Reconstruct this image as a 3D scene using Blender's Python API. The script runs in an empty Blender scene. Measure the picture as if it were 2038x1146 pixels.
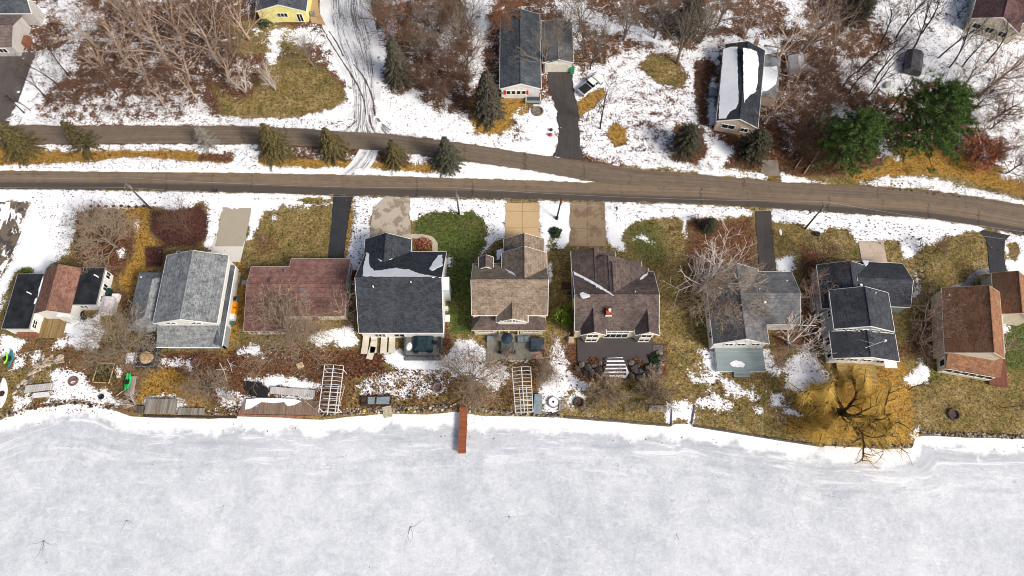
import bpy, bmesh, math, random
import numpy as np
from mathutils import Vector, Matrix

# ---------------------------------------------------------------- camera, world, sun, exposure
SC = bpy.context.scene
C = SC.collection
H = 105.0                       # drone height above the lawns
PITCH = math.radians(22.4)      # tilt away from straight down
FPX = 1377.0                    # focal length in photograph pixels (2038 wide)
cam_d = bpy.data.cameras.new('camera')
cam = bpy.data.objects.new('camera', cam_d); C.objects.link(cam)
cam.location = (0, 0, H); cam.rotation_euler = (PITCH, 0, 0)
cam_d.sensor_width = 36.0; cam_d.lens = 36.0 * FPX / 2038.0
cam_d.clip_start = 1.0; cam_d.clip_end = 3000.0
SC.camera = cam
SUN_DIR = Vector((0.66, -0.46, 0.66)).normalized()      # towards the sun
w = bpy.data.worlds.new('World'); SC.world = w; w.use_nodes = True
nt = w.node_tree
bg = nt.nodes['Background']; bg.inputs['Strength'].default_value = 0.098
sky = nt.nodes.new('ShaderNodeTexSky'); sky.sky_type = 'NISHITA'; sky.sun_disc = False
sky.sun_elevation = math.asin(SUN_DIR.z); sky.sun_rotation = math.atan2(SUN_DIR.x, SUN_DIR.y)
sky.air_density = 1.0; sky.dust_density = 6.0; sky.ozone_density = 1.0
nt.links.new(sky.outputs[0], bg.inputs['Color'])
sun_d = bpy.data.lights.new('sun', 'SUN'); sun_d.energy = 2.7; sun_d.angle = math.radians(16.0); sun_d.color = (1.0, 0.95, 0.87)
sun = bpy.data.objects.new('sun', sun_d); C.objects.link(sun)
sun.rotation_euler = SUN_DIR.to_track_quat('Z', 'Y').to_euler(); sun.location = (60, -40, 90)
SC.cycles.filter_width = 1.0
SC.view_settings.view_transform = 'Standard'; SC.view_settings.look = 'None'
SC.view_settings.exposure = 0.37; SC.view_settings.gamma = 1.0
try: SC.view_settings.use_curve_mapping = False
except Exception: pass

# ---------------------------------------------------------------- placing: photograph pixel + height -> world point
CA, SA = math.cos(PITCH), math.sin(PITCH)
def ray(px, py):
    x, y = (px - 1019.0) / FPX, -(py - 573.0) / FPX
    return Vector((x, y * CA + SA, y * SA - CA))
def U(px, py, z=0.0):
    d = ray(px, py); t = (z - H) / d.z
    return Vector((d.x * t, d.y * t, z))
def UP(px, py, P0, n):
    d = ray(px, py); o = Vector((0, 0, H))
    return o + d * ((P0 - o).dot(n) / d.dot(n))
def sc_at(px, py, z=0.0):       # pixels per metre there
    d = ray(px, py); t = (z - H) / d.z
    return FPX / t
def pole_height(bx, by, tx, ty):
    b = U(bx, by); best = (1e9, 0)
    for k in range(1, 300):
        z = k * 0.1; t = U(tx, ty, z)
        dd = (t.x - b.x) ** 2 + (t.y - b.y) ** 2
        if dd < best[0]: best = (dd, z)
    return best[1]

# ---------------------------------------------------------------- mesh builder and tags
class MB:
    def __init__(s): s.v = []; s.f = []; s.m = []; s.uv = {}
    def add(s, vs, fs, mi=0):
        o = len(s.v); s.v.extend([tuple(p) for p in vs])
        for f in fs: s.f.append(tuple(i + o for i in f)); s.m.append(mi)
    def poly(s, pts, mi=0): s.add(pts, [tuple(range(len(pts)))], mi)
    def box(s, x0, x1, y0, y1, z0, z1, mi=0):
        s.add([(x0,y0,z0),(x1,y0,z0),(x1,y1,z0),(x0,y1,z0),(x0,y0,z1),(x1,y0,z1),(x1,y1,z1),(x0,y1,z1)],
              [(3,2,1,0),(4,5,6,7),(0,1,5,4),(1,2,6,5),(2,3,7,6),(3,0,4,7)], mi)
    def obox(s, c, sx, sy, sz, a=0.0, mi=0, tilt=0.0):     # centre of base, size, turn
        M = Matrix.Translation(c) @ Matrix.Rotation(a, 4, 'Z') @ Matrix.Rotation(tilt, 4, 'Y')
        vs = [M @ Vector((x*sx/2, y*sy/2, z*sz)) for z in (0,1) for x, y in ((-1,-1),(1,-1),(1,1),(-1,1))]
        s.add(vs, [(3,2,1,0),(4,5,6,7),(0,1,5,4),(1,2,6,5),(2,3,7,6),(3,0,4,7)], mi)
    def prism(s, pts, z0, z1, mi=0):
        n = len(pts)
        a = sum(pts[i][0]*pts[(i+1)%n][1] - pts[(i+1)%n][0]*pts[i][1] for i in range(n))
        if a < 0: pts = pts[::-1]
        vs = [(p[0],p[1],z0) for p in pts] + [(p[0],p[1],z1) for p in pts]
        s.add(vs, [tuple(range(n))[::-1], tuple(range(n,2*n))] + [(i,(i+1)%n,n+(i+1)%n,n+i) for i in range(n)], mi)
    def extrude(s, sec, axis, a0, a1, mi=0):               # section [(u, z)] extruded along 'x' or 'y'
        n = len(sec)
        P = (lambda a,u,z: (a,u,z)) if axis == 'x' else (lambda a,u,z: (u,a,z))
        vs = [P(a0,u,z) for u,z in sec] + [P(a1,u,z) for u,z in sec]
        s.add(vs, [tuple(range(n)), tuple(range(n,2*n))[::-1]] + [(n+i,n+(i+1)%n,(i+1)%n,i) for i in range(n)], mi)
    def tube(s, pts, rs, n=6, mi=0, cap=True):
        pts = [Vector(p) for p in pts]; k = len(pts)
        if not isinstance(rs, (list, tuple)): rs = [rs] * k
        o = len(s.v); d = None
        for i, p in enumerate(pts):
            d = (pts[min(i+1,k-1)] - pts[max(i-1,0)])
            d = d.normalized() if d.length > 1e-9 else Vector((0,0,1))
            ax = d.cross(Vector((0.31,0.17,0.93)));
            if ax.length < 1e-4: ax = d.cross(Vector((1,0,0)))
            ax.normalize(); ay = d.cross(ax)
            for j in range(n):
                t = 2*math.pi*j/n
                q = p + (ax*math.cos(t) + ay*math.sin(t)) * rs[i]; s.v.append((q.x,q.y,q.z))
        for i in range(k-1):
            for j in range(n):
                a = o+i*n+j; b = o+i*n+(j+1)%n
                s.f.append((a,b,b+n,a+n)); s.m.append(mi)
        if cap and n > 2:
            s.f.append(tuple(o+j for j in range(n))[::-1]); s.m.append(mi)
            s.f.append(tuple(o+(k-1)*n+j for j in range(n))); s.m.append(mi)
    def cyl(s, c, r, z0, z1, n=16, mi=0, r1=None):
        s.tube([(c[0],c[1],z0),(c[0],c[1],z1)], [r, r if r1 is None else r1], n, mi)
    def ring(s, c, R, r, n=24, m=8, mi=0, z=0.0):
        o = len(s.v)
        for i in range(n):
            a = 2*math.pi*i/n
            for j in range(m):
                b = 2*math.pi*j/m; q = R + r*math.cos(b)
                s.v.append((c[0]+q*math.cos(a), c[1]+q*math.sin(a), z + r + r*math.sin(b)))
        for i in range(n):
            for j in range(m):
                s.f.append((o+i*m+j, o+((i+1)%n)*m+j, o+((i+1)%n)*m+(j+1)%m, o+i*m+(j+1)%m)); s.m.append(mi)
    def blob(s, c, rx, ry, rz, rng, n=9, m=6, jit=0.18, mi=0):
        o = len(s.v)
        for j in range(m+1):
            ph = math.pi*j/m
            for i in range(n):
                a = 2*math.pi*i/n; k = 1 + rng.uniform(-jit, jit)
                s.v.append((c[0]+rx*k*math.sin(ph)*math.cos(a), c[1]+ry*k*math.sin(ph)*math.sin(a), c[2]+rz*k*math.cos(ph)))
        for j in range(m):
            for i in range(n):
                s.f.append((o+j*n+i, o+(j+1)*n+i, o+(j+1)*n+(i+1)%n, o+j*n+(i+1)%n)); s.m.append(mi)
    def build(s, name, mats, parent=None, local=False, loc=None, smooth=False):
        if not isinstance(mats, (list, tuple)): mats = [mats]
        M = None; base = Vector(loc) if loc is not None else None
        if parent is not None and not local:
            root = parent.parent or parent
            M = (Matrix.Translation(root.location) @ Matrix.Rotation(root.rotation_euler.z, 4, 'Z')).inverted()
        v = s.v
        if M is not None:
            A = np.array(v, dtype=float).reshape(-1,3); R = np.array(M)
            v = (A @ R[:3,:3].T + R[:3,3]).tolist()
        elif base is not None:
            v = (np.array(v, dtype=float).reshape(-1,3) - np.array(base)).tolist()
        me = bpy.data.meshes.new(name); me.from_pydata(v, [], s.f)
        for m_ in mats: me.materials.append(m_)
        if len(mats) > 1: me.polygons.foreach_set('material_index', s.m)
        if smooth: me.polygons.foreach_set('use_smooth', [True]*len(me.polygons))
        me.validate(); me.update()
        o = bpy.data.objects.new(name, me); C.objects.link(o)
        if parent is not None: o.parent = parent
        elif base is not None: o.location = base
        return o
def tag(o, label=None, cat=None, group=None, kind=None):
    if label: o['label'] = label
    if cat: o['category'] = cat
    if group: o['group'] = group
    if kind: o['kind'] = kind
    return o
def thing(name, label, cat, loc=(0,0,0), rot=0.0, group=None):
    o = bpy.data.objects.new(name, None); C.objects.link(o)
    o.empty_display_size = 0.3
    o.location = loc; o.rotation_euler = (0,0,rot)
    return tag(o, label, cat, group)
def dup(root, loc, rot=0.0, scale=1.0, label=None, cat=None, group=None):
    r = root.copy(); C.objects.link(r); r.location = loc; r.rotation_euler = (0,0,rot); r.scale = (scale,)*3 if not isinstance(scale, tuple) else scale
    if label: r['label'] = label
    if cat: r['category'] = cat
    if group: r['group'] = group
    elif 'group' in r.keys(): del r['group']
    for ch in list(root.children):
        c = ch.copy(); C.objects.link(c); c.parent = r
        for g in list(ch.children):
            d = g.copy(); C.objects.link(d); d.parent = c
    return r

# ---------------------------------------------------------------- materials
def srgb(r, g, b):
    f = lambda c: (c/255.0)/12.92 if c/255.0 <= 0.04045 else (((c/255.0)+0.055)/1.055)**2.4
    return (f(r), f(g), f(b), 1.0)
class NT:
    def __init__(s, name):
        s.mat = bpy.data.materials.new(name); s.mat.use_nodes = True
        s.t = s.mat.node_tree; s.b = s.t.nodes['Principled BSDF']; s.b.inputs['Specular IOR Level'].default_value = 0.25
    def n(s, typ, **kw):
        nd = s.t.nodes.new(typ)
        for k, v in kw.items(): setattr(nd, k, v)
        return nd
    def l(s, a, b): s.t.links.new(a, b)
    def put(s, sock, v):
        if hasattr(v, 'is_linked') or isinstance(v, bpy.types.NodeSocket): s.l(v, sock)
        else: sock.default_value = v
    def pos(s): return s.n('ShaderNodeNewGeometry').outputs['Position']
    def objco(s): return s.n('ShaderNodeTexCoord').outputs['Object']
    def uv(s): return s.n('ShaderNodeTexCoord').outputs['UV']
    def mapv(s, v, scale=(1,1,1), rot=(0,0,0), loc=(0,0,0)):
        m = s.n('ShaderNodeMapping'); s.l(v, m.inputs[0]); m.inputs['Scale'].default_value = scale; m.inputs['Rotation'].default_value = rot; m.inputs['Location'].default_value = loc
        return m.outputs[0]
    def noise(s, v, scale, detail=3.0, rough=0.55, dist=0.0):
        m = s.n('ShaderNodeTexNoise'); s.l(v, m.inputs['Vector']); m.inputs['Scale'].default_value = scale
        m.inputs['Detail'].default_value = detail; m.inputs['Roughness'].default_value = rough; m.inputs['Distortion'].default_value = dist
        return m.outputs[0]
    def vor(s, v, scale, feature='F1', out=0):
        m = s.n('ShaderNodeTexVoronoi', feature=feature); s.l(v, m.inputs['Vector']); m.inputs['Scale'].default_value = scale
        return m.outputs[out]
    def wave(s, v, scale, direction='X', dist=0.0, profile='SIN'):
        m = s.n('ShaderNodeTexWave', wave_type='BANDS', bands_direction=direction, wave_profile=profile); s.l(v, m.inputs['Vector'])
        m.inputs['Scale'].default_value = scale; m.inputs['Distortion'].default_value = dist
        return m.outputs[1]
    def math(s, op, a, b=0.0, clamp=False):
        m = s.n('ShaderNodeMath', operation=op, use_clamp=clamp); s.put(m.inputs[0], a); s.put(m.inputs[1], b); return m.outputs[0]
    def step(s, v, a, b):
        m = s.n('ShaderNodeMapRange'); m.clamp = True; s.put(m.inputs[0], v); m.inputs[1].default_value = a; m.inputs[2].default_value = b; return m.outputs[0]
    def mix(s, f, a, b):
        m = s.n('ShaderNodeMix', data_type='RGBA'); s.put(m.inputs[0], f); s.put(m.inputs[6], a); s.put(m.inputs[7], b); return m.outputs[2]
    def attr(s, name, out='Fac'):
        a = s.n('ShaderNodeAttribute'); a.attribute_name = name; return a.outputs[out]
    def sep(s, v):
        m = s.n('ShaderNodeSeparateXYZ'); s.l(v, m.inputs[0]); return m.outputs
    def bump(s, h, strength=0.4, dist=0.1):
        b = s.n('ShaderNodeBump'); b.inputs['Strength'].default_value = strength; b.inputs['Distance'].default_value = dist
        s.l(h, b.inputs['Height']); s.l(b.outputs[0], s.b.inputs['Normal'])
    def col(s, c): s.put(s.b.inputs['Base Color'], c)
    def rough(s, r): s.put(s.b.inputs['Roughness'], r)
_m = {}
def flat(name, c, rough=0.6, var=0.12, scale=3.0, metal=0.0):
    if name in _m: return _m[name]
    k = NT(name); n = k.noise(k.objco(), scale, 4.0)
    a = tuple(x*(1-2*var) for x in c[:3])+(1,); b = tuple(min(1,x*(1+2*var)) for x in c[:3])+(1,)
    k.col(k.mix(k.step(n, 0.3, 0.7), a, b)); k.rough(rough); k.b.inputs['Metallic'].default_value = metal
    _m[name] = k.mat; return k.mat
def shingle(name, c1, c2, stain=None, course=0.18, amp=1.0):
    """c1 dark grain, c2 light grain; courses follow height so they run level on any slope"""
    if name in _m: return _m[name]
    c1 = tuple(x*.62 for x in c1[:3])+(1,); c2 = tuple(x*.92 for x in c2[:3])+(1,)
    k = NT(name); p = k.objco()
    g = k.noise(p, 5.5, 3.0, 0.7); g2 = k.noise(p, 1.1, 3.0); big = k.noise(p, 0.22, 3.0)
    v = k.vor(k.mapv(p, (2.2,2.2,5.0)), 1.0, 'F1', 1)
    vx = k.sep(v)[0]
    f = k.math('ADD', k.math('MULTIPLY', k.step(g, 0.30, 0.70), 0.62), k.math('MULTIPLY', vx, 0.38))
    f = k.math('ADD', f, k.math('MULTIPLY', k.math('SUBTRACT', g2, 0.5), 0.5), True)
    c = k.mix(f, c1, c2)
    wth = k.noise(p, .45, 5.0, .65, .4); c = k.mix(k.math('MULTIPLY', k.step(wth, .52, .66), .35), c, c1); c = k.mix(k.math('MULTIPLY', k.step(wth, .46, .34), .28), c, c2)
    z = k.sep(p)[2]
    saw = k.math('FRACT', k.math('DIVIDE', z, course))
    c = k.mix(k.math('MULTIPLY', k.step(saw, 0.16, 0.0), 0.45), c, tuple(x*0.35 for x in c1[:3])+(1,))
    if stain: c = k.mix(k.math('MULTIPLY', k.step(big, 0.45, 0.68), 0.55), c, stain)
    k.col(c); k.rough(0.9); k.bump(k.math('ADD', g, saw), 0.5, 0.03)
    _m[name] = k.mat; return k.mat
def siding(name, c, step=0.2, rough=0.55):
    if name in _m: return _m[name]
    k = NT(name); p = k.objco(); z = k.sep(p)[2]
    saw = k.math('FRACT', k.math('DIVIDE', z, step)); n = k.noise(p, 1.5, 4.0)
    a = tuple(x*0.82 for x in c[:3])+(1,)
    cc = k.mix(k.step(n, 0.3, 0.7), a, c)
    cc = k.mix(k.math('MULTIPLY', k.step(saw, 0.18, 0.0), 0.5), cc, tuple(x*0.45 for x in c[:3])+(1,))
    k.col(cc); k.rough(rough); k.bump(saw, 0.4, 0.02)
    _m[name] = k.mat; return k.mat
def planks(name, c1, c2, width=0.15, direction='X', gap=None):
    """boards lie across: 'X' means the gaps repeat along x"""
    if name in _m: return _m[name]
    k = NT(name); p = k.objco(); xyz = k.sep(p); u = k.math('DIVIDE', xyz[0 if direction == 'X' else 1], width)
    cell = k.math('FLOOR', u); fr = k.math('FRACT', u)
    wn = k.n('ShaderNodeTexWhiteNoise', noise_dimensions='1D'); k.l(cell, wn.inputs['W'])
    sc = (6.0,0.7,1) if direction == 'X' else (0.7,6.0,1)
    g = k.noise(k.mapv(p, sc), 1.0, 4.0, 0.6)
    f = k.math('ADD', k.math('MULTIPLY', wn.outputs[0], 0.5), k.math('MULTIPLY', k.step(g, 0.3, 0.7), 0.5))
    c = k.mix(f, c1, c2)
    gp = k.math('MAXIMUM', k.step(fr, 0.09, 0.0), k.step(fr, 0.91, 1.0))
    c = k.mix(k.math('MULTIPLY', gp, 0.85), c, gap or tuple(x*0.2 for x in c1[:3])+(1,))
    k.col(c); k.rough(0.85); k.bump(fr, 0.2, 0.01)
    _m[name] = k.mat; return k.mat
def snow_mat():
    k = NT('snow'); p = k.pos(); n = k.noise(p, 0.9, 5.0, 0.6); n2 = k.noise(p, 5.0, 3.0)
    k.col(k.mix(k.step(n, 0.3, 0.7), (0.80,0.83,0.88,1), (0.90,0.91,0.93,1))); k.rough(0.75)
    k.bump(k.math('ADD', n, k.math('MULTIPLY', n2, 0.4)), 0.5, 0.12)
    k.b.inputs['Subsurface Weight'].default_value = 0.0
    return k.mat
SNOW = snow_mat()
WHITE = flat('white_trim', (0.78,0.78,0.76,1), 0.5, 0.05)
BLACK = flat('black_metal', (0.02,0.02,0.022,1), 0.5)
GREYM = flat('grey_metal', (0.32,0.33,0.34,1), 0.4, 0.1, 3.0, 0.6)
GLASSM = flat('window_glass', (0.015,0.02,0.028,1), 0.08, 0.3, 0.8)
CREAM = siding('cream_siding', (0.66,0.60,0.47,1))
WHITES = siding('white_siding', (0.74,0.74,0.72,1))
# ---------------------------------------------------------------- ground: one sheet, painted by zones (pixel outlines laid on the lawn plane)
SHORE_PX = [(-220,880),(-60,850),(0,834),(40,818),(90,807),(150,802),(200,806),(235,818),(262,828),(300,830),(420,832),(470,827),(560,830),(640,834),(700,828),(770,822),(850,824),(905,818),(960,826),(1060,828),(1115,830),(1335,848),(1340,842),(1378,842),(1382,846),(1450,856),(1560,874),(1640,886),(1760,892),(1815,891),(1822,868),(1850,866),(1930,870),(2038,872),(2300,880)]
LAND = SHORE_PX + [(4200,860),(9000,500),(9000,-320),(1019,-420),(-7000,-320),(-7000,500),(-2200,880)]
def wpoly(px, z=0.0): return np.array([[U(a,b,z).x, U(a,b,z).y] for a, b in px])
def sdf(P, V):                       # + inside, metres
    d2 = np.full(len(P), 1e12); ins = np.zeros(len(P), bool)
    for i in range(len(V)):
        a = V[i]; b = V[(i+1) % len(V)]; e = b - a; L = e @ e
        if L < 1e-9: continue
        t = np.clip(((P - a) @ e) / L, 0, 1); q = P - a - t[:,None]*e
        d2 = np.minimum(d2, (q*q).sum(1))
        c = (a[1] > P[:,1]) != (b[1] > P[:,1])
        if c.any():
            xi = a[0] + (P[:,1]-a[1]) / (b[1]-a[1] if b[1] != a[1] else 1e-9) * e[0]
            ins ^= c & (P[:,0] < xi)
    d = np.sqrt(d2); return np.where(ins, d, -d)
STEP = 0.42
xs = np.concatenate([[-900,-500,-300,-200,-160,-135], np.arange(-118,118.01,STEP), [135,160,200,300,500,900]])
ys = np.concatenate([np.arange(8,114.01,STEP), [118,124,132,145,170,220,320,500,900]])
GX, GY = np.meshgrid(xs, ys); P = np.stack([GX.ravel(), GY.ravel()], 1); NP_ = len(P)
# land edge on a plane a little below the lawn
shore_w = np.array([[U(a,b,-0.25).x, U(a,b,-0.25).y] for a, b in SHORE_PX])
land_w = np.concatenate([shore_w, np.array([[900.,15.],[900.,900.],[-900.,900.],[-900.,15.]])])
def sdf_land(Q): return sdf(Q, land_w)
CH = {k: np.zeros(NP_) for k in 'SLGOD'}
def paint(px, S=None, t=None, soft=0.5, amt=1.0):
    V = wpoly(px); lo = V.min(0)-3; hi = V.max(0)+3
    idx = np.nonzero((P[:,0]>lo[0])&(P[:,0]<hi[0])&(P[:,1]>lo[1])&(P[:,1]<hi[1]))[0]
    if not len(idx): return
    d = sdf(P[idx], V); f = np.clip(d/(2*soft)+0.5, 0, 1); f = f*f*(3-2*f)*amt
    if S is not None: CH['S'][idx] = CH['S'][idx]*(1-f) + S*f
    if t is not None:
        for k in 'LGOD': CH[k][idx] = CH[k][idx]*(1-f) + (1.0 if k == t else 0.0)*f
# --- kinds of ground (default: olive dry lawn)  L leaf litter, G green, O straw gold, D dark soil
far = P[:,1] > U(1019,330).y
CH['L'][far] = 1.0; CH['S'][far] = 0.36
paint([(420,165),(470,200),(500,190),(530,120),(600,110),(650,140),(695,185),(690,225),(560,240),(440,232)], t='N', S=0, soft=1.5)
paint([(440,45),(520,40),(620,60),(600,105),(450,110)], t='N', S=.15, soft=1.5)
paint([(930,200),(985,190),(1080,198),(1045,215),(1020,235),(1015,262),(940,275)], t='O', S=0, soft=1.2)
paint([(1000,190),(1085,192),(1080,205),(1000,205)], t='O', S=0)
paint([(1445,255),(1740,255),(1740,345),(1560,352),(1440,330)], t='L', S=.12, soft=1.5)
paint([(1760,315),(1800,290),(1900,300),(2038,365),(2060,395),(1900,350),(1770,345)], t='O', S=0.05, soft=1.2)
paint([(1690,345),(1790,325),(1800,345),(1700,362)], t='O', S=0.05, soft=1.0)
paint([(1340,700),(1640,700),(1620,860),(1390,840)], t='N', S=.2, soft=2.0)
paint([(-60,288),(1020,335),(1200,360),(880,350),(-60,340)], t='O', S=0.05, soft=0.6)
paint([(170,293),(320,295),(470,300),(470,325),(330,322),(180,325)], t='O', S=0.0, soft=0.5)
paint([(400,296),(470,300),(460,322),(390,320)], t='L', S=0.2, soft=0.6)
# southern yards
paint([(60,400),(500,400),(480,560),(0,700),(-30,520)], t='N', S=0.02, soft=1.0)
paint([(150,425),(250,420),(280,440),(330,470),(330,520),(280,560),(240,640),(220,560),(140,520)], t='L', S=0.0, soft=1.6, amt=.8)
paint([(240,415),(300,412),(300,470),(320,490),(300,540),(260,590),(235,560),(270,500),(270,460)], t='O', S=0.0, soft=1.2)
paint([(300,420),(400,408),(420,440),(415,470),(390,490),(330,490),(300,460)], t='D', S=0.0, soft=1.0)
paint([(288,490),(325,490),(325,530),(290,532)], t='D', S=0.0, soft=.6)
paint([(0,665),(160,660),(330,720),(480,690),(700,660),(720,700),(690,830),(470,830),(250,830),(0,840)], t='L', S=0.26, soft=1.5, amt=.55)
paint([(30,735),(110,725),(100,760),(60,800),(0,830),(0,760)], t='N', S=0.05, soft=1.5)
paint([(300,740),(345,730),(400,765),(405,810),(270,806),(285,770)], t='O', S=0.0, soft=1.0)
paint([(320,700),(480,700),(500,760),(420,780),(350,735)], t='L', S=0.1, soft=1.2)
paint([(380,725),(440,735),(470,790),(420,810)], t='D', S=0.1, soft=1.2, amt=.7)
paint([(446,520),(490,520),(486,640),(450,720),(430,700),(455,640)], t='O', S=0.0, soft=0.8, amt=.7)
paint([(690,700),(760,705),(765,735),(740,745),(680,745),(670,720)], t='L', S=0.03, soft=0.8)
paint([(510,410),(660,402),(655,512),(495,530),(490,490)], t='N', S=0, soft=0.6)
paint([(505,470),(545,460),(560,500),(500,515)], t='L', S=0, soft=1.0, amt=.5)
paint([(695,400),(706,400),(692,510),(684,510)], t='O', S=0, soft=0.4)
paint([(822,432),(850,420),(900,416),(960,420),(978,450),(965,490),(940,520),(945,660),(892,665),(886,500),(860,500),(830,470)], t='G', S=0, soft=0.7)
paint([(905,470),(925,470),(925,620),(900,640)], t='G', S=0, soft=1.0)
paint([(1090,480),(1130,480),(1138,560),(1140,700),(1090,700)], t='N', S=0, soft=0.8)
paint([(1100,445),(1122,455),(1122,500),(1095,500)], t='G', S=.25, soft=0.8, amt=.9)
paint([(1240,440),(1290,430),(1320,450),(1330,510),(1290,530),(1245,500)], t='G', S=0.15, soft=3.2, amt=.7)
paint([(1365,432),(1395,432),(1395,500),(1372,560),(1360,500)], t='L', S=0, soft=1.2, amt=.7)
paint([(1400,440),(1500,430),(1515,540),(1420,540),(1380,500)], t='L', S=0, soft=1.2, amt=.75)
paint([(1590,480),(1640,500),(1640,690),(1540,700),(1530,650),(1595,640)], t='L', S=0, soft=1.2, amt=.75)
paint([(1640,690),(1800,680),(1880,560),(1870,700),(1790,720)], t='L', S=0, soft=1.6, amt=.7)
paint([(1600,760),(1700,740),(1800,720),(1815,760),(1818,884),(1640,876),(1560,860),(1580,800)], t='O', S=0, soft=1.6)
paint([(1980,640),(2060,630),(2060,740),(1995,740)], t='G', S=0, soft=1.2, amt=.8)
paint([(1900,470),(1960,460),(1965,530),(1900,560),(1850,560)], t='N', S=0, soft=0.8)
paint([(1890,475),(1945,470),(1950,500),(1895,510)], t='G', S=0, soft=1.6, amt=.35)
paint([(1115,680),(1330,680),(1330,760),(1115,760)], t='L', S=0.05, soft=0.8, amt=.8)
paint([(1180,760),(1335,755),(1340,845),(1120,830),(1120,790)], t='N', S=0.12, soft=0.8)
paint([(1245,765),(1290,760),(1290,830),(1240,825)], t='G', S=0.0, soft=1.6, amt=.4)
paint([(820,660),(890,640),(900,690),(880,720),(820,715)], t='L', S=0, soft=0.6)
paint([(960,690),(1090,690),(1090,790),(1000,815),(900,815),(880,760)], t='L', S=.28, soft=1.2, amt=.55)
for q in [[(440,700),(520,690),(640,700),(690,770),(690,815),(450,815)]]: paint(q, t='L', S=.24, soft=1.5, amt=.5)
# --- snow, north of the upper road
NS = [
 (.86,[(10,252),(20,200),(55,135),(95,98),(140,108),(152,125),(118,155),(92,180),(74,212),(95,234),(150,220),(210,205),(240,196),(280,212),(330,215),(385,200),(398,190),(416,230),(500,236),(560,242),(560,258),(10,256)]),
 (.56,[(78,232),(110,200),(200,190),(330,188),(398,172),(415,215),(330,240),(150,240)]),
 (.85,[(40,210),(60,140),(100,108),(112,130),(80,170),(66,215)]),
 (.75,[(95,0),(150,0),(165,30),(150,60),(130,55),(112,20)]),(.66,[(145,28),(195,25),(190,60),(165,75),(150,105),(130,100)]),
 (.6,[(286,125),(330,85),(340,100),(300,140),(270,160)]),(.55,[(255,95),(280,70),(300,80),(270,105)]),(.55,[(200,80),(225,60),(235,75),(210,95)]),
 (.6,[(60,0),(95,0),(110,40),(80,50)]),
 (.9,[(534,56),(568,58),(552,128),(533,132)]),(.8,[(572,58),(636,55),(650,70),(640,90),(600,92),(575,85)]),(.72,[(636,85),(655,80),(694,150),(690,165),(660,140)]),(.85,[(684,140),(698,140),(700,215),(688,215)]),(.5,[(498,55),(525,50),(520,80),(500,85)]),
 (1.0,[(495,240),(590,235),(640,222),(690,206),(702,210),(702,262),(495,256)]),
 (1.0,[(756,160),(768,188),(800,192),(830,180),(840,206),(872,224),(912,234),(944,252),(944,270),(1020,280),(1110,300),(1110,314),(1020,304),(930,288),(850,274),(750,262),(745,200)]),
 (.72,[(752,60),(778,60),(768,165),(750,165)]),(.6,[(760,0),(800,0),(790,60),(760,60)]),(.6,[(830,20),(860,0),(880,40),(850,60)]),
 (.9,[(920,-10),(978,-10),(968,60),(962,110),(955,165),(942,172),(938,110),(940,60)]),(.8,[(873,50),(900,50),(898,75),(876,78)]),(.75,[(872,85),(898,80),(896,108),(870,118)]),(.6,[(832,48),(865,48),(862,60),(834,60)]),(.6,[(915,105),(930,105),(930,125),(917,125)]),
 (.6,[(860,205),(890,200),(895,215),(865,220)]),(.6,[(915,215),(935,220),(925,235),(912,230)]),
 (.95,[(1020,225),(1054,213),(1082,197),(1108,206),(1116,237),(1112,279),(1104,306),(1040,298),(1005,292),(900,278),(905,236),(937,243),(945,268),(1001,269),(1016,258),(1036,251)]),
 (.6,[(1000,260),(1050,240),(1055,280),(1010,278)]),
 (.80,[(1132,142),(1165,138),(1200,125),(1250,100),(1290,94),(1340,115),(1390,102),(1425,105),(1392,125),(1392,200),(1400,225),(1392,245),(1345,252),(1340,280),(1342,315),(1420,336),(1420,352),(1290,336),(1180,316),(1160,300),(1152,245),(1152,210),(1140,180)]),
 (.62,[(1250,180),(1340,180),(1380,240),(1340,300),(1260,290)]),
 (.75,[(1095,0),(1145,0),(1200,35),(1270,52),(1336,84),(1370,105),(1320,105),(1250,66),(1200,63),(1145,35),(1120,20)]),(.8,[(1128,20),(1153,20),(1150,95),(1136,95)]),
 (.7,[(1400,25),(1450,25),(1450,55),(1400,55)]),(.8,[(1395,75),(1430,75),(1430,125),(1395,122)]),(.95,[(1408,165),(1424,165),(1424,248),(1408,248)]),(.85,[(1390,258),(1462,290),(1464,305),(1440,330),(1400,334),(1380,320)]),
 (1.0,[(1400,332),(1470,340),(1525,346),(1525,358),(1400,352)]),(1.0,[(1553,345),(1600,356),(1662,368),(1640,376),(1550,366)]),
 (.85,[(1660,204),(1690,210),(1705,225),(1690,245),(1660,235)]),(.66,[(1560,255),(1580,262),(1585,310),(1570,315)]),(.9,[(1440,77),(1555,77),(1560,105),(1450,100)]),
 (.70,[(1725,25),(1742,5),(1790,-10),(2060,-10),(2060,365),(1990,355),(1999,300),(1935,240),(1930,170),(1853,162),(1800,180),(1768,192),(1674,162),(1665,110),(1742,124),(1785,85)]),
 (.9,[(1800,95),(1860,60),(1930,70),(1960,120),(1930,160),(1860,160),(1830,130)]),
 (.7,[(1735,260),(1775,300),(1800,310),(1790,325),(1760,310)]),
 (.9,[(1712,362),(1755,350),(1862,352),(1935,371),(2060,402),(2060,420),(1930,396),(1828,380),(1712,372)]),
 (.7,[(1560,0),(1600,0),(1605,60),(1570,50)]),(.6,[(1480,55),(1520,50),(1510,75),(1480,72)]),
]
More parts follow.
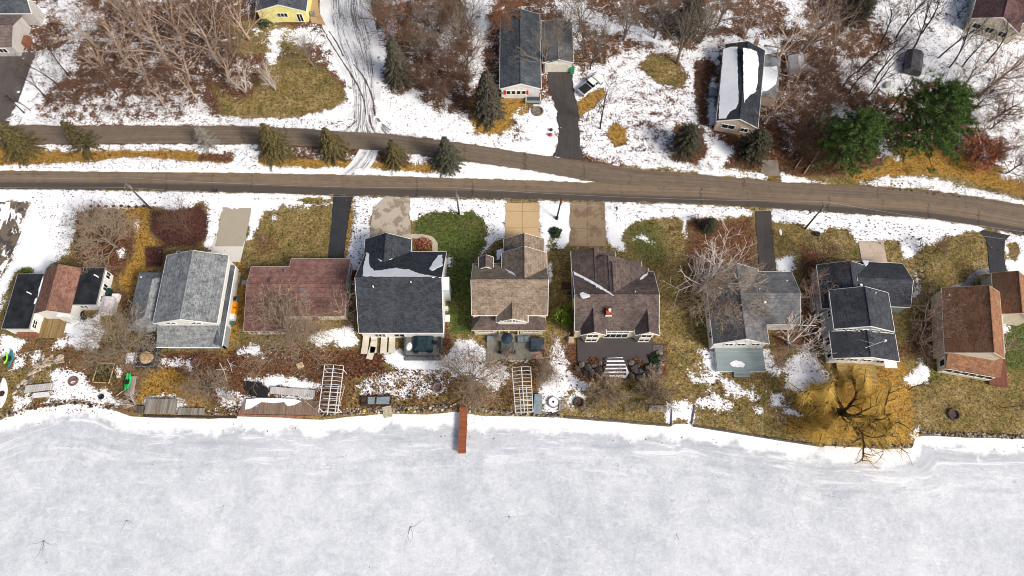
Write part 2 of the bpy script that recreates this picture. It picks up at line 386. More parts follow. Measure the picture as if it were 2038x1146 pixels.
IS = [
 (.85,[(55,289),(200,288),(330,287),(470,287),(520,290),(520,310),(505,335),(470,330),(468,305),(330,300),(60,301)]),
 (1.0,[(-60,332),(50,328),(180,322),(210,318),(250,312),(330,318),(450,325),(470,318),(505,320),(525,330),(600,334),(680,333),(760,336),(850,344),(940,342),(925,325),(1000,326),(1060,338),(1150,350),(1215,362),(1160,368),(1020,362),(880,358),(690,350),(500,348),(-60,343)]),
 (.7,[(815,300),(850,305),(850,325),(820,325)]),(.9,[(900,322),(960,322),(1010,335),(900,345)]),
]
SS = [
 (.97,[(-60,374),(75,372),(640,386),(640,394),(500,392),(445,396),(432,470),(420,500),(408,490),(416,420),(405,404),(380,408),(350,420),(300,408),(270,412),(180,416),(152,424),(145,450),(140,480),(128,505),(112,515),(92,545),(60,560),(48,530),(25,545),(-5,620),(-30,600),(20,520),(45,440),(58,404),(-60,402)]),
 (.6,[(120,430),(155,415),(145,500),(110,520)]),
 (.95,[(440,384),(660,388),(662,402),(610,412),(560,412),(545,418),(525,420),(520,435),(508,465),(495,478),(494,420),(440,415)]),
 (.95,[(704,388),(772,392),(768,404),(745,410),(738,430),(735,455),(742,470),(725,500),(722,540),(712,558),(698,530),(690,508),(698,470),(704,430)]),
 (.9,[(700,560),(712,560),(715,580),(706,580)]),
 (1.0,[(812,392),(1008,398),(1004,470),(985,480),(958,506),(972,470),(972,445),(955,430),(940,420),(915,426),(880,420),(850,424),(828,438),(812,436)]),
 (1.0,[(1070,398),(1138,402),(1136,480),(1120,492),(1100,480),(1120,470),(1100,448),(1098,470),(1085,505),(1075,470)]),
 (1.0,[(1202,398),(1480,412),(1500,425),(1460,432),(1420,434),(1370,432),(1340,432),(1290,434),(1250,446),(1238,470),(1248,500),(1220,490),(1205,474)]),(.8,[(1356,428),(1368,428),(1366,475),(1358,465)]),(.6,[(1265,460),(1305,480),(1300,490),(1262,475)]),
 (1.0,[(1530,412),(1690,422),(1860,434),(1962,450),(1955,462),(1920,460),(1890,470),(1860,482),(1830,495),(1815,512),(1800,515),(1790,480),(1760,478),(1710,482),(1700,472),(1685,455),(1650,452),(1635,462),(1610,456),(1590,446),(1560,440),(1535,438)]),
 (.95,[(2004,470),(2060,478),(2060,560),(2005,546),(2000,500)]),(.95,[(1990,462),(2060,472),(2060,490),(2000,475)]),
 (1,[(1544,515),(1580,508),(1583,538),(1546,540)]),
 (.92,[(118,645),(150,638),(200,625),(206,665),(190,692),(145,692)]),(.9,[(-5,668),(20,663),(50,683),(30,702),(0,708)]),(.9,[(25,718),(50,708),(42,728),(25,738)]),
 (.62,[(56,706),(80,696),(86,712),(62,730)]),(.62,[(100,680),(125,674),(128,690),(105,700)]),
 (.88,[(98,742),(128,732),(160,740),(172,762),(190,775),(230,790),(240,806),(200,806),(150,798),(100,794),(104,768)]),(.7,[(25,790),(60,780),(70,800),(45,822),(20,828)]),
 (.9,[(232,728),(246,724),(244,740),(234,750)]),(.8,[(248,704),(270,700),(268,722),(252,722)]),(.62,[(318,712),(363,708),(362,728),(322,732)]),(.85,[(370,718),(392,712),(388,732),(372,738)]),
 (.9,[(473,700),(500,684),(522,686),(518,700),(490,708)]),(1,[(282,800),(300,788),(355,786),(368,805),(352,822),(345,795),(300,795),(288,812)]),
 (.6,[(430,770),(480,780),(490,815),(430,812)]),
 (.9,[(610,668),(640,662),(700,645),(714,684),(690,692),(660,682),(630,688)]),
 (.98,[(758,704),(800,690),(806,712),(882,714),(905,692),(925,680),(955,690),(962,720),(930,738),(870,742),(820,748),(790,738),(765,715)]),
 (.54,[(708,765),(745,738),(790,733),(880,735),(892,762),(890,785),(800,800),(780,792),(715,792)]),
 (.85,[(490,757),(545,748),(625,760),(638,772),(600,774),(540,770)]),(.9,[(488,790),(620,790),(600,810),(488,814)]),
 (.9,[(898,692),(910,675),(940,680),(978,702),(965,728),(1008,728),(1005,762),(980,778),(960,762),(930,742),(905,742)]),
 (.96,[(1105,676),(1115,672),(1120,700),(1130,722),(1137,745),(1172,765),(1165,777),(1132,772),(1122,786),(1108,822),(1078,818),(1076,782),(1085,762),(1100,742),(1094,715)]),
 (.8,[(1125,790),(1150,782),(1168,790),(1160,808),(1128,808)]),(.75,[(1325,805),(1368,796),(1372,832),(1330,838)]),
 (.95,[(1390,692),(1427,702),(1430,745),(1415,748),(1400,716)]),(.62,[(1363,735),(1376,733),(1396,760),(1390,766)]),(.66,[(1393,740),(1415,742),(1422,760),(1410,780),(1398,760)]),
 (.72,[(1432,750),(1455,755),(1490,785),(1517,790),(1510,797),(1470,790),(1445,785)]),(.78,[(1384,797),(1420,785),(1460,805),(1455,812),(1410,812),(1400,815)]),
 (.92,[(1513,697),(1530,693),(1537,730),(1560,725),(1590,700),(1610,693),(1634,725),(1620,740),(1650,740),(1668,745),(1660,765),(1640,762),(1610,772),(1597,786),(1570,772),(1570,742),(1545,742),(1525,735)]),
 (.9,[(1536,785),(1556,784),(1556,806),(1539,806)]),(.8,[(1505,812),(1518,811),(1518,819),(1507,819)]),(.8,[(1562,810),(1600,825),(1595,833),(1560,822)]),
 (.95,[(1835,712),(1850,740),(1846,760),(1815,770),(1797,758),(1815,740)]),(.8,[(1885,816),(1912,818),(1908,836),(1888,832)]),(.9,[(1822,538),(1833,570),(1826,592),(1814,594),(1820,565)]),(.9,[(1990,640),(2012,645),(2008,658),(1992,662)]),
 (.9,[(1325,800),(1340,800),(1338,845),(1328,840)]),(1,[(1370,808),(1382,808),(1380,848),(1368,848)]),
 (.9,[(232,500),(245,495),(252,505),(238,516)]),(.85,[(270,440),(278,440),(276,465),(271,465)]),(.8,[(310,498),(322,500),(318,508)]),(.85,[(538,428),(550,425),(550,438),(538,438)]),
 (.85,[(1880,600),(1876,590),(1866,588),(1870,600)]),(.7,[(1812,855),(1830,845),(1835,868),(1818,880)]),
 (.85,[(888,520),(895,505),(900,520),(895,560)]),(.85,[(1092,520),(1100,530),(1098,560),(1092,560)]),
 (.6,[(0,600),(12,560),(10,600),(0,640)]),
]
for S_, q in NS: paint(q, S=(S_-.13 if .8 <= S_ < .99 else S_-.04), soft=1.3)
for q in [[(1273,130),(1300,105),(1345,115),(1366,150),(1360,175),(1330,172),(1300,160)]]: paint(q, S=0.08, t='N', soft=.9)
paint([(1207,262),(1225,245),(1248,255),(1249,280),(1225,292)], S=.12, t='O', soft=.9)
paint([(1150,205),(1175,185),(1200,178),(1206,190),(1185,210),(1160,225),(1152,240)], S=0.0, t='O', soft=.6)
paint([(1345,250),(1395,262),(1410,300),(1385,325),(1345,315)], S=.1, t='L', soft=.8)
paint([(1382,120),(1424,125),(1410,165),(1406,250),(1392,245),(1384,200)], S=.2, t='L', soft=.6)
for S_, q in IS: paint(q, S=S_, soft=0.95)
for S_, q in SS: paint(q, S=S_, soft=(1.25 if S_ > .85 else .9))
paint([(590,398),(612,394),(660,396),(660,403),(612,405)], S=.1, t='N', soft=.3)
paint([(505,395),(640,395),(640,398),(505,398)], S=.1, t='O', soft=.2)
paint([(2006,485),(2024,480),(2030,500),(2022,520),(2008,512)], S=.1, t='N', soft=.3)
paint([(1022,222),(1040,210),(1050,222),(1035,232)], S=.3, t='O', soft=.5)
# roads and drives lie bare: kept down here so that only the banks overlap them
def road_clear(px, soft=0.25): paint(px, S=0.0, soft=soft)
UP_TOP = [(-220,250),(45,250),(300,250),(500,251),(600,256),(690,262),(760,265),(815,272),(930,286),(1060,307),(1160,320),(1200,325.5)]
UP_BOT = [(-220,287),(45,286),(300,285),(500,286),(600,290),(690,295),(760,299),(815,304),(930,321),(1060,339),(1160,358),(1200,364)]
LO_TOP = [(-220,338),(0,340),(250,342),(500,345),(690,348),(880,354),(1020,358),(1160,363),(1200,364),(1230,366),(1270,368),(1400,373),(1565,386),(1700,394),(1830,402),(1935,416),(2038,434),(2200,466),(2500,538)]
MID_TOP = [(1192,324.2),(1215,328),(1270,338),(1400,348),(1565,363),(1700,369),(1830,377),(1935,391),(2038,408),(2200,436),(2500,500)]
MID_BOT = [(1192,363),(1215,365.6),(1270,368.6),(1400,373.6),(1565,386.6),(1700,394.6),(1830,402.6),(1935,416.6),(2038,434.6),(2200,466.6),(2500,538.6)]
LO_BOT = [(-220,380),(0,376),(250,378),(500,383),(690,389),(880,393),(1020,396),(1160,399),(1200,400),(1230,401),(1270,402),(1400,405),(1565,416),(1700,425),(1830,432),(1935,447),(2038,467),(2200,502),(2500,580)]
road_clear(UP_TOP + UP_BOT[::-1]); road_clear(MID_TOP + [(a,b+2) for a,b in MID_BOT[::-1]]); road_clear(LO_TOP + LO_BOT[::-1])
DRIVES = {}
LANE_L = [(638,-30),(636,20),(645,70),(668,115),(688,160),(692,200),(684,238),(655,263)]
LANE_R = [(735,-30),(740,20),(752,70),(757,115),(757,160),(758,200),(770,240),(818,275)]
rngS = np.random.RandomState(3)
# smooth random field for uneven ground and snow depth
def vnoise(Q, s, seed):
    r = np.random.RandomState(seed).rand(257,257); q = Q/s; i = np.floor(q).astype(int); f = q-i; f = f*f*(3-2*f)
    a = i % 256; b = (i+1) % 256
    return (r[a[:,0],a[:,1]]*(1-f[:,0])*(1-f[:,1]) + r[b[:,0],a[:,1]]*f[:,0]*(1-f[:,1]) + r[a[:,0],b[:,1]]*(1-f[:,0])*f[:,1] + r[b[:,0],b[:,1]]*f[:,0]*f[:,1])
sd = sdf_land(P)
e = np.clip((sd+1.0)/1.3, 0, 1); e = e*e*(3-2*e)
z = -1.3 + 1.3*e
lump = vnoise(P, 0.9, 1)
z = z + e*(0.05*(vnoise(P,3.0,2)-.5) - 0.03 + np.clip(CH['S']+0.5*(lump-.5)-0.35,0,1)*(0.05+0.13*lump))
CH['S'] = np.clip(CH['S'] + 0.9*np.clip((-sd+0.2)/0.6,0,1)*0.0, 0, 1)
NXg, NYg = len(xs), len(ys)
ii = np.arange(NP_).reshape(NYg, NXg)
F = np.stack([ii[:-1,:-1].ravel(), ii[:-1,1:].ravel(), ii[1:,1:].ravel(), ii[1:,:-1].ravel()], 1)
def grid_mesh(name, V, F, mats, attrs, smooth=True):
    me = bpy.data.meshes.new(name); me.vertices.add(len(V)); me.vertices.foreach_set('co', V.astype(np.float32).ravel())
    me.loops.add(F.size); me.loops.foreach_set('vertex_index', F.astype(np.int32).ravel())
    me.polygons.add(len(F)); me.polygons.foreach_set('loop_start', (np.arange(len(F))*4).astype(np.int32))
    for m_ in mats: me.materials.append(m_)
    for k, a in attrs.items():
        at = me.attributes.new(k, 'FLOAT', 'POINT'); at.data.foreach_set('value', a.astype(np.float32))
    me.update(calc_edges=True); me.validate()
    if smooth: me.polygons.foreach_set('use_smooth', [True]*len(F))
    o = bpy.data.objects.new(name, me); C.objects.link(o); return o
def ground_mat():
    k = NT('lawn_and_snow'); p = k.pos()
    p = k.mapv(p, (1,1,0))
    fine = k.noise(p, 7.0, 3.0, 0.65); med = k.noise(p, 1.5, 5.0, 0.62); big = k.noise(p, 0.28, 4.0, 0.6); blade = k.noise(p, 3.2, 6.0, 0.75)
    tone = k.math('ADD', k.math('MULTIPLY', k.step(blade, .36, .64), .62), k.math('MULTIPLY', k.step(fine, .36, .64), .38))
    tone = k.math('ADD', tone, k.math('MULTIPLY', k.math('SUBTRACT', med, .5), 1.3), True)
    tone = k.math('POWER', tone, 1.35)
    def two(a, b): return k.mix(tone, tuple(x*.36 for x in a[:3])+(1,), tuple(x*1.55 for x in b[:3])+(1,))
    dry = k.mix(k.step(big, .38, .62), two((.060,.042,.012,1), (.240,.175,.064,1)), two((.085,.060,.020,1), (.325,.225,.085,1)))
    dry = k.mix(k.math('MULTIPLY', k.step(med, .50, .64), .35), dry, two((.045,.048,.010,1), (.17,.165,.042,1)))
    mo = k.noise(p, .34, 6.0, .68, .6); dry = k.mix(k.math('MULTIPLY', k.step(mo, .53, .62), .75), dry, two((.13,.10,.045,1), (.40,.31,.15,1))); dry = k.mix(k.math('MULTIPLY', k.step(mo, .47, .38), .75), dry, two((.030,.034,.010,1), (.150,.145,.034,1)))
    lit = two((.018,.009,.005,1), (.165,.075,.038,1)); lit = k.mix(k.math('MULTIPLY', k.step(med, .48, .66), .6), lit, two((.04,.018,.008,1), (.25,.12,.05,1)))
    grn = two((.020,.032,.008,1), (.105,.135,.030,1)); grn = k.mix(k.math('MULTIPLY', k.step(big, .5, .66), .5), grn, two((.05,.045,.012,1), (.20,.17,.045,1)))
    mo2 = k.noise(p, .9, 5.0, .7, .5)
    gold = two((.120,.066,.012,1), (.470,.270,.055,1)); gold = k.mix(k.math('MULTIPLY', k.step(med, .52, .68), .5), gold, two((.06,.030,.010,1), (.24,.105,.035,1)))
    gold = k.mix(k.math('MULTIPLY', k.step(mo2, .48, .36), .6), gold, two((.05,.035,.010,1),(.20,.135,.04,1))); lit = k.mix(k.math('MULTIPLY', k.step(mo2, .54, .66), .5), lit, two((.04,.025,.018,1),(.21,.135,.09,1))); lit = k.mix(k.math('MULTIPLY', k.step(mo2, .45, .34), .6), lit, two((.012,.007,.005,1),(.085,.043,.028,1)))
    drk = two((.020,.008,.007,1), (.105,.040,.032,1))
    wob = k.math('MULTIPLY', k.math('SUBTRACT', med, .5), 1.6)
    c = dry
    for nm, cc in (('litter', lit), ('green', grn), ('straw', gold), ('soil', drk)):
        a = k.math('ADD', k.attr(nm), k.math('MULTIPLY', wob, .6)); c = k.mix(k.step(a, .25, .75), c, cc)
    # scattered leaves and bare specks
    spk = k.vor(p, 3.0, 'F1', 0); c = k.mix(k.math('MULTIPLY', k.step(spk, .16, .08), .5), c, (.02,.012,.008,1))
    # snow cover, ragged at every scale
    n1 = k.noise(p, 0.55, 7.0, 0.74); n2 = k.noise(p, 3.4, 5.0, 0.75)
    s = k.math('ADD', k.math('MULTIPLY', k.math('SUBTRACT', k.attr('snow'), .5), 1.7), k.math('ADD', k.math('MULTIPLY', k.math('SUBTRACT', n1, .5), 3.3), k.math('MULTIPLY', k.math('SUBTRACT', n2, .5), 2.6)))
    s = k.math('ADD', s, .5)
    sn = k.step(s, .46, .54)
    thin = k.step(s, .50, .74)
    scol = k.mix(thin, (.60,.58,.60,1), k.mix(k.step(n1, .35, .65), (.80,.83,.88,1), (.90,.91,.93,1)))
    c = k.mix(sn, c, scol); k.col(c); k.rough(.9)
    h = k.math('ADD', k.math('MULTIPLY', k.math('MINIMUM', s, 1.0), .6), k.math('MULTIPLY', blade, .4))
    k.bump(h, .6, .16)
    return k.mat
def make_ground():
    V = np.stack([P[:,0], P[:,1], z], 1)
    o = grid_mesh('ground', V, F, [ground_mat()], {'snow':CH['S'],'litter':CH['L'],'green':CH['G'],'straw':CH['O'],'soil':CH['D']})
    tag(o, 'brown winter lawns and leaf litter with ragged patches of melting snow', kind='structure')
    return o
make_ground()

# ---------------------------------------------------------------- lake ice
def make_ice():
    x = np.concatenate([[-900,-400,-220,-150,-110], np.arange(-95,95.01,.8), [110,150,220,400,900]]); y = np.concatenate([[-900,-400,-200,-100,-50,-20], np.arange(-6,32,.8), [36]])
    gx, gy = np.meshgrid(x, y); Q = np.stack([gx.ravel(), gy.ravel()], 1)
    d = -sdf_land(Q)
    i2 = np.arange(len(Q)).reshape(len(y), len(x))
    F2 = np.stack([i2[:-1,:-1].ravel(), i2[:-1,1:].ravel(), i2[1:,1:].ravel(), i2[1:,:-1].ravel()], 1)
    rg = np.zeros(len(Q)); 
    k = NT('lake_ice'); p = k.mapv(k.pos(), (1,1,0))
    a = k.noise(p, .055, 5.0, .6, .6); b = k.noise(p, .35, 6.0, .68, .4); f = k.noise(p, 4.0, 5.0, .7); st = k.noise(k.mapv(p, (.35,1.1,1), (0,0,-.45)), 1.6, 6.0, .72, 1.0); md = k.noise(p, .14, 4.0, .6, .8)
    f2 = k.noise(p, 1.5, 6.0, .72, .8)
    t = k.math('ADD', k.math('MULTIPLY', k.step(a, .36, .64), .15), k.math('MULTIPLY', k.step(b, .32, .68), .26))
    t = k.math('ADD', t, k.math('MULTIPLY', k.step(f, .3, .7), .18)); t = k.math('ADD', t, k.math('MULTIPLY', k.step(md, .36, .64), .17)); t = k.math('ADD', t, k.math('MULTIPLY', k.step(f2, .33, .67), .30))
    ice = k.mix(k.step(t, .22, .84), (.385,.42,.475,1), (.67,.70,.745,1))
    ice = k.mix(k.math('MULTIPLY', k.step(st, .54, .66), k.math('MULTIPLY', k.step(md, .40, .56), .5)), ice, (.77,.79,.82,1))
    vv = k.noise(p, .12, 4.0, .6); vc = k.n('ShaderNodeTexVoronoi', feature='DISTANCE_TO_EDGE'); va = k.n('ShaderNodeVectorMath', operation='ADD'); k.l(k.mapv(p, (.030,.045,1)), va.inputs[0]); nn = k.n('ShaderNodeTexNoise'); k.l(p, nn.inputs['Vector']); nn.inputs['Scale'].default_value = .18; nn.inputs['Detail'].default_value = 6.0; vs_ = k.n('ShaderNodeVectorMath', operation='SCALE'); k.l(nn.outputs['Color'], vs_.inputs[0]); vs_.inputs['Scale'].default_value = .55; k.l(vs_.outputs[0], va.inputs[1]); k.l(va.outputs[0], vc.inputs['Vector']); vc.inputs['Scale'].default_value = 1.0
    ice = k.mix(k.math('MULTIPLY', k.step(vc.outputs['Distance'], .0035, .0010), k.math('MULTIPLY', k.step(b, .46, .60), .40)), ice, (.20,.215,.235,1))
    sp = k.vor(k.mapv(p, (.30,.30,1)), 1.0, 'F1', 0); ice = k.mix(k.math('MULTIPLY', k.step(sp, .034, .020), .85), ice, (.10,.11,.12,1))
    ld = k.attr('shore'); wv = k.noise(p, .25, 4.0, .6)
    ln = k.math('ADD', ld, k.math('MULTIPLY', k.math('SUBTRACT', wv, .5), 5.5)); ln = k.math('ADD', ln, k.math('MULTIPLY', k.math('SUBTRACT', b, .5), 4.0))
    bank = k.step(ln, 2.6, 1.3)                              # snow shelf along the shore
    grey = k.math('MULTIPLY', k.step(ln, 5.6, 2.2), k.step(ln, 1.2, 2.2))
    ice = k.mix(k.math('MULTIPLY', grey, k.math('MULTIPLY', k.step(b, .36, .60), .62)), ice, (.33,.36,.40,1))
    xy = k.sep(p); cb = k.n('ShaderNodeCombineXYZ'); k.l(k.math('MULTIPLY', xy[0], .10), cb.inputs[0]); k.l(k.math('MULTIPLY', ld, .85), cb.inputs[1]); sk = k.noise(cb.outputs[0], 1.0, 6.0, .68, .5); near = k.step(ln, 11.0, 4.0)
    ice = k.mix(k.math('MULTIPLY', k.math('MULTIPLY', k.step(sk, .54, .64), near), .6), ice, (.33,.36,.40,1)); ice = k.mix(k.math('MULTIPLY', k.math('MULTIPLY', k.step(sk, .46, .38), near), .6), ice, (.80,.815,.84,1))
    r1 = k.math('ABSOLUTE', k.math('SUBTRACT', ln, 6.5)); crack = k.math('MULTIPLY', k.step(r1, .14, .03), k.step(st, .48, .6)); ice = k.mix(k.math('MULTIPLY', crack, .6), ice, (.22,.24,.26,1))
    ice = k.mix(bank, ice, k.mix(k.step(b, .3, .7), (.82,.84,.88,1), (.91,.92,.94,1)))
    k.col(ice); k.rough(k.mix(bank, (.55,.55,.55,1), (.8,.8,.8,1))); k.bump(k.math('ADD', k.math('MULTIPLY', b, 1.0), k.math('MULTIPLY', f, .5)), .35, .08)
    zz = -.42 + 0.22*np.clip(1-(d-0.2)/3.0,0,1)*(.5+.5*vnoise(Q,2.5,9))*np.clip((d+.5)/1,0,1)
    o = grid_mesh('lake_ice', np.stack([Q[:,0],Q[:,1],zz],1), F2, [k.mat], {'shore':d})
    tag(o, 'frozen lake with mottled grey and white ice', kind='structure')
make_ice()
ICE_Z = -0.42
def ice_crack(px, py, seed, size, n=6):
    rng = random.Random(seed); c = U(px,py,ICE_Z); mb = MB()
    mb.cyl((c.x,c.y), size*.07, ICE_Z-.02, ICE_Z+.012, 10)
    for i in range(n):
        a = rng.uniform(math.pi*0.9, math.pi*2.1); p = Vector((c.x,c.y,ICE_Z+.006)); pts = [p.copy()]
        for s_ in range(5):
            a += rng.uniform(-.5,.5); p = p + Vector((math.cos(a),math.sin(a),0))*size*rng.uniform(.12,.3); pts.append(p.copy())
        mb.tube(pts, [size*.013*(1-.15*q) for q in range(6)], 4)
    tag(mb.build('melt_hole', flat('dark_ice', (.22,.24,.27,1), .3), loc=c), None, None, None)
    return C.objects[-1]
for i, (px,py,s_,n_,lb) in enumerate([(87,1077,2.6,6,'large dark melt hole with root-like cracks nearest the lower left of the lake'),(252,1036,1.9,6,'dark melt hole with drooping cracks in the left part of the ice'),(445,1006,1.2,4,'small star-shaped melt hole far out on the ice left of the pier'),(133,979,.8,2,'small dark melt hole above the two branching ones at left'),(1013,1028,1.7,4,'round dark melt hole with two fine cracks below the pier'),(985,1013,1.0,1,'plain round dark melt hole just left of the cracked one below the pier'),(936,1037,1.1,4,'small melt hole with short cracks left of the two round holes'),(817,1049,2.4,5,'pale branching crack in the ice left of the round melt holes'),(1346,1063,1.2,4,'short forked crack in the middle of the right half of the ice'),(760,964,.9,1,'faint grey melt hole below the steps on the shore')]):
    ice_crack(px, py, 40+i, s_, n_)
    for o in C.objects:
        if o.name.startswith('melt_hole') and 'label' not in o.keys(): tag(o, lb, 'melt hole', 'melt holes in the lake ice')

# ---------------------------------------------------------------- roads and drives
def resample(px, n, z=0.0):
    p = [U(a,b,z) for a,b in px]; L = [0]
    for i in range(len(p)-1): L.append(L[-1]+(p[i+1]-p[i]).length)
    out = []; j = 0
    for i in range(n):
        t = L[-1]*i/(n-1)
        while j < len(L)-2 and L[j+1] < t: j += 1
        out.append(p[j].lerp(p[j+1], (t-L[j])/max(1e-9, L[j+1]-L[j])))
    return out, L[-1]
def pairwise(Lp, Rp, n, z):           # same count of corners on both sides: keep them paired
    m = len(Lp); Lw = [U(a,b,z) for a,b in Lp]; Rw = [U(a,b,z) for a,b in Rp]; D = [0]
    for i in range(m-1): D.append(D[-1] + ((Lw[i+1]-Lw[i]).length+(Rw[i+1]-Rw[i]).length)/2)
    lo, ro = [], []; j = 0
    for i in range(n):
        t = D[-1]*i/(n-1)
        while j < m-2 and D[j+1] < t: j += 1
        f = (t-D[j])/max(1e-9, D[j+1]-D[j]); lo.append(Lw[j].lerp(Lw[j+1], f)); ro.append(Rw[j].lerp(Rw[j+1], f))
    return lo, ro, D[-1]
def strip(name, Lp, Rp, zz, mat, label, n=None, nv=8, jit=0.0, kind='structure', seed=1):
    lo, ro, L = pairwise(Lp, Rp, 2, zz); n = n or max(4, int(L/0.6)); lo, ro, L = pairwise(Lp, Rp, n, zz)
    rng = random.Random(seed); V, Fc, UVs = [], [], []
    for i in range(n):
        a, b = lo[i], ro[i]
        if jit: a = a + (a-b).normalized()*rng.uniform(-jit,jit); b = b + (b-a).normalized()*rng.uniform(-jit,jit)
        for j in range(nv+1):
            q = a.lerp(b, j/nv); V.append((q.x,q.y,zz)); UVs.append((L*i/(n-1), j/nv))
    for i in range(n-1):
        for j in range(nv):
            k0 = i*(nv+1)+j; Fc.append((k0, k0+1, k0+nv+2, k0+nv+1))
    me = bpy.data.meshes.new(name); me.from_pydata(V, [], Fc); me.materials.append(mat)
    ul = me.uv_layers.new(name='UVMap')
    ul.data.foreach_set('uv', np.array([UVs[v] for f in Fc for v in f], dtype=np.float32).ravel())
    me.validate(); me.update()
    # every sheet faces up
    if me.polygons[0].normal.z < 0: me.flip_normals()
    o = bpy.data.objects.new(name, me); C.objects.link(o)
    return tag(o, label, kind=kind)
def asphalt(name, dark, light, lane=None, crack=True, seed=0.0, wet=.8, crack_sp=7.0, streak=.5):
    k = NT(name); uv = k.uv(); x = k.sep(uv); p = k.pos()
    along = k.noise(k.mapv(uv, (.05, 9.0, 1), (0,0,0), (seed,seed,0)), 1.0, 5.0, .6)
    gr = k.noise(p, 9.0, 2.0, .7); md = k.noise(p, .7, 5.0, .6)
    f = k.math('ADD', k.math('MULTIPLY', k.step(along, .3, .7), streak), k.math('ADD', k.math('MULTIPLY', k.step(gr, .25, .75), .3), k.math('MULTIPLY', k.step(md, .3, .7), .3)))
    c = k.mix(f, dark, light)
    if lane:
        v = k.math('ADD', x[1], k.math('MULTIPLY', k.math('SUBTRACT', along, .5), .12))
        c = k.mix(k.math('MULTIPLY', k.step(v, .52, .68), .85), c, k.mix(gr, lane, tuple(q*1.5 for q in lane[:3])+(1,)))
        ed = k.math('MULTIPLY', k.step(v, .93, .97), k.step(md, .5, .62)); c = k.mix(ed, c, (.22,.185,.15,1))
    if crack:
        wob = k.noise(p, .9, 5.0, .75); m = k.n('ShaderNodeTexVoronoi', voronoi_dimensions='1D', feature='DISTANCE_TO_EDGE')
        k.l(k.math('ADD', k.math('DIVIDE', x[0], crack_sp), k.math('MULTIPLY', wob, .34)), m.inputs['W']); m.inputs['Scale'].default_value = 1.0
        fn = k.noise(k.mapv(uv, (.11,.25,1), (0,0,0), (seed+7,0,0)), 1.0, 2.0); c = k.mix(k.math('MULTIPLY', k.math('MULTIPLY', k.step(m.outputs['Distance'], .014, .003), k.step(fn, .42, .58)), .9), c, (.012,.011,.010,1))
        lg = k.math('ABSOLUTE', k.math('SUBTRACT', k.math('ADD', x[1], k.math('MULTIPLY', k.math('SUBTRACT', wob, .5), .10)), .47))
        c = k.mix(k.math('MULTIPLY', k.math('MULTIPLY', k.step(lg, .012, .004), k.step(md, .48, .56)), .6), c, (.02,.018,.016,1))
    k.col(c); k.rough(wet); k.bump(gr, .25, .02)
    return k.mat
RZ = 0.035
main_mat = asphalt('worn_asphalt', (.085,.065,.048,1), (.245,.185,.130,1), lane=(.046,.040,.037,1), crack_sp=8.0)
up_mat = asphalt('darker_asphalt', (.072,.058,.046,1), (.200,.156,.115,1), crack_sp=9.0, seed=4.0)
strip('main_road', LO_TOP, LO_BOT, RZ, main_mat, 'worn brown lane road with dark cracks running the width of the picture', nv=10, jit=.05)
mid_mat = asphalt('joined_asphalt', (.074,.059,.046,1), (.207,.160,.117,1), crack_sp=8.0, seed=2.0)
strip('joined_road', MID_TOP, MID_BOT, RZ-.004, mid_mat, 'upper half of the widened road where the two roads join', nv=8, jit=.05, seed=6)
strip('upper_road', UP_TOP, UP_BOT, RZ-.008, up_mat, 'narrower dark road behind the grass strip joining the main road', nv=8, jit=.05, seed=2)
def lane_mat():
    k = NT('rutted_snow'); uv = k.uv(); x = k.sep(uv); p = k.pos()
    a = k.noise(k.mapv(uv, (.17, 34.0, 1)), 1.0, 5.0, .75, .1); b = k.noise(k.mapv(uv, (.035, 7.0, 1), (0,0,0), (3,1,0)), 1.0, 4.0, .6); n = k.noise(p, 2.2, 5.0, .7); n0 = k.noise(p, .3, 3.0)
    t = k.math('ADD', k.math('MULTIPLY', a, .62), k.math('ADD', k.math('MULTIPLY', b, .30), k.math('MULTIPLY', n, .22)))
    mid = k.math('MULTIPLY', k.step(x[1], .0, .25), k.step(x[1], 1.0, .80))
    t = k.math('ADD', t, k.math('MULTIPLY', k.math('SUBTRACT', 0.62, mid), .22))
    c = k.mix(k.step(t, .445, .490), k.mix(n, (.022,.019,.019,1), (.11,.092,.085,1)), k.mix(k.step(n0,.3,.7), (.62,.63,.66,1), (.86,.87,.89,1)))
    c = k.mix(k.math('MULTIPLY', k.step(t, .54, .50), .35), c, (.36,.36,.39,1))
    k.col(c); k.rough(.8); k.bump(t, .6, .15)
    return k.mat
LM = lane_mat()
strip('snowy_lane', LANE_L, LANE_R, RZ-.016, LM, 'snow covered lane with dark muddy tyre ruts', nv=10, jit=.0, seed=3)
RUT = flat('wet_rut', (.095,.08,.072,1), .6, .35, 1.2)
def rut(px, w_, seed):
    L_, R_ = [], []
    for i,(a,b) in enumerate(px):
        k_ = w_*(.55+.45*math.sin(math.pi*(i+.4)/len(px))); L_.append((a-k_,b)); R_.append((a+k_,b))
    strip('tyre_rut', L_, R_, RZ-.008, RUT, 'dark wet tyre rut curving down the snowy lane', nv=2, jit=.08, seed=seed)
rut([(638,50),(655,80),(675,112),(695,142),(712,170),(724,198),(728,226)],1.7,1); rut([(704,128),(722,150),(735,176),(743,202),(746,230)],1.9,2); rut([(752,236),(764,250),(784,263),(812,272)],1.8,3); rut([(716,228),(706,244),(690,256),(668,262)],1.3,4); rut([(735,228),(737,244),(742,258)],1.5,5); rut([(655,62),(672,88),(684,112)],1.6,6)
strip('lane_crossing', [(715,297),(705,315),(690,332),(668,348)], [(752,299),(748,315),(738,332),(716,349)], RZ-.012, LM, 'short rutted snowy crossing between the two roads', nv=8, jit=.0, seed=4)
def drive(name, Lp, Rp, mat, label, zz=0.028, seed=5, jit=.06): return strip(name, Lp, Rp, zz, mat, label, nv=8, jit=jit, seed=seed)
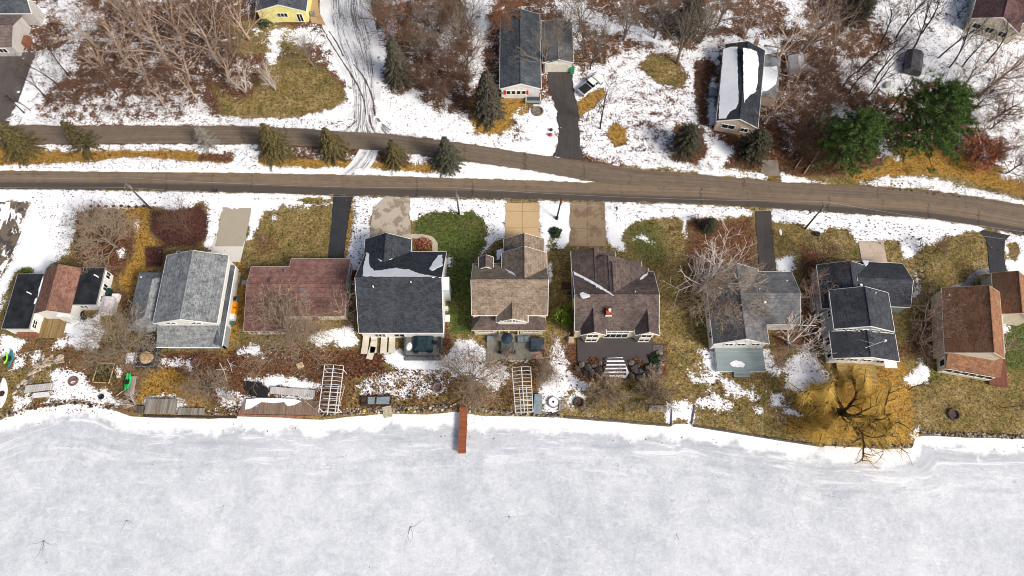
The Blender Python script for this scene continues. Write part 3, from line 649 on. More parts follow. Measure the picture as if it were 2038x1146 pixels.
def concrete(name, c1, c2, stain, patch=.5, joints=0.0, snow=0.0):
    k = NT(name); p = k.pos(); uv = k.uv(); x = k.sep(uv); a = k.noise(p, .55, 5.0, .6); g = k.noise(p, 6.0, 3.0, .7)
    c = k.mix(k.step(g, .25, .75), c1, c2); c = k.mix(k.math('MULTIPLY', k.step(a, .50, .56), patch), c, stain)
    sp = k.vor(p, 1.1, 'F1', 0); c = k.mix(k.step(sp, .09, .05), c, (.09,.07,.05,1))
    if joints:
        j1 = k.math('ABSOLUTE', k.math('SUBTRACT', x[1], .5)); u = k.math('ABSOLUTE', k.math('SUBTRACT', k.math('FRACT', k.math('DIVIDE', x[0], joints)), .5))
        c = k.mix(k.math('MULTIPLY', k.math('MAXIMUM', k.step(j1, .012, .004), k.step(u, .02, .008)), .6), c, (.10,.075,.05,1))
    if snow:
        sn = k.noise(k.mapv(p, (.42,.20,1)), 1.0, 6.0, .62, .3); c = k.mix(k.step(sn, .545, .57), c, (.85,.86,.88,1))
    k.col(c); k.rough(.85); return k.mat
blk = asphalt('black_asphalt', (.016,.017,.020,1), (.055,.056,.062,1), crack=False, streak=.4, wet=.5)
blk2 = asphalt('driveway_asphalt', (.030,.027,.027,1), (.085,.075,.072,1), crack=False, streak=.4, wet=.7)
wet = concrete('wet_brown_paving', (.10,.078,.06,1), (.19,.15,.115,1), (.045,.042,.045,1), .8, snow=1.0)
drive('driveway', [(-40,402),(-55,470),(-75,560)], [(56,402),(40,470),(-2,556)], wet, 'wet brown driveway at the left edge half covered by snow')
drive('driveway', [(443,412),(436,450),(428,490)], [(500,414),(494,450),(484,490)], concrete('grey_concrete', (.30,.265,.205,1), (.40,.36,.285,1), (.34,.30,.24,1)), 'plain grey-beige concrete driveway of the grey house')
strip('driveway_apron', [(428,462),(420,500),(416,516)], [(496,420),(488,480),(478,522)], .022, concrete('pale_apron', (.52,.50,.46,1), (.66,.64,.60,1), (.60,.58,.55,1), .4), 'pale concrete border round the lower end of the grey-beige driveway', nv=4)
drive('driveway', [(664,388),(660,440),(652,516)], [(702,389),(694,440),(683,516)], blk, 'narrow glossy black driveway of the red-roofed house', zz=.03)
drive('driveway', [(768,390),(744,412),(738,445),(735,476)], [(816,394),(816,412),(817,445),(820,478)], concrete('stained_concrete', (.36,.31,.25,1), (.47,.41,.34,1), (.20,.15,.105,1), .75), 'stained concrete driveway of the dark-roofed house with a curved walk')
strip('front_walk', [(817,465),(845,466),(862,471),(871,482),(871,500)], [(817,474),(842,475),(853,479),(860,486),(860,500)], .032, concrete('walk_concrete', (.40,.34,.26,1), (.52,.45,.36,1), (.34,.28,.22,1)), 'pale curved concrete walk round the corner of the green lawn', nv=3)
drive('driveway', [(1006,404),(1006,430),(1004,480)], [(1073,404),(1074,430),(1076,480)], concrete('tan_concrete', (.42,.29,.155,1), (.58,.42,.245,1), (.47,.34,.20,1), .5, 3.2), 'tan concrete driveway in square slabs of the beige house')
drive('driveway', [(1136,402),(1134,430),(1133,490)], [(1203,403),(1204,430),(1207,490)], concrete('brown_concrete', (.20,.14,.088,1), (.33,.245,.165,1), (.15,.105,.07,1), .7, 3.4), 'brown stained slab driveway of the house with the red chimney')
drive('driveway', [(1503,420),(1506,470),(1512,545)], [(1534,420),(1538,470),(1545,545)], blk2, 'straight black driveway beside the large white birch')
strip('parking_pad', [(1708,479),(1712,500),(1716,524)], [(1758,480),(1762,500),(1766,524)], .03, concrete('pinkish_concrete', (.40,.32,.255,1), (.54,.44,.36,1), (.32,.25,.20,1)), 'pale concrete pad behind the navy-roofed house', nv=4)
drive('driveway', [(1945,455),(1962,475),(1966,500),(1971,552)], [(2010,468),(2000,480),(1998,505),(2005,555)], blk, 'black driveway of the orange-roofed house', zz=.03, seed=8)
strip('garden_walk', [(1968,532),(1945,536),(1930,548),(1918,562),(1900,567),(1878,574)], [(1970,545),(1950,548),(1940,558),(1926,574),(1905,580),(1884,588)], .03, flat('walk_stone', (.22,.205,.20,1), .8, .3, 2.0), 'grey winding stone walk in front of the orange-roofed house', nv=3, jit=.12)
drive('driveway', [(1088,130),(1092,175),(1106,215),(1112,260),(1110,292),(1098,310)], [(1138,130),(1142,175),(1150,215),(1153,260),(1156,292),(1162,320)], blk2, 'dark curving driveway of the house with red shutters', jit=.15)
drive('driveway', [(-60,100),(-60,170),(-60,245)], [(70,104),(48,170),(18,246)], asphalt('patched_asphalt', (.055,.047,.043,1), (.125,.108,.10,1), crack=False), 'worn dark driveway of the house in the upper left corner')
drive('driveway', [(616,-30),(612,15),(620,45)], [(632,-30),(634,20),(648,50)], concrete('sandy_gravel', (.34,.22,.11,1), (.48,.34,.19,1), (.30,.2,.1,1)), 'short sandy drive beside the yellow house')
strip('paved_stub', [(1516,318),(1516,335),(1512,350)], [(1548,318),(1550,335),(1552,350)], .028, concrete('grey_stub', (.17,.14,.12,1), (.27,.225,.19,1), (.12,.1,.08,1)), 'small grey paved stub beside the road below the evergreen', nv=4)
# ---------------------------------------------------------------- houses
class House:
    def __init__(s, name, label, cat, px, py, rot=0.0):
        s.c = U(px, py, 0); s.a = math.radians(rot); s.root = thing(name, label, cat, s.c, s.a)
        s.M = Matrix.Translation(s.c) @ Matrix.Rotation(s.a, 4, 'Z'); s.I = s.M.inverted()
    def L(s, px, py, z=0.0): return s.I @ U(px, py, z)
    def rect(s, sw, ne, z):
        a, b = s.L(sw[0], sw[1], z), s.L(ne[0], ne[1], z); return a.x, b.x, a.y, b.y
    def put(s, mb, name, mats, parent=None, smooth=False): return mb.build(name, mats, parent or s.root, local=True, smooth=smooth)
    def zrow(s, py, px, yl, xl=0.0):      # height at which the local line y=yl shows on picture row py
        best = (1e9, 0)
        for k in range(10, 140):
            z = k*0.1; d = abs(s.L(px, py, z).y - yl)
            if d < best[0]: best = (d, z)
        return best[1]
    def gable(s, x0, x1, y0, y1, ze, zr, axis, roof, wall, ov=0.25, rake=0.15, t=0.16, zb=0.0, r=None, trim=WHITE, name='roof', walls=True, rakes=True, eaves=True, zw=None):
        """rect = roof outline; ze = (eave at low side, eave at high side) or one height"""
        za, zc = ze if isinstance(ze, tuple) else (ze, ze)
        lo, hi = (x0, x1) if axis == 'y' else (y0, y1); a0, a1 = (y0, y1) if axis == 'y' else (x0, x1)
        r = (lo+hi)/2 if r is None else r
        m = MB(); m.extrude([(lo,za),(r,zr),(hi,zc),(hi,zc-t),(r,zr-t),(lo,za-t)], 'y' if axis == 'y' else 'x', a0, a1)
        ro = s.put(m, name, roof)
        cap = MB(); P = (lambda u,a,z: (u,a,z)) if axis == 'y' else (lambda u,a,z: (a,u,z))
        cap.tube([P(r,a0+.02,zr+.0), P(r,a1-.02,zr+.0)], .09, 5); s.put(cap, 'ridge_cap', roof, ro)
        if walls:
            z = lambda u: (za+(zr-za)*(u-lo)/(r-lo) if u < r else zc+(zr-zc)*(hi-u)/(hi-r)) - t - .03
            m = MB(); l2, h2 = lo+ov, hi-ov; m.extrude([(l2,zb),(h2,zb),(h2,z(h2)),(r,z(r)),(l2,z(l2))], 'y' if axis == 'y' else 'x', a0+rake, a1-rake)
            s.put(m, 'wall', wall)
        if trim:
            m = MB(); w_ = .10
            if rakes:
                for a in (a0-.03, a1+.03):
                    for u0, u1, zz0 in ((lo,r,za),(hi,r,zc)):
                        m.add([P(u0,a-.035,zz0-.02),P(u0,a+.035,zz0-.02),P(u1,a+.035,zr-.02),P(u1,a-.035,zr-.02),P(u0,a-.035,zz0-.24),P(u0,a+.035,zz0-.24),P(u1,a+.035,zr-.24),P(u1,a-.035,zr-.24)],[(0,1,2,3),(7,6,5,4),(0,4,5,1),(1,5,6,2),(2,6,7,3),(3,7,4,0)])
            if eaves:
                for u, zz, sg in ((lo,za,-1),(hi,zc,1)):
                    q0, q1 = sorted((u+sg*.01, u+sg*.09))
                    if axis == 'y': m.box(q0,q1,a0,a1,zz-.2,zz-.05)
                    else: m.box(a0,a1,q0,q1,zz-.2,zz-.05)
            if m.v: s.put(m, 'fascia', trim, ro)
        s.roofobj = ro
        # slope planes in world space
        def plane(u0, z0, u1, z1):
            p0 = s.M @ Vector(P(u0,a0,z0)); p1 = s.M @ Vector(P(u1,a0,z1)); p2 = s.M @ Vector(P(u0,a1,z0))
            n = (p1-p0).cross(p2-p0).normalized(); return p0, (n if n.z > 0 else -n)
        return {'lo': plane(lo,za,r,zr), 'hi': plane(r,zr,hi,zc), 'obj': ro}
    def flat(s, x0, x1, y0, y1, zt, roof, wall, zb=0.0, lip=0.0, ov=.12, name='flat_roof', trim=None, walls=True):
        m = MB(); m.box(x0,x1,y0,y1,zt-.18,zt); ro = s.put(m, name, roof)
        if walls:
            m = MB(); m.box(x0+ov,x1-ov,y0+ov,y1-ov,zb,zt-.19); s.put(m, 'wall', wall)
        if trim:
            m = MB()
            for q in ((x0-.05,x1+.05,y0-.05,y0+.02),(x0-.05,x1+.05,y1-.02,y1+.05),(x0-.05,x0+.02,y0+.02,y1-.02),(x1-.02,x1+.05,y0+.02,y1-.02)): m.box(*q, zt-.2, zt+.03)
            s.put(m, 'roof_edge', trim, ro)
        return ro
    def shed(s, pts_hi, pts_lo, roof, t=.14, name='lean_to_roof'):      # one sloping slab from two edges of (x,y,z)
        a, b = [Vector(p) for p in pts_hi]; c, d = [Vector(p) for p in pts_lo]; dn = Vector((0,0,-t))
        m = MB(); m.add([a,b,d,c,a+dn,b+dn,d+dn,c+dn],[(0,1,2,3),(7,6,5,4),(0,4,5,1),(1,5,6,2),(2,6,7,3),(3,7,4,0)]); return s.put(m, name, roof)
    def hip(s, x0,x1,y0,y1,ze,zr,axis,roof,wall,inset,ov=.4,t=.14,zb=0.0,walls=True,name='hip_roof'):
        m = MB()
        if axis == 'x': r0, r1 = (x0+inset,(y0+y1)/2,zr), (x1-inset,(y0+y1)/2,zr)
        else: r0, r1 = ((x0+x1)/2,y0+inset,zr), ((x0+x1)/2,y1-inset,zr)
        e_ = [(x0,y0,ze),(x1,y0,ze),(x1,y1,ze),(x0,y1,ze)]
        v = e_ + [r0,r1] + [(p[0],p[1],ze-t) for p in e_]
        if axis == 'x': f = [(0,1,5,4),(1,2,5),(2,3,4,5),(3,0,4)]
        else: f = [(0,1,4),(1,2,5,4),(2,3,5),(3,0,4,5)]
        m.add(v, f+[(9,8,7,6),(0,6,7,1),(1,7,8,2),(2,8,9,3),(3,9,6,0)]); ro = s.put(m, name, roof)
        if walls:
            m = MB(); m.box(x0+ov,x1-ov,y0+ov,y1-ov,zb,ze-t-.02); s.put(m, 'wall', wall)
        return ro
    def window(s, c, w_, h_, face='S', frame=WHITE, cols=2, rows=1, name='window'):
        cx, cy, cz = c
        Q = {'S': lambda u,v,d: (cx+u,cy-d,cz+v), 'N': lambda u,v,d: (cx-u,cy+d,cz+v), 'E': lambda u,v,d: (cx+d,cy+u,cz+v), 'W': lambda u,v,d: (cx-d,cy-u,cz+v)}[face]
        def bx(m,u0,u1,v0,v1,d0,d1):
            p = [Q(u,v,d) for d in (d0,d1) for u,v in ((u0,v0),(u1,v0),(u1,v1),(u0,v1))]
            m.add(p, [(3,2,1,0),(4,5,6,7),(0,1,5,4),(1,2,6,5),(2,3,7,6),(3,0,4,7)])
        m = MB(); bx(m,-w_/2,w_/2,-h_/2,h_/2,.0,.03); g = s.put(m, name, GLASSM)
        m = MB(); f = .09
        bx(m,-w_/2-f,w_/2+f,h_/2,h_/2+f,0,.08); bx(m,-w_/2-f,w_/2+f,-h_/2-f,-h_/2,0,.11); bx(m,-w_/2-f,-w_/2,-h_/2,h_/2,0,.08); bx(m,w_/2,w_/2+f,-h_/2,h_/2,0,.08)
        for i in range(1, cols): u = -w_/2+w_*i/cols; bx(m,u-.035,u+.035,-h_/2,h_/2,.03,.07)
        for i in range(1, rows): v = -h_/2+h_*i/rows; bx(m,-w_/2,w_/2,v-.03,v+.03,.03,.065)
        s.put(m, 'window_frame', frame, g); return g
    def door(s, c, w_, h_, face='S', mat=WHITE):
        cx, cy, cz = c; m = MB()
        if face in 'SN':
            d = -1 if face == 'S' else 1; y0, y1 = sorted((cy, cy+d*.06)); m.box(cx-w_/2,cx+w_/2,y0,y1,cz,cz+h_)
            o = s.put(m,'door',mat); k = MB(); k.blob((cx+w_*.38,cy+d*.1,cz+h_*.46),.05,.05,.05,random.Random(1)); s.put(k,'door_handle',GREYM,o)
        else:
            d = -1 if face == 'W' else 1; x0, x1 = sorted((cx, cx+d*.06)); m.box(x0,x1,cy-w_/2,cy+w_/2,cz,cz+h_)
            o = s.put(m,'door',mat); k = MB(); k.blob((cx+d*.1,cy+w_*.38,cz+h_*.46),.05,.05,.05,random.Random(1)); s.put(k,'door_handle',GREYM,o)
        return o
    def vent(s, px, py, plane, r=.10, h=.45, mat=None, cap=False):
        p = s.I @ UP(px, py, *plane); m = MB(); m.cyl((p.x,p.y),r,p.z-.15,p.z+h,10); o = s.put(m,'vent_pipe',mat or GREYM)
        if cap: m = MB(); m.cyl((p.x,p.y),r*1.7,p.z+h,p.z+h+.10,10); s.put(m,'vent_cap',mat or GREYM,o)
    def snow(s, px, plane, name='snow_patch', t=.07, seed=1, parent=None):
        rng = random.Random(seed); P0, n = plane; pts = []
        for i in range(len(px)):
            a = Vector((*px[i],0)); b = Vector((*px[(i+1)%len(px)],0)); k = max(1, int((b-a).length/4))
            for j in range(k):
                q = a.lerp(b, j/k) + Vector((rng.uniform(-.9,.9), rng.uniform(-.9,.9), 0)); pts.append(s.I @ UP(q.x, q.y, P0, n))
        nl = (s.I.to_3x3() @ n).normalized(); N = len(pts)
        m = MB(); m.add([p - nl*.03 for p in pts] + [p + nl*t for p in pts], [tuple(range(N,2*N))] + [(i,(i+1)%N,N+(i+1)%N,N+i) for i in range(N)])
        return s.put(m, name, SNOW, parent)
def slope_mid(z, run, pitch): return z + run*pitch

R_GREY = shingle('grey_shingle', (.075,.082,.088,1), (.36,.385,.405,1))
R_RED = shingle('red_brown_shingle', (.13,.066,.056,1), (.37,.200,.172,1), stain=(.18,.092,.08,1))
R_NAVY = shingle('charcoal_shingle', (.012,.016,.022,1), (.075,.085,.105,1))
R_NAVY2 = shingle('navy_shingle', (.014,.018,.026,1), (.090,.098,.118,1), stain=(.03,.034,.042,1))
R_TAN = shingle('tan_shingle', (.105,.075,.055,1), (.400,.320,.245,1))
R_BRN = shingle('dusky_shingle', (.045,.034,.033,1), (.200,.152,.138,1), stain=(.05,.038,.036,1))
R_GR2 = shingle('weathered_shingle', (.085,.088,.095,1), (.260,.265,.280,1), stain=(.05,.053,.06,1))
R_ORG = shingle('rust_shingle', (.13,.058,.030,1), (.42,.22,.125,1), stain=(.23,.115,.065,1))
R_CLAY = shingle('clay_shingle', (.13,.06,.042,1), (.36,.195,.145,1), stain=(.10,.055,.045,1))
R_TAR = flat('black_roll_roofing', (.016,.018,.022,1), .75, .35, .7)
R_SLATE = shingle('slate_blue_shingle', (.035,.042,.052,1), (.135,.155,.180,1), stain=(.035,.042,.05,1))
R_PURP = shingle('mauve_shingle', (.10,.075,.07,1), (.25,.195,.185,1))
BEIGE = siding('beige_siding', (.62,.50,.40,1)); YELLOW = siding('yellow_siding', (.80,.76,.30,1)); GREYS = siding('grey_siding', (.30,.34,.36,1)); BRICK = flat('rust_wood', (.20,.085,.05,1), .8, .25, 5)
DECKG = planks('grey_deck', (.12,.125,.13,1), (.20,.205,.21,1), .14, 'X'); DECKB = planks('dark_deck', (.022,.022,.026,1), (.055,.055,.062,1), .14, 'X')
DECKT = planks('tan_deck', (.13,.085,.035,1), (.33,.235,.11,1), .15, 'X'); DECKY = planks('yellowed_deck', (.16,.105,.035,1), (.40,.28,.11,1), .22, 'Y')
DECKBL = planks('pale_blue_deck', (.21,.265,.28,1), (.30,.355,.37,1), .15, 'Y'); DECKW = planks('weathered_boards', (.10,.085,.07,1), (.36,.33,.29,1), .24, 'X'); DECKR = planks('red_deck', (.13,.045,.03,1), (.22,.085,.06,1), .14, 'X')
DECKS = planks('silver_boards', (.36,.35,.34,1), (.56,.545,.53,1), .30, 'X'); DECKBR = planks('brown_boards', (.13,.09,.065,1), (.29,.21,.155,1), .18, 'X')
PIERM = planks('rust_boards', (.19,.055,.025,1), (.33,.105,.045,1), .16, 'Y')
TEAL = flat('teal_cover', (.018,.040,.048,1), .6, .2, 2.0)

# --- 1 cottage at the left: two flat black roofs with a clay gable between
h = House('cottage', 'small white cottage with a clay-coloured gable between two flat black roofs', 'house', 110, 600)
x0,x1,y0,y1 = h.rect((3,654),(88,545),3.0); h.flat(x0,x1,y0,y1,3.0,R_TAR,WHITES,trim=flat('roof_edge_grey',(.25,.25,.25,1)))
p = h.L(66,545,3.3); rx0 = h.L(66,624,3.1).x; rx1 = h.L(136,624,3.1).x
gy0, gy1 = h.L(70,624,3.1).y, h.L(110,533,3.2).y
gp = h.gable(rx0+.2,rx1+.3,gy0,gy1,3.25,4.7,'y',R_CLAY,WHITES,trim=None)
sx0,sx1,sy0,sy1 = h.rect((131,606),(209,533),2.9); h.flat(sx0+.3,sx1,sy0,sy1,2.9,R_TAR,WHITES,trim=flat('roof_edge_grey',(.25,.25,.25,1)))
for i in range(3): h.window((sx1-.12+.01, sy0+1.4+i*2.1, 1.5), 1.0, 1.1, 'E')
h.window((x1-.11, y0+1.1, 1.9), 1.2, .9, 'E', rows=2); h.door((x1-.11, y0+2.6, .3), .9, 2.0, 'E'); h.window((sx0+2.2, sy0+.11, 1.7), 1.2, .8, 'S')
m = MB(); q = h.L(136,624,0); m.box(q.x-.1,q.x+1.5,gy0-.3,gy0+1.6,0,2.5); h.put(m,'entry_porch',WHITES); h.window((q.x+1.51, gy0+.6, 1.7), .9, .9, 'E')
m = MB(); m.box(x0+1.2,x1-.1,y0-.5,y0+.1,0,1.1); h.put(m,'deck_skirt',BRICK)
m = MB(); a = h.L(80,631,.35); b = h.L(122,672,.35); m.box(a.x,b.x,b.y,a.y-.1,.05,.35); h.put(m,'deck',DECKT)
for px,py in ((62,585),(195,551)):
    p = h.L(px,py,3.0); m = MB(); m.tube([(p.x,p.y,2.9),(p.x,p.y,3.5),(p.x-.3,p.y+.1,3.7)],.09,8); h.put(m,'vent_pipe',WHITE)
h.snow([(76,590),(79,570),(84,555),(86,550),(86,560),(82,575),(78,592)], (h.M@Vector((0,0,3.0)), Vector((0,0,1))), seed=3); h.snow([(68,605),(72,592),(74,595),(70,606)], (h.M@Vector((0,0,3.0)), Vector((0,0,1))), seed=4)
h1 = h
# --- 2 grey two-storey house with skirt roofs
h = House('grey_house', 'large grey-shingled two-storey house with white gable and skirt roofs', 'house', 365, 590)
x0 = h.L(304,644,5.3).x; x1 = h.L(431,646,5.3).x; y0 = h.L(365,643,5.3).y; y1 = h.L(400,508,5.3).y
g2 = h.gable(x0,x1,y0,y1,5.3,7.1,'y',R_GREY,WHITES,trim=WHITE,eaves=True)
for u in (.22,.30,.62,.70): h.window((x0+(x1-x0)*u, y0+.14, 5.0), .75, .7, 'S', cols=1)
wy = y0+.3
sx0 = h.L(311,690,2.9).x; sx1 = h.L(436,690,2.9).x; sy = h.L(370,690,2.9).y
h.shed([(sx0,wy,3.9),(sx1,wy,3.9)],[(sx0,sy,2.9),(sx1,sy,2.9)],R_GREY)
m = MB(); m.box(sx0,sx1,sy-.12,sy-.01,2.72,2.86); h.put(m,'gutter',WHITE)
m = MB(); m.box(sx0+.4,sx1+.2,sy+.6,wy+.5,0,2.75); h.put(m,'wall',GREYS)
ex1 = h.L(439,690,2.9).x
h.shed([(x1-.5,y1-.8,3.7),(x1-.5,sy+.1,3.7)],[(ex1+.2,y1-.8,3.0),(ex1+.2,sy+.1,3.0)],R_SLATE)
m = MB(); m.box(ex1+.21,ex1+.33,sy+.1,y1-.8,2.82,2.98); h.put(m,'gutter',WHITE); m = MB(); m.box(x1-.5,ex1-.1,sy+.6,y1-1.0,0,2.85); h.put(m,'wall',WHITES)
wx0 = h.L(251,658,3.0).x; wyS = h.L(280,658,3.0).y; wyN = h.L(300,542,3.0).y
h.hip(wx0,x0+1.4,wyS,wyN,3.0,4.7,'y',R_GREY,GREYS,1.9)
h.flat(h.L(352,500,4.6).x,h.L(398,500,4.6).x,y1-.6,h.L(370,500,4.6).y,4.6,R_SLATE,WHITES,trim=WHITE)
h.snow([(353,511),(356,506),(372,505),(396,507),(398,512),(385,512),(372,510),(362,513)], (h.M@Vector((0,0,4.6)), Vector((0,0,1))), seed=5)
h.snow([(279,548),(284,543),(291,543),(288,549),(280,552)], (h.M@Vector((0,wyN-1,3.4)), Vector((0,.6,.8)).normalized()), seed=6)
h.vent(385,545,g2['hi'],.08,.4); h.vent(402,586,g2['hi'],.10,.3)
m = MB(); a = h.L(270,732,.9); b = h.L(326,662,.9); m.box(a.x,b.x,a.y,b.y,.7,.9); dk = h.put(m,'deck',DECKB)
m = MB()
for (ax,ay,bx_,by) in ((a.x,a.y,b.x,a.y),(b.x,a.y,b.x,b.y),(a.x,a.y,a.x,b.y)):
    m.tube([(ax,ay,1.8),(bx_,by,1.8)],.05,4); n_ = max(2,int((Vector((bx_-ax,by-ay,0))).length/1.2))
    for i in range(n_+1): m.tube([(ax+(bx_-ax)*i/n_,ay+(by-ay)*i/n_,0),(ax+(bx_-ax)*i/n_,ay+(by-ay)*i/n_,1.8)],.05,4)
h.put(m,'deck_railing',flat('deck_rail_grey',(.12,.13,.14,1)),dk)
h2 = h; deck2 = (a,b)
# --- 3 red-brown ranch
h = House('red_roofed_house', 'low ranch house with a broad red-brown shingle roof and cream eaves', 'house', 590, 580)
xr = h.L(686,628,2.8).x; xm = h.L(563,640,2.8).x; xl = h.L(491,600,2.8).x
yS = h.L(600,628,2.8).y; yN = h.L(620,515,2.8).y; ym = (yS+yN)/2; zr = max(3.9,min(5.2,h.zrow(575,590,ym))); pt = (zr-2.8)/(ym-yS)
g3 = h.gable(xm,xr,yS,yN,2.8,zr,'x',R_RED,CREAM,trim=flat('cream_trim',(.55,.49,.40,1)))
ySl = h.L(520,658,2.5).y; yNl = h.L(535,532,2.9).y
g3b = h.gable(xl,xm+.01,ySl,yNl,(zr-pt*(ym-ySl),zr-pt*(yNl-ym)),zr-.004,'x',R_RED,CREAM,r=ym,trim=flat('cream_trim',(.55,.49,.40,1)))
for px,py,pl in ((569,541,g3['hi']),(541,560,g3b['hi']),(625,588,g3['lo'])): h.vent(px,py,pl,.10,.4,cap=True)
h.vent(607,600,g3['lo'],.22,.6,cap=True)
p = h.I@UP(603,575,*g3['lo']); m = MB(); m.box(p.x-.7,p.x+.7,p.y-.16,p.y+.16,p.z-.05,p.z+.12); h.put(m,'ridge_vent',GREYM)
a = h.L(566,662,.4); b = h.L(631,632,.4); m = MB(); m.box(a.x,b.x,a.y,yS+.3,.1,.4); h.put(m,'porch_floor',DECKBR)
m = MB()
for q in ((a.x,a.y),(b.x,a.y),((a.x+b.x)/2,a.y),(b.x,yS)): m.tube([(q[0],q[1],.1),(q[0],q[1],2.4)],.07,4)
m.box(a.x,b.x,a.y-.05,a.y+.07,2.3,2.45); m.box(b.x-.06,b.x+.06,a.y+.07,yS,2.3,2.45); m.box(a.x,b.x,a.y-.02,a.y+.03,.4,1.1)
h.put(m,'porch_frame',BRICK)
for i in range(3): h.window((xl+1.3+i*1.9, ySl+.14, 1.3), 1.2, 1.1, 'S')
for i in range(3): h.window((xr-.14, yS+2.0+i*3.2, 1.5), 1.1, 1.0, 'E')
h.door((xm+4.5, yS+.23, .1), 1.0, 2.05, 'S', BRICK)
# --- 4 charcoal-roofed house with snow on the back slope
h = House('dark_roofed_house', 'house with a charcoal roof whose back slope still carries long snow strips', 'house', 800, 580)
ze = 3.3; x0 = h.L(714,662,ze).x; x1 = h.L(882,662,ze).x; yS = h.L(800,662,ze).y; yN = h.L(840,501,ze).y; ym = (yS+yN)/2; zr = h.zrow(552,800,ym)
g4 = h.gable(x0,x1,yS,yN,ze,zr,'x',R_NAVY,WHITES)
gx0 = h.L(727,476,ze).x; gx1 = h.L(819,476,ze).x; gy = h.L(770,476,ze).y; gz = ze+(gx1-gx0)/2*.62
g4b = h.gable(gx0,gx1,ym+ (zr-gz)/((zr-ze)/(yN-ym)) - .8,gy,ze,gz,'y',R_NAVY,WHITES)
h.snow([(722,550),(724,530),(731,493),(735,496),(734,520),(737,533),(745,539),(760,538),(775,535),(790,533),(800,536),(815,537),(830,543),(850,548),(876,552)],g4['hi'],seed=7)
h.snow([(732,492),(738,491),(748,500),(756,510),(763,520),(757,519),(745,508)],g4['hi'],seed=8); h.snow([(772,517),(785,508),(800,499),(806,499),(798,505),(780,516)],g4['hi'],seed=9)
h.snow([(854,536),(862,522),(872,509),(880,507),(881,528),(870,534),(860,539)],g4['hi'],seed=10)
h.vent(743,571,g4['lo'],.10,.4,WHITE); h.vent(818,562,g4['lo'],.09,.4,WHITE)
a = h.L(884,590,2.0); b = h.L(893,567,2.0); m = MB(); m.box(x1-.5,x1+.75,a.y,b.y,0,5.0); ch = h.put(m,'chimney_chase',siding('pale_blue_siding',(.52,.58,.61,1))); m = MB(); m.box(x1-.56,x1+.81,a.y-.06,b.y+.06,5.0,5.12); h.put(m,'chimney_cap',WHITE,ch); m = MB(); m.cyl((x1+.1,(a.y+b.y)/2),.16,5.12,5.5,12); h.put(m,'flue',WHITE,ch)
for i in range(2): h.window((x1-.24, yS+1.5+i*2.2, 1.5), .9, 1.0, 'E')
h.window((x0+3, yS+.24, 1.4), 1.6, 1.3, 'S', cols=3); h.window((x0+6, yS+.24, 1.4), 1.6, 1.3, 'S')
a = h.L(805,709,.5); b = h.L(881,662,.5); m = MB(); m.box(a.x,b.x,a.y,yS+.3,.25,.5); dk = h.put(m,'deck',DECKG)
m = MB(); m.box(a.x-.05,a.x+.15,a.y,yS,.5,1.3); m.box(b.x-.15,b.x+.05,a.y,yS,.5,1.3); m.box(a.x+.16,b.x-.16,a.y-.05,a.y+.12,.5,.62); h.put(m,'deck_railing',flat('dark_rail',(.07,.075,.085,1)),dk)
m = MB(); m.box(a.x,b.x,a.y-.55,a.y-.06,.02,.22); h.put(m,'deck_step',DECKG)
h4 = h; deck4 = (a, b, yS)
# --- 5 beige house
h = House('beige_house', 'beige-shingled house with a centre dormer and fanlight windows facing the lake', 'house', 1015, 570)
ze = 4.9; x0 = h.L(939,627,ze).x; x1 = h.L(1090,627,ze).x; yS = h.L(1010,627,ze).y; yN = h.L(1000,524,ze).y; ym = (yS+yN)/2; zr = min(8.6,max(6.8,h.zrow(555,1000,ym)))
g5 = h.gable(x0,x1,yS,yN,ze,zr,'x',R_TAN,CREAM)
pyS = h.L(1010,657,2.9).y; px0 = h.L(938,657,2.9).x; px1 = h.L(1086,657,2.9).x; wy = yS+.45
m = MB(); i_ = 1.7
m.add([(px0,pyS,2.9),(px1,pyS,2.9),(px1,wy,2.9),(px0,wy,2.9),(px0+i_,wy,4.1),(px1-i_,wy,4.1),(px0,pyS,2.76),(px1,pyS,2.76),(px1,wy,2.76),(px0,wy,2.76)],[(0,1,5,4),(1,2,5),(0,4,3),(9,8,7,6),(0,6,7,1),(1,7,8,2),(3,9,6,0)])
pr = h.put(m,'porch_roof',R_BRN); m = MB(); m.box(px0,px1,pyS-.12,pyS-.01,2.74,2.88); h.put(m,'gutter',CREAM,pr)
m = MB(); m.box(px0+.4,px0+4.0,pyS+.25,wy,0,2.7); m.box(px1-4.0,px1-.4,pyS+.25,wy,0,2.7); m.box(px0+4.0,px1-4.0,wy-.2,wy,0,2.7); h.put(m,'porch_wall',CREAM)
for u in (px0+2.2, px1-2.2): h.window((u,pyS+.24,1.9),2.4,.9,'S',cols=4)
for u in (px0+5.2, px1-5.2): h.window((u,wy-.21,1.2),1.9,1.9,'S',frame=BRICK)
m = MB()
for u in (px0+4.3,(px0+px1)/2,px1-4.3): m.tube([(u,pyS+.2,0),(u,pyS+.2,2.75)],.11,8)
h.put(m,'porch_post',WHITE)
dx0 = h.L(988,641,4.7).x; dx1 = h.L(1051,641,4.7).x; dyS = h.L(1019,641,4.7).y; dz = 4.75+(dx1-dx0)/2*.62; sl = (zr-ze)/(ym-yS)
g5d = h.gable(dx0,dx1,dyS,yS+(dz-ze)/sl+.6,4.75,dz,'y',R_TAN,WHITES,name='dormer_roof',zb=2.95,rake=.15)
cx = (dx0+dx1)/2
for i,(u,hh) in enumerate(((-1.35,.5),(-.48,.8),(.48,.8),(1.35,.5))): h.window((cx+u,dyS+.14,4.75+hh*.3),.75,hh,'S',cols=2)
for u in (x0+2.3,x1-2.3): h.window((u,yS+.24,4.4),1.0,.32,'S',cols=2)
wx0 = h.L(999,540,5.0).x; wx1 = h.L(1088,545,5.0).x; wz = zr-.25; 
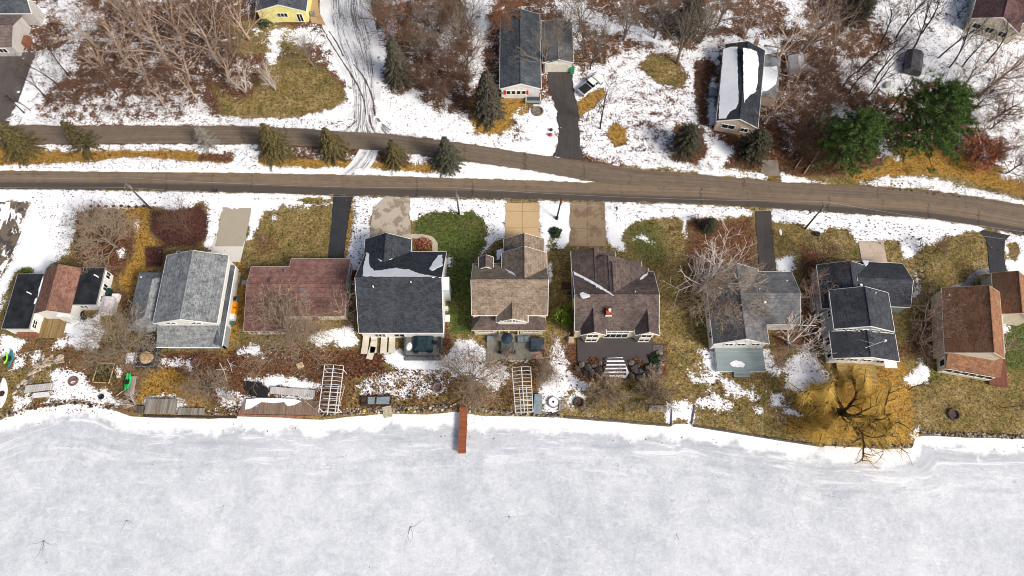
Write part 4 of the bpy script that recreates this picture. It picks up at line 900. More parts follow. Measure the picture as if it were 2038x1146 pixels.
g5w = h.gable(wx0,wx1,ym,h.L(1040,508,5.0).y,wz-(wx1-wx0)/2*.68,wz,'y',R_TAN,CREAM)
vx0 = h.L(1003,475,3.6).x; vx1 = h.L(1083,475,3.6).x; vy1 = h.L(1043,475,3.6).y; vz = 3.6+(vx1-vx0)/2*.62
g5v = h.gable(vx0,vx1,ym+1,vy1,3.6,vz,'y',R_TAN,CREAM)
bx0,bx1,by0,by1 = h.rect((953,538),(982,515),5.2); h.gable(bx0,bx1,by0,by1,5.9,6.7,'y',R_BRN,CREAM,ov=.2,rake=.2,zb=2,name='dormer_roof')
fx0,fx1,fy0,fy1 = h.rect((988,518),(1004,494),3.1); h.flat(fx0,fx1+.8,fy0,fy1,3.1,R_BRN,CREAM)
h.snow([(988,518),(989,498),(1004,494),(1010,498),(1008,505),(998,508),(994,516)],(h.M@Vector((0,0,3.1)),Vector((0,0,1))),seed=11)
h.snow([(1048,548),(1060,538),(1072,530),(1084,524),(1085,526),(1075,534),(1062,543),(1052,549)],g5['hi'],seed=12); h.snow([(1003,533),(1012,537),(1024,546),(1026,549),(1016,544),(1006,537)],g5['hi'],seed=13)
m = MB(); a = h.L(968,716,.12); b = h.L(1056,668,.12); m.box(a.x,b.x,a.y,pyS+.3,.02,.14); h.put(m,'patio',concrete('green_grey_patio',(.20,.19,.155,1),(.30,.285,.235,1),(.17,.15,.12,1),.6))
h5 = h
# --- 6 brown house with red chimney
h = House('brown_house', 'big dusky-brown roofed house with a red chimney and two cream bay windows', 'house', 1225, 590)
ze = 4.2; x0 = h.L(1144,658,ze).x; x1 = h.L(1311,658,ze).x; yS = h.L(1225,658,ze).y; yN = h.L(1225,540,ze).y; ym = (yS+yN)/2; zr = min(8.8,max(6.8,h.zrow(606,1225,ym)))
g6 = h.gable(x0,x1,yS,yN,ze,zr,'x',R_BRN,CREAM)
wx = h.L(1137,500,ze).x; pc = None
eC = h.L(1291,540,ze).x; pit = (zr-.15-ze)/((eC-wx)/2)
for pxE,row,yb in ((1291,523,None),(1277,510,None),(1224,488,None)):
    e_ = h.L(pxE,row+18,ze).x; hw = (e_-wx)/2; yy = h.L(1180,row+ (12 if row < 500 else 10),ze).y
    gg = h.gable(wx-.004*row/100,e_,ym+.5,yy,ze-.003*row/100,ze+hw*pit,'y',R_BRN,CREAM,rakes=False)
    if pxE == 1291: g6w = gg
h.snow([(1141,537),(1148,539),(1160,545),(1175,556),(1195,570),(1212,581),(1222,588),(1215,587),(1198,577),(1180,566),(1160,554),(1143,547)],g6['hi'],seed=14)
h.snow([(1272,556),(1280,548),(1290,541),(1288,548),(1280,553),(1274,557)],g6['hi'],seed=15); h.snow([(1154,584),(1160,582),(1174,586),(1174,591),(1160,593),(1155,590)],g6['hi'],seed=16)
p = h.I@UP(1211,627,*g6['lo']); m = MB(); m.box(p.x-.45,p.x+.45,p.y-.1,p.y+.8,p.z-.8,p.z+.9); ch = h.put(m,'chimney',flat('red_brick',(.36,.075,.04,1),.8,.25,6)); m = MB(); m.box(p.x-.5,p.x+.5,p.y-.19,p.y-.11,p.z-.8,p.z+.3); h.put(m,'chimney_skirt',WHITE,ch); m = MB(); m.cyl((p.x+.05,p.y+.4),.2,p.z+.9,p.z+1.35,12); h.put(m,'flue',WHITE,ch)
sl = (zr-ze)/(ym-yS)
for pa,pb in ((1155,1206),(1264,1312)):
    a = h.L(pa,655,4.35).x; b = h.L(pb,655,4.35).x; c_ = (a+b)/2; hz = 4.35+(b-a)/2*.75; yf = yS-.75
    h.gable(a,b,yf,yS+(hz-ze)/sl+.4,4.35,hz,'y',R_BRN,CREAM,name='bay_roof',zb=4.2,ov=.2,rake=.9,trim=WHITE)
    m = MB(); w2 = (b-a)/2-.25
    m.prism([(c_-w2,yS+.5),(c_-w2*.55,yf+.2),(c_+w2*.55,yf+.2),(c_+w2,yS+.5)],0,4.2); h.put(m,'bay',CREAM)
    for zc in (1.3,3.4): h.window((c_,yf+.19,zc),w2*.95,1.15,'S',cols=2)
h.window(((x0+x1)/2+.3,yS+.24,3.2),3.6,1.3,'S',cols=4); h.window(((x0+x1)/2+.3,yS+.24,1.1),3.6,1.8,'S',cols=4)
for i in range(3): h.window((x0+.24,yS+2+i*3.0,2.4),.9,1.2,'W')
m = MB(); a = h.L(1150,722,.15); b = h.L(1299,676,.15); m.box(a.x,b.x,a.y,yS+.35,.02,.17); h.put(m,'patio',concrete('dark_patio',(.045,.040,.042,1),(.085,.076,.078,1),(.06,.05,.05,1),.5))
h.vent(1187,572,g6['hi'],.07,.35,WHITE); h.vent(1264,581,g6['hi'],.07,.35,WHITE)
h6 = h
# --- 7 weathered grey L-shaped house with pale blue deck
h = House('grey_l_house', 'weathered grey L-shaped house with a pale blue lakeside deck', 'house', 1505, 610)
ze = 3.4; x0 = h.L(1420,684,ze).x; x1 = h.L(1531,684,ze).x; yS = h.L(1480,684,ze).y; yN = h.L(1480,536,ze).y; zr = 5.9
g7 = h.gable(x0,x1,yS,yN,ze,zr,'y',R_GR2,WHITES)
bx1 = h.L(1592,640,ze).x; by0 = h.L(1560,645,ze).y; by1 = h.L(1550,541,ze).y; bm = (by0+by1)/2
g7b = h.gable((x0+x1)/2+1.0,bx1,by0,by1,ze,5.4,'x',R_GR2,WHITES)
for u in (.3,.52,.78): h.window((x0+(x1-x0)*u,yS+.14,2.7),1.2,1.0,'S',cols=2,rows=1)
for i in range(3): h.window((x0+.24,yS+2+i*3.3,1.7),1.0,1.1,'W')
a = h.L(1428,738,.8); b = h.L(1517,688,.8); m = MB(); m.box(a.x,b.x,a.y,yS+.32,.6,.8); dk = h.put(m,'deck',DECKBL); m = MB(); m.box(a.x,a.x+.12,a.y,yS+.3,.0,.59); m.box(a.x+.13,b.x,a.y,a.y+.12,0,.59); m.box(b.x-.12,b.x,a.y+.13,yS+.3,0,.59); h.put(m,'deck_skirt',WHITE,dk)
m = MB(); s0 = h.L(1460,738,.4).x; s1 = h.L(1492,738,.4).x; m.box(s0,s1,a.y-.4,a.y-.01,.35,.55); m.box(s0,s1,a.y-.8,a.y-.41,.1,.28); h.put(m,'deck_step',DECKBL,dk)
h.snow([(1452,722),(1462,717),(1475,720),(1482,724),(1480,730),(1468,731),(1455,728)],(h.M@Vector((0,0,.8)),Vector((0,0,1))),seed=17,t=.05)
h.vent(1511,575,g7b['hi'],.09,.3,WHITE); h.vent(1521,603,g7b['lo'],.13,.35,WHITE,True); h.vent(1566,559,g7b['hi'],.12,.15,WHITE)
m = MB(); q = h.L(1590,645,2); m.tube([(bx1-.2,by0-.1,3.1),(bx1+2.6,by0-.1,3.1)],.05,5); h.put(m,'gutter',WHITE)
h7 = h
# --- 8 navy-roofed house
h = House('navy_roofed_house', 'house with stepped navy-black roofs, white window band and a yellowed wooden deck', 'house', 1725, 620, -3)
ze = 5.0
x0 = h.L(1661,655,ze).x; x1 = h.L(1779,650,ze).x; yS = h.L(1720,657,ze).y; yN = h.L(1715,580,ze).y
g8 = h.gable(x0,x1,yS,yN,ze,7.0,'y',R_NAVY2,GREYS)
for i in range(5): h.window((x0+1.2+i*(x1-x0-2.4)/4,yS+.14,4.7-.02),1.2,.7,'S',cols=2)
lx0 = h.L(1655,716,3.0).x; lx1 = h.L(1789,716,3.0).x; ly = h.L(1720,716,3.0).y
g8l = h.gable(lx0+.2,lx1,ly,yS+.3,3.1,4.6,'y',R_NAVY2,WHITES)
for i in range(4): h.window((lx0+1.6+i*(lx1-lx0-4.2)/3,ly+.14,2.4),1.2,1.0,'S',cols=2)
for i in range(2): h.window((lx0+.44,ly+1.2+i*1.9,1.6),1.2,1.5,'W')
nx0 = h.L(1634,592,3.3).x; nx1 = h.L(1742,580,3.3).x; ny1 = h.L(1690,530,3.3).y
g8n = h.gable(nx0,nx1,yN-2.5,ny1,3.3,5.4,'y',R_NAVY2,GREYS)
ex1 = h.L(1812,610,3.2).x; ey0 = h.L(1790,610,3.2).y; ey1 = h.L(1770,523,3.2).y
g8e = h.gable((nx0+nx1)/2+1,ex1,ey0,ey1,3.2,5.2,'x',R_NAVY2,GREYS)
h.window((x0+.24,yS+3,3.5),1.0,1.0,'W'); h.window((nx0+.24,yN+2,1.6),1.4,1.1,'W')
m = MB(); q = h.L(1735,690,4.6); m.tube([(q.x,q.y,3.9),(q.x,q.y,5.9)],.05,5); m.tube([(q.x-1.6,q.y-.6,5.7),(q.x+1.4,q.y+.6,5.95)],.04,4); m.tube([(q.x-2.2,q.y+.7,5.6),(q.x,q.y,5.85)],.03,4); an = h.put(m,'antenna',GREYM); m = MB(); m.blob((q.x+1.4,q.y+.65,6.0),.25,.25,.25,random.Random(2)); h.put(m,'antenna_ball',WHITE,an)
a = h.L(1670,762,.5); b = h.L(1741,718,.5); m = MB(); m.box(a.x,b.x,a.y,ly+.3,.2,.5); h.put(m,'deck',DECKY)
m = MB(); q = h.L(1765,735,0); m.tube([(q.x,ly-.9,0),(q.x,ly-.9,2.8)],.08,5); m.box(b.x+.2,lx1-.3,ly-1.0,ly+.2,2.7,2.82); h.put(m,'porch_frame',WHITE)
m = MB(); a = h.L(1614,592,.6); m.box(a.x,nx0+.3,yN-2,yN+2.2,0,.6); dk = h.put(m,'side_porch',DECKW); m = MB()
for z_ in (1.0,1.6): m.tube([(a.x,yN-2,z_),(a.x,yN+2.2,z_)],.05,4); m.tube([(a.x,yN+2.2,z_),(nx0,yN+2.2,z_)],.05,4)
for i in range(5): m.tube([(a.x,yN-2+i*1.05,.6),(a.x,yN-2+i*1.05,1.6)],.05,4)
h.put(m,'porch_railing',WHITE,dk)
h.snow([(1716,519),(1730,519),(1728,526),(1722,530)],(h.M@Vector((0,ey1,3.4)),Vector((0,.5,.85)).normalized()),seed=18)
h.vent(1712,569,g8n['hi'],.12,.35,WHITE,True); h.vent(1742,583,g8['hi'],.09,.3,WHITE)
h8 = h
# --- 9 orange-roofed house
h = House('orange_roofed_house', 'rust-orange roofed house with a slanted sunroom and red-brown deck', 'house', 1930, 650, -11)
ze = 3.6
x0 = h.L(1880,690,ze).x; x1 = h.L(1990,690,ze).x; yS = h.L(1960,708,5.0).y; yN = h.L(1890,575,ze).y
r_ = h.L(1975,640,7.0).x
zr9 = 6.9; g9 = h.gable(x0,x1-.6,yS,yN,(ze,5.4),zr9,'y',R_ORG,CREAM,r=r_,trim=flat('cream_trim',(.55,.49,.40,1)))
m = MB(); px_ = h.L(1996,640,3.0).x; h.shed([(x1-.9,yN-2.6,3.6),(x1-.9,yS+2,3.6)],[(px_,yN-2.6,2.9),(px_,yS+2,2.9)],R_ORG,name='side_roof'); m.box(x1-1.5,px_-.3,yS+2.3,yN-2.9,0,2.8); h.put(m,'wall',CREAM)
m = MB(); m.box(px_-.02,px_+.1,yS+2,yN-2.6,2.7,2.86); h.put(m,'gutter',WHITE)
qx0,qx1,qy0,qy1 = h.rect((1988,626),(2052,556),3.2); g9g = h.gable(qx0-.6,qx1-.4,qy0,qy1,3.2,5.2,'y',R_ORG,CREAM,trim=flat('cream_trim',(.55,.49,.40,1)))
# sunroom: low slab roof and window band on two sides
sx0 = h.L(1880,730,2.5).x; sx1 = h.L(1989,750,2.5).x; sy0 = h.L(1930,742,2.5).y
h.shed([(sx0,yS+1.2,3.9),(sx1,yS+1.2,3.9)],[(sx0,sy0,2.7),(sx1,sy0,2.7)],R_ORG,name='sunroom_roof')
m = MB(); m.box(sx0+.25,sx1-.3,sy0+.15,yS+.9,0,2.5); h.put(m,'sunroom_wall',CREAM)
for i in range(6): h.window((sx0+1.1+i*(sx1-sx0-2.2)/5,sy0+.14,1.6),1.15,1.1,'S',cols=1)
for i in range(2): h.window((sx0+.24,sy0+1.2+i*1.5,1.6),1.0,1.2,'W',cols=1)
m = MB(); a = h.L(2004,750,.4); m.box(sx1-.2,a.x,sy0-.4,yS+6,.1,.4); h.put(m,'deck',DECKR)
h.vent(1981,649,(h.M@Vector((x1,0,3.3)),Vector((0,0,1))),.09,.4,WHITE); h.vent(1888,588,g9['lo'],.08,.3,WHITE)
m = MB(); q0 = h.L(1870,640,1.0); m.tube([(x0-.35,yS+1,2.6),(x0-.35,yN-4,2.6)],.06,4)
for i in range(4): m.tube([(x0-.35,yS+1+i*(yN-yS-5)/3,0),(x0-.35,yS+1+i*(yN-yS-5)/3,2.6)],.06,4)
h.put(m,'side_frame',WHITE)
h9 = h
# --- houses north of the road
h = House('mauve_house', 'mauve-roofed house with pale grey end wall in the upper left corner', 'house', 20, 70)
x0,x1,y0,y1 = h.rect((-60,92),(44,30),3.0); h.gable(x0,x1,y0,y1,3.0,4.3,'x',R_PURP,siding('pale_grey_siding',(.50,.48,.47,1)),trim=None); h.window((x1-2.5,y0+.24,1.6),1.4,1.0,'S'); h.window((x1-6,y0+.24,1.6),1.4,1.0,'S')
ux0,ux1,uy0,uy1 = h.rect((-60,26),(70,2),3.4); h.gable(ux0,ux1,uy0,uy1,3.4,5.2,'x',R_SLATE,siding('pale_grey_siding',(.50,.48,.47,1)))
m = MB(); q = h.L(55,92,0); m.box(q.x-.4,q.x+.5,q.y-.3,q.y+1.6,0,1.2); h.put(m,'entry_step',BRICK)
h = House('yellow_house', 'pale yellow house with white trim and dark roof at the top edge', 'house', 565, 15)
x0,x1,y0,y1 = h.rect((508,22),(620,-55),3.0); yg = (x0+x1)/2
g = h.gable(x0,x1,y0,y1,3.0,4.7,'y',R_SLATE,YELLOW); h.window((yg,y0+.14,1.9),1.9,.9,'S',cols=3); h.window((x1-1.6,y0+.14,1.2),1.0,1.9,'S'); h.vent(576,10,g['hi'],.10,.3,BLACK)
m = MB(); q = h.L(617,32,0); m.box(q.x+.2,q.x+1.0,q.y-.2,q.y+.6,0,.8); h.put(m,'utility_box',GREYM)
h = House('red_shutter_house', 'long slate-roofed white house with red shutters and a flat-roofed garage', 'house', 1040, 110)
x0,x1,y0,y1 = h.rect((995,176),(1075,28),3.0); xm_ = h.L(1077,176,3.0).x; g = h.gable(x0,xm_,y0,y1,3.0,4.4,'y',R_SLATE,WHITES)
for i in range(4): h.window((x0+1.5+i*.95,y0+.14,1.75),.62,.95,'S',cols=1)
for u in (x0+.85,x0+5.0):
    m = MB(); m.box(u-.18,u+.18,y0+.08,y0+.145,1.2,2.3); h.put(m,'shutter',flat('red_paint',(.62,.02,.03,1),.5,.05))
m = MB(); px0_ = (x0+xm_)/2+1.0; m.box(px0_,xm_+.1,y0-1.2,y0+.25,0,.5); pf = h.put(m,'porch_floor',flat('porch_dark',(.06,.07,.08,1))); m = MB(); m.box(px0_,xm_+.1,y0-1.3,y0-1.2,.5,1.1); h.put(m,'porch_railing',GREYS,pf); m = MB(); m.tube([(px0_,y0-1.2,0),(px0_,y0-1.2,2.9)],.09,4); m.tube([(xm_-.1,y0-1.2,0),(xm_-.1,y0-1.2,2.9)],.09,4); h.put(m,'porch_post',WHITE,pf)
gx0,gx1,gy0,gy1 = h.rect((1080,124),(1138,44),2.8); h.gable(gx0,gx1,gy0,gy1,2.8,3.7,'y',R_GR2,WHITES); m = MB(); m.box(gx0+.8,gx1-.7,gy0+.08,gy0+.145,.05,2.2); h.put(m,'garage_door',siding('pale_garage_door',(.66,.64,.56,1),.5))
m = MB(); m.box(gx1-.5,gx1+.3,gy0-.3,gy0+.5,0,1.3); h.put(m,'gutter_box',flat('green_paint',(.03,.20,.09,1)))
h = House('snowy_roofed_house', 'beige house whose long roof is covered by two snow slabs', 'house', 1470, 170, -12)
x0 = h.L(1425,246,3.0).x; x1 = h.L(1500,246,3.0).x; y0 = h.L(1460,246,3.0).y; y1 = h.L(1460,90,3.0).y
g = h.gable(x0,x1+.8,y0,y1,3.0,4.6,'y',R_NAVY,BEIGE)
h.snow([(1430,236),(1433,180),(1437,130),(1439,97),(1455,94),(1468,94),(1468,130),(1469,170),(1470,205),(1464,216),(1452,222),(1444,236)],g['lo'],seed=20); h.snow([(1479,95),(1495,98),(1506,104),(1510,125),(1507,160),(1504,182),(1494,188),(1486,196),(1481,204),(1479,160)],g['hi'],seed=21)
h.window((x0+2.4,y0+.14,1.8),2.2,1.0,'S',cols=2); h.window((x1-1.2,y0+.14,1.6),1.2,.9,'S',cols=2)
qa = h.L(1505,188,2.75); qb = h.L(1556,94,2.75); h.flat(x1+.6,qb.x,qa.y,qb.y,2.75,flat('grey_roll_roofing',(.19,.20,.215,1),.8,.25,1),BEIGE)
PW = (h.M@Vector((0,0,2.75)), Vector((0,0,1)))
h.snow([(1505,108),(1512,112),(1530,106),(1552,104),(1554,96),(1512,92),(1502,98)],PW,seed=22); h.snow([(1502,124),(1512,130),(1526,134),(1546,132),(1548,150),(1544,168),(1530,180),(1508,184),(1500,170)],PW,seed=23)
p = h.L(1503,89,2.9); m = MB(); m.box(p.x-.35,p.x+.35,p.y-.35,p.y+.35,2.6,4.2); h.put(m,'chimney',flat('tan_brick',(.36,.24,.15,1),.8,.2,5))
h = House('cream_house', 'cream house with a maroon roof behind leaning bare trees in the top right corner', 'house', 1985, 25, -25)
x0 = h.L(1932,40,3.2).x; x1 = h.L(2070,40,3.2).x; y0 = h.L(1960,44,3.2).y
g = h.gable(x0,x0+9.0,y0,y0+16,3.2,5.4,'y',shingle('maroon_shingle',(.05,.028,.028,1),(.17,.10,.10,1)),CREAM); g_ = h.gable(x0+6,x0+22,y0+3,y0+13,3.2,5.2,'x',shingle('maroon_shingle',(.05,.028,.028,1),(.17,.10,.10,1)),CREAM)
for i in range(3): h.window((x0+1.8+i*2.4,y0+.14,1.8),1.3,1.1,'S')
h.window((x0+12.5,y0+3.24,1.7),1.5,1.1,'S')
# ---------------------------------------------------------------- trees
def bark(name, c1, c2, scale=6.0):
    if name in _m: return _m[name]
    c1 = tuple(x*.72 for x in c1[:3])+(1,); c2 = tuple(x*.92 for x in c2[:3])+(1,)
    k = NT(name); n = k.noise(k.objco(), scale, 4.0, .65); ri = k.n('ShaderNodeObjectInfo').outputs['Random']
    c = k.mix(k.step(n, .32, .68), c1, c2); c = k.mix(k.math('MULTIPLY', ri, .35), c, tuple(x*.5 for x in c1[:3])+(1,))
    k.col(c); k.rough(.9); _m[name] = k.mat; return k.mat
def leafmat(name, c1, c2, c3=None, scale=1.3):
    if name in _m: return _m[name]
    k = NT(name); p = k.objco(); n = k.noise(p, scale, 3.0, .6); n2 = k.noise(p, 7.0, 2.0, .7); ri = k.n('ShaderNodeObjectInfo').outputs['Random']
    f = k.math('ADD', k.math('MULTIPLY', k.step(n, .36, .64), .55), k.math('MULTIPLY', k.step(n2, .3, .7), .45))
    c = k.mix(f, c1, c2)
    if c3: c = k.mix(k.math('MULTIPLY', k.step(n2, .55, .66), .7), c, c3)
    c = k.mix(k.math('MULTIPLY', ri, .3), c, c1); k.col(c); k.rough(.75); _m[name] = k.mat; return k.mat
BK_TAN = bark('tan_bark', (.26,.19,.14,1), (.74,.58,.46,1)); TW_TAN = bark('tan_twigs', (.15,.09,.065,1), (.42,.29,.22,1))
BK_GREY = bark('grey_bark', (.115,.10,.085,1), (.30,.265,.22,1)); TW_GREY = bark('grey_twigs', (.14,.115,.09,1), (.36,.30,.235,1))
BK_DARK = bark('dark_bark', (.018,.014,.013,1), (.085,.062,.055,1)); TW_DARK = bark('dark_twigs', (.035,.022,.02,1), (.13,.085,.075,1))
BK_PURP = bark('maroon_bark', (.07,.045,.03,1), (.24,.16,.115,1)); TW_PURP = bark('maroon_twigs', (.07,.038,.026,1), (.29,.175,.125,1))
BK_WHITE = bark('white_bark', (.42,.36,.32,1), (.88,.83,.78,1)); TW_WHITE = bark('pale_twigs', (.40,.30,.26,1), (.72,.60,.54,1))
TW_PINK = bark('pinkish_twigs', (.17,.105,.085,1), (.44,.30,.25,1)); TW_FUZZ = bark('fuzzy_twigs', (.22,.165,.115,1), (.52,.41,.30,1))
BK_WILL = bark('willow_bark', (.022,.015,.010,1), (.11,.072,.035,1)); TW_WILL = bark('golden_twigs', (.62,.38,.06,1), (1.1,.76,.20,1)); TW_ORNG = bark('orange_twigs', (.34,.16,.07,1), (.62,.36,.20,1))
LF_OAK = leafmat('rust_leaves', (.10,.035,.015,1), (.34,.14,.055,1)); LF_ORNG = leafmat('orange_leaves', (.20,.07,.035,1), (.50,.20,.11,1))
LF_OLIVE = leafmat('olive_needles', (.024,.022,.009,1), (.15,.125,.045,1), (.27,.21,.075,1)); LF_SPR = leafmat('spruce_needles', (.022,.026,.016,1), (.105,.110,.068,1), (.16,.155,.095,1))
LF_DKSPR = leafmat('grey_green_needles', (.030,.028,.020,1), (.115,.108,.075,1), (.17,.15,.105,1)); LF_PINE = leafmat('pine_needles', (.014,.042,.012,1), (.13,.25,.05,1), (.46,.55,.09,1), .55)
LF_CEDAR = leafmat('cedar_foliage', (.020,.020,.012,1), (.085,.080,.048,1), (.13,.115,.07,1)); LF_GREYN = leafmat('bare_grey_needles', (.17,.16,.135,1), (.42,.40,.35,1)); LF_BRIGHT = leafmat('bright_green_leaves', (.03,.06,.010,1), (.20,.29,.035,1), (.40,.38,.05,1))
def perp(d, rng, ang, az):
    ax = d.cross(Vector((.3,.2,.9)));
    if ax.length < 1e-4: ax = d.cross(Vector((1,0,0)))
    ax.normalize(); ay = d.cross(ax); return (d*math.cos(ang) + (ax*math.cos(az)+ay*math.sin(az))*math.sin(ang)).normalized()
def bare_tree(name, seed, h, bm_, tm_, n=(9,6,5,4), ang=(.75,.7,.75,.8), lr=(.62,.55,.55,.55), trunk=.55, r=.22, wob=.16, up=.10, twig=.017, leaf=None, leafn=0, start=.25, stems=1, lean=0.0, droop=0.0, tsplit=2):
    rng = random.Random(seed); A, B, Lf = MB(), MB(), MB()
    def grow(p, d, L, rad, lev):
        ns = (5,4,3,2,1)[min(lev,4)]; pts = [p.copy()]
        for i in range(ns):
            d = (d + Vector((rng.uniform(-1,1),rng.uniform(-1,1),rng.uniform(-1,1)))*wob + Vector((0,0,1))*(up if lev < 3 else up*.5-droop)).normalized(); p = p + d*(L/ns); pts.append(p.copy())
        tip = .45 if lev == 0 else .3; rs = [max(twig*.6, rad*(1-(1-tip)*i/ns)) for i in range(ns+1)]
        (A if lev < tsplit else B).tube(pts, rs, (8,6,4,3,3)[min(lev,4)], cap=lev == 0)
        if lev >= len(n):
            if leaf:
                for _ in range(leafn):
                    q = pts[-1].lerp(pts[0], rng.random()) + Vector((rng.gauss(0,.1),rng.gauss(0,.1),rng.gauss(0,.1))); leafquad(Lf, q, rng, .16)
            return
        k = n[lev]; az0 = rng.uniform(0,6.28)
        for i in range(k):
            t = start + (1-start)*(i+rng.uniform(.2,.9))/k if lev == 0 else .2 + .8*(i+rng.uniform(.1,1))/k
            t = min(t, .99); f = t*ns; j = min(ns-1, int(f)); q = pts[j].lerp(pts[j+1], f-j); dd = (pts[j+1]-pts[j]).normalized()
            a = ang[lev]*rng.uniform(.65,1.25)
            if lev == 0: a *= (1.25-.6*t)
            grow(q, perp(dd, rng, a, az0+i*2.4+rng.uniform(-.5,.5)), L*lr[lev]*(1.25-.6*t)*rng.uniform(.75,1.2), max(twig, rad*(1-.55*t)*.55) if lev < len(n)-1 else twig, lev+1)
        if lev <= 1 and lev > 0:
            pass
    for s_ in range(stems):
        d0 = Vector((lean*math.cos(s_*2.2+seed), lean*math.sin(s_*2.2+seed), 1)).normalized() if (stems > 1 or lean) else Vector((0,0,1))
        grow(Vector((rng.uniform(-.15,.15)*(stems>1), rng.uniform(-.15,.15)*(stems>1), -.2)), d0, h*trunk*(rng.uniform(.8,1.05) if stems > 1 else 1), r, 0)
    root = thing(name, None, 'tree'); A.build('trunk', bm_, root, local=True, smooth=True); B.build('crown', tm_, root, local=True)
    if Lf.v: Lf.build('leaves', leaf, root, local=True)
    return root
def leafquad(mb, q, rng, s, elong=1.0, d=None):
    if d is None: d = Vector((rng.gauss(0,1),rng.gauss(0,1),rng.gauss(0,.6)))
    d = d.normalized(); e_ = d.cross(Vector((rng.gauss(0,1),rng.gauss(0,1),rng.gauss(0,1))))
    if e_.length < 1e-4: return
    e_ = e_.normalized()*s*.5; d = d*s*elong
    mb.add([q-e_*.5, q+d*.5-e_, q+d, q+d*.5+e_], [(0,1,2,3)])
def conifer(name, seed, h, R, mat, bm_=None, whorls=20, per=8, fr=.34, base=.06, droop=.25, power=.85, sparse=0.0, dens=1.0, width=.32):
    rng = random.Random(seed); T, Lf = MB(), MB(); T.tube([(0,0,-.2),(0,0,h*.5),(0,0,h*.98)],[h*.016+.05,h*.01+.03,.02],7)
    for w_ in range(whorls):
        t = base + (1-base)*(w_/whorls); z = h*t; rr = R*((1-t)**power)*rng.uniform(.78,1.1)+.12; az0 = rng.uniform(0,6.28)
        for b in range(per):
            if rng.random() < sparse: continue
            az = az0 + 6.283*b/per + rng.uniform(-.25,.25); L = rr*rng.uniform(.72,1.12); o = Vector((math.cos(az),math.sin(az),0)); pts = []
            for i in range(5):
                u = i/4; pts.append(Vector((0,0,z)) + o*L*u + Vector((0,0,-droop*L*u*u*1.0 + .12*L*u)))
            T.tube(pts, [.035*(1-.6*i/4)*(h/8) for i in range(5)], 3, cap=False)
            nn = max(3, int(L*7*dens))
            for i in range(nn):
                u = .12+.88*(i+rng.random())/nn; f = u*4; j = min(3,int(f)); q = pts[j].lerp(pts[j+1], f-j); side = 1 if i % 2 else -1
                tang = (pts[j+1]-pts[j]).normalized(); lat = Vector((-o.y,o.x,0))*side
                d = (tang*.8 + lat*rng.uniform(.35,1.1) + Vector((0,0,rng.uniform(-.55,.25)))).normalized(); s = fr*(1.15-.5*u)*rng.uniform(.7,1.3)*(h/8)**.4
                e_ = d.cross(Vector((rng.gauss(0,.5),rng.gauss(0,.5),1)));
                if e_.length < 1e-3: continue
                e_ = e_.normalized()*s*width
                Lf.add([q, q+d*s*.45-e_, q+d*s*1.25+Vector((0,0,-.12*s)), q+d*s*.45+e_], [(0,1,2,3)])
    for i in range(14):
        leafquad(Lf, Vector((0,0,h*rng.uniform(.93,1.0))), rng, .16*(h/8)**.5, 1.6, Vector((rng.gauss(0,.5),rng.gauss(0,.5),1)))
    root = thing(name, None, 'tree'); T.build('trunk', bm_ or BK_DARK, root, local=True); Lf.build('crown', mat, root, local=True); return root
def pine(name, seed, h, R, mat):
    rng = random.Random(seed); T, Lf = MB(), MB(); T.tube([(0,0,-.2),(.1,0,h*.5),(0,.1,h*.96)],[.30,.2,.05],8)
    for i in range(110):
        t = .12+.86*(i/110.); z = h*t; rr = R*(math.sin(min(1,(1-t)*1.45+.10)*1.57))*rng.uniform(.6,1.12); az = i*2.4+rng.uniform(-.3,.3); o = Vector((math.cos(az),math.sin(az),0)); a = Vector((0,0,z)); pts = [a, a+o*rr*.5+Vector((0,0,.15*rr)), a+o*rr+Vector((0,0,.34*rr*t))]
        T.tube(pts,[.075,.05,.025],4,cap=False)
        for k in range(int(3+rr*1.7)):
            u = rng.uniform(.3,1.04); f = min(1.999,u*2); j = int(f); q = pts[j].lerp(pts[j+1],f-j)+Vector((rng.gauss(0,.30*u),rng.gauss(0,.30*u),rng.gauss(0,.14)))*(1+.12*rr)
            for _ in range(26):
                d = Vector((rng.gauss(0,1),rng.gauss(0,1),rng.gauss(.45,.8))).normalized(); s = rng.uniform(.30,.58); e_ = d.cross(Vector((rng.gauss(0,1),rng.gauss(0,1),rng.gauss(0,1)))).normalized()*.045
                Lf.add([q+d*.04-e_, q+d*.04+e_, q+d*s+e_*.5, q+d*s-e_*.5],[(0,1,2,3)])
    root = thing(name, None, 'tree'); T.build('trunk', BK_DARK, root, local=True); Lf.build('crown', mat, root, local=True); return root
def round_shrub(name, seed, h, R, mat, n=2600, s=.2, stem=True):
    rng = random.Random(seed); T, Lf = MB(), MB()
    for i in range(9):
        a = i*.7+rng.random(); T.tube([(0,0,-.1),(math.cos(a)*R*.3,math.sin(a)*R*.3,h*.45),(math.cos(a)*R*.7,math.sin(a)*R*.7,h*.8)],[.06,.04,.015],4)
    for i in range(n):
        a = rng.uniform(0,6.283); u = rng.uniform(-.75,1); rr = (1-u*u)**.5; k = (.62+.38*rng.random())*(1+.22*math.sin(a*3+seed)+.15*math.sin(a*7+u*5)); q = Vector((R*rr*k*math.cos(a),R*rr*k*math.sin(a),h*.5+h*.5*u*k)); leafquad(Lf,q,rng,s*rng.uniform(.6,1.3),1.5,Vector((math.cos(a)*rr+rng.gauss(0,.5),math.sin(a)*rr+rng.gauss(0,.5),u+rng.gauss(0,.5))))
    root = thing(name, None, 'shrub'); T.build('stem', BK_DARK, root, local=True); Lf.build('foliage', mat, root, local=True); return root
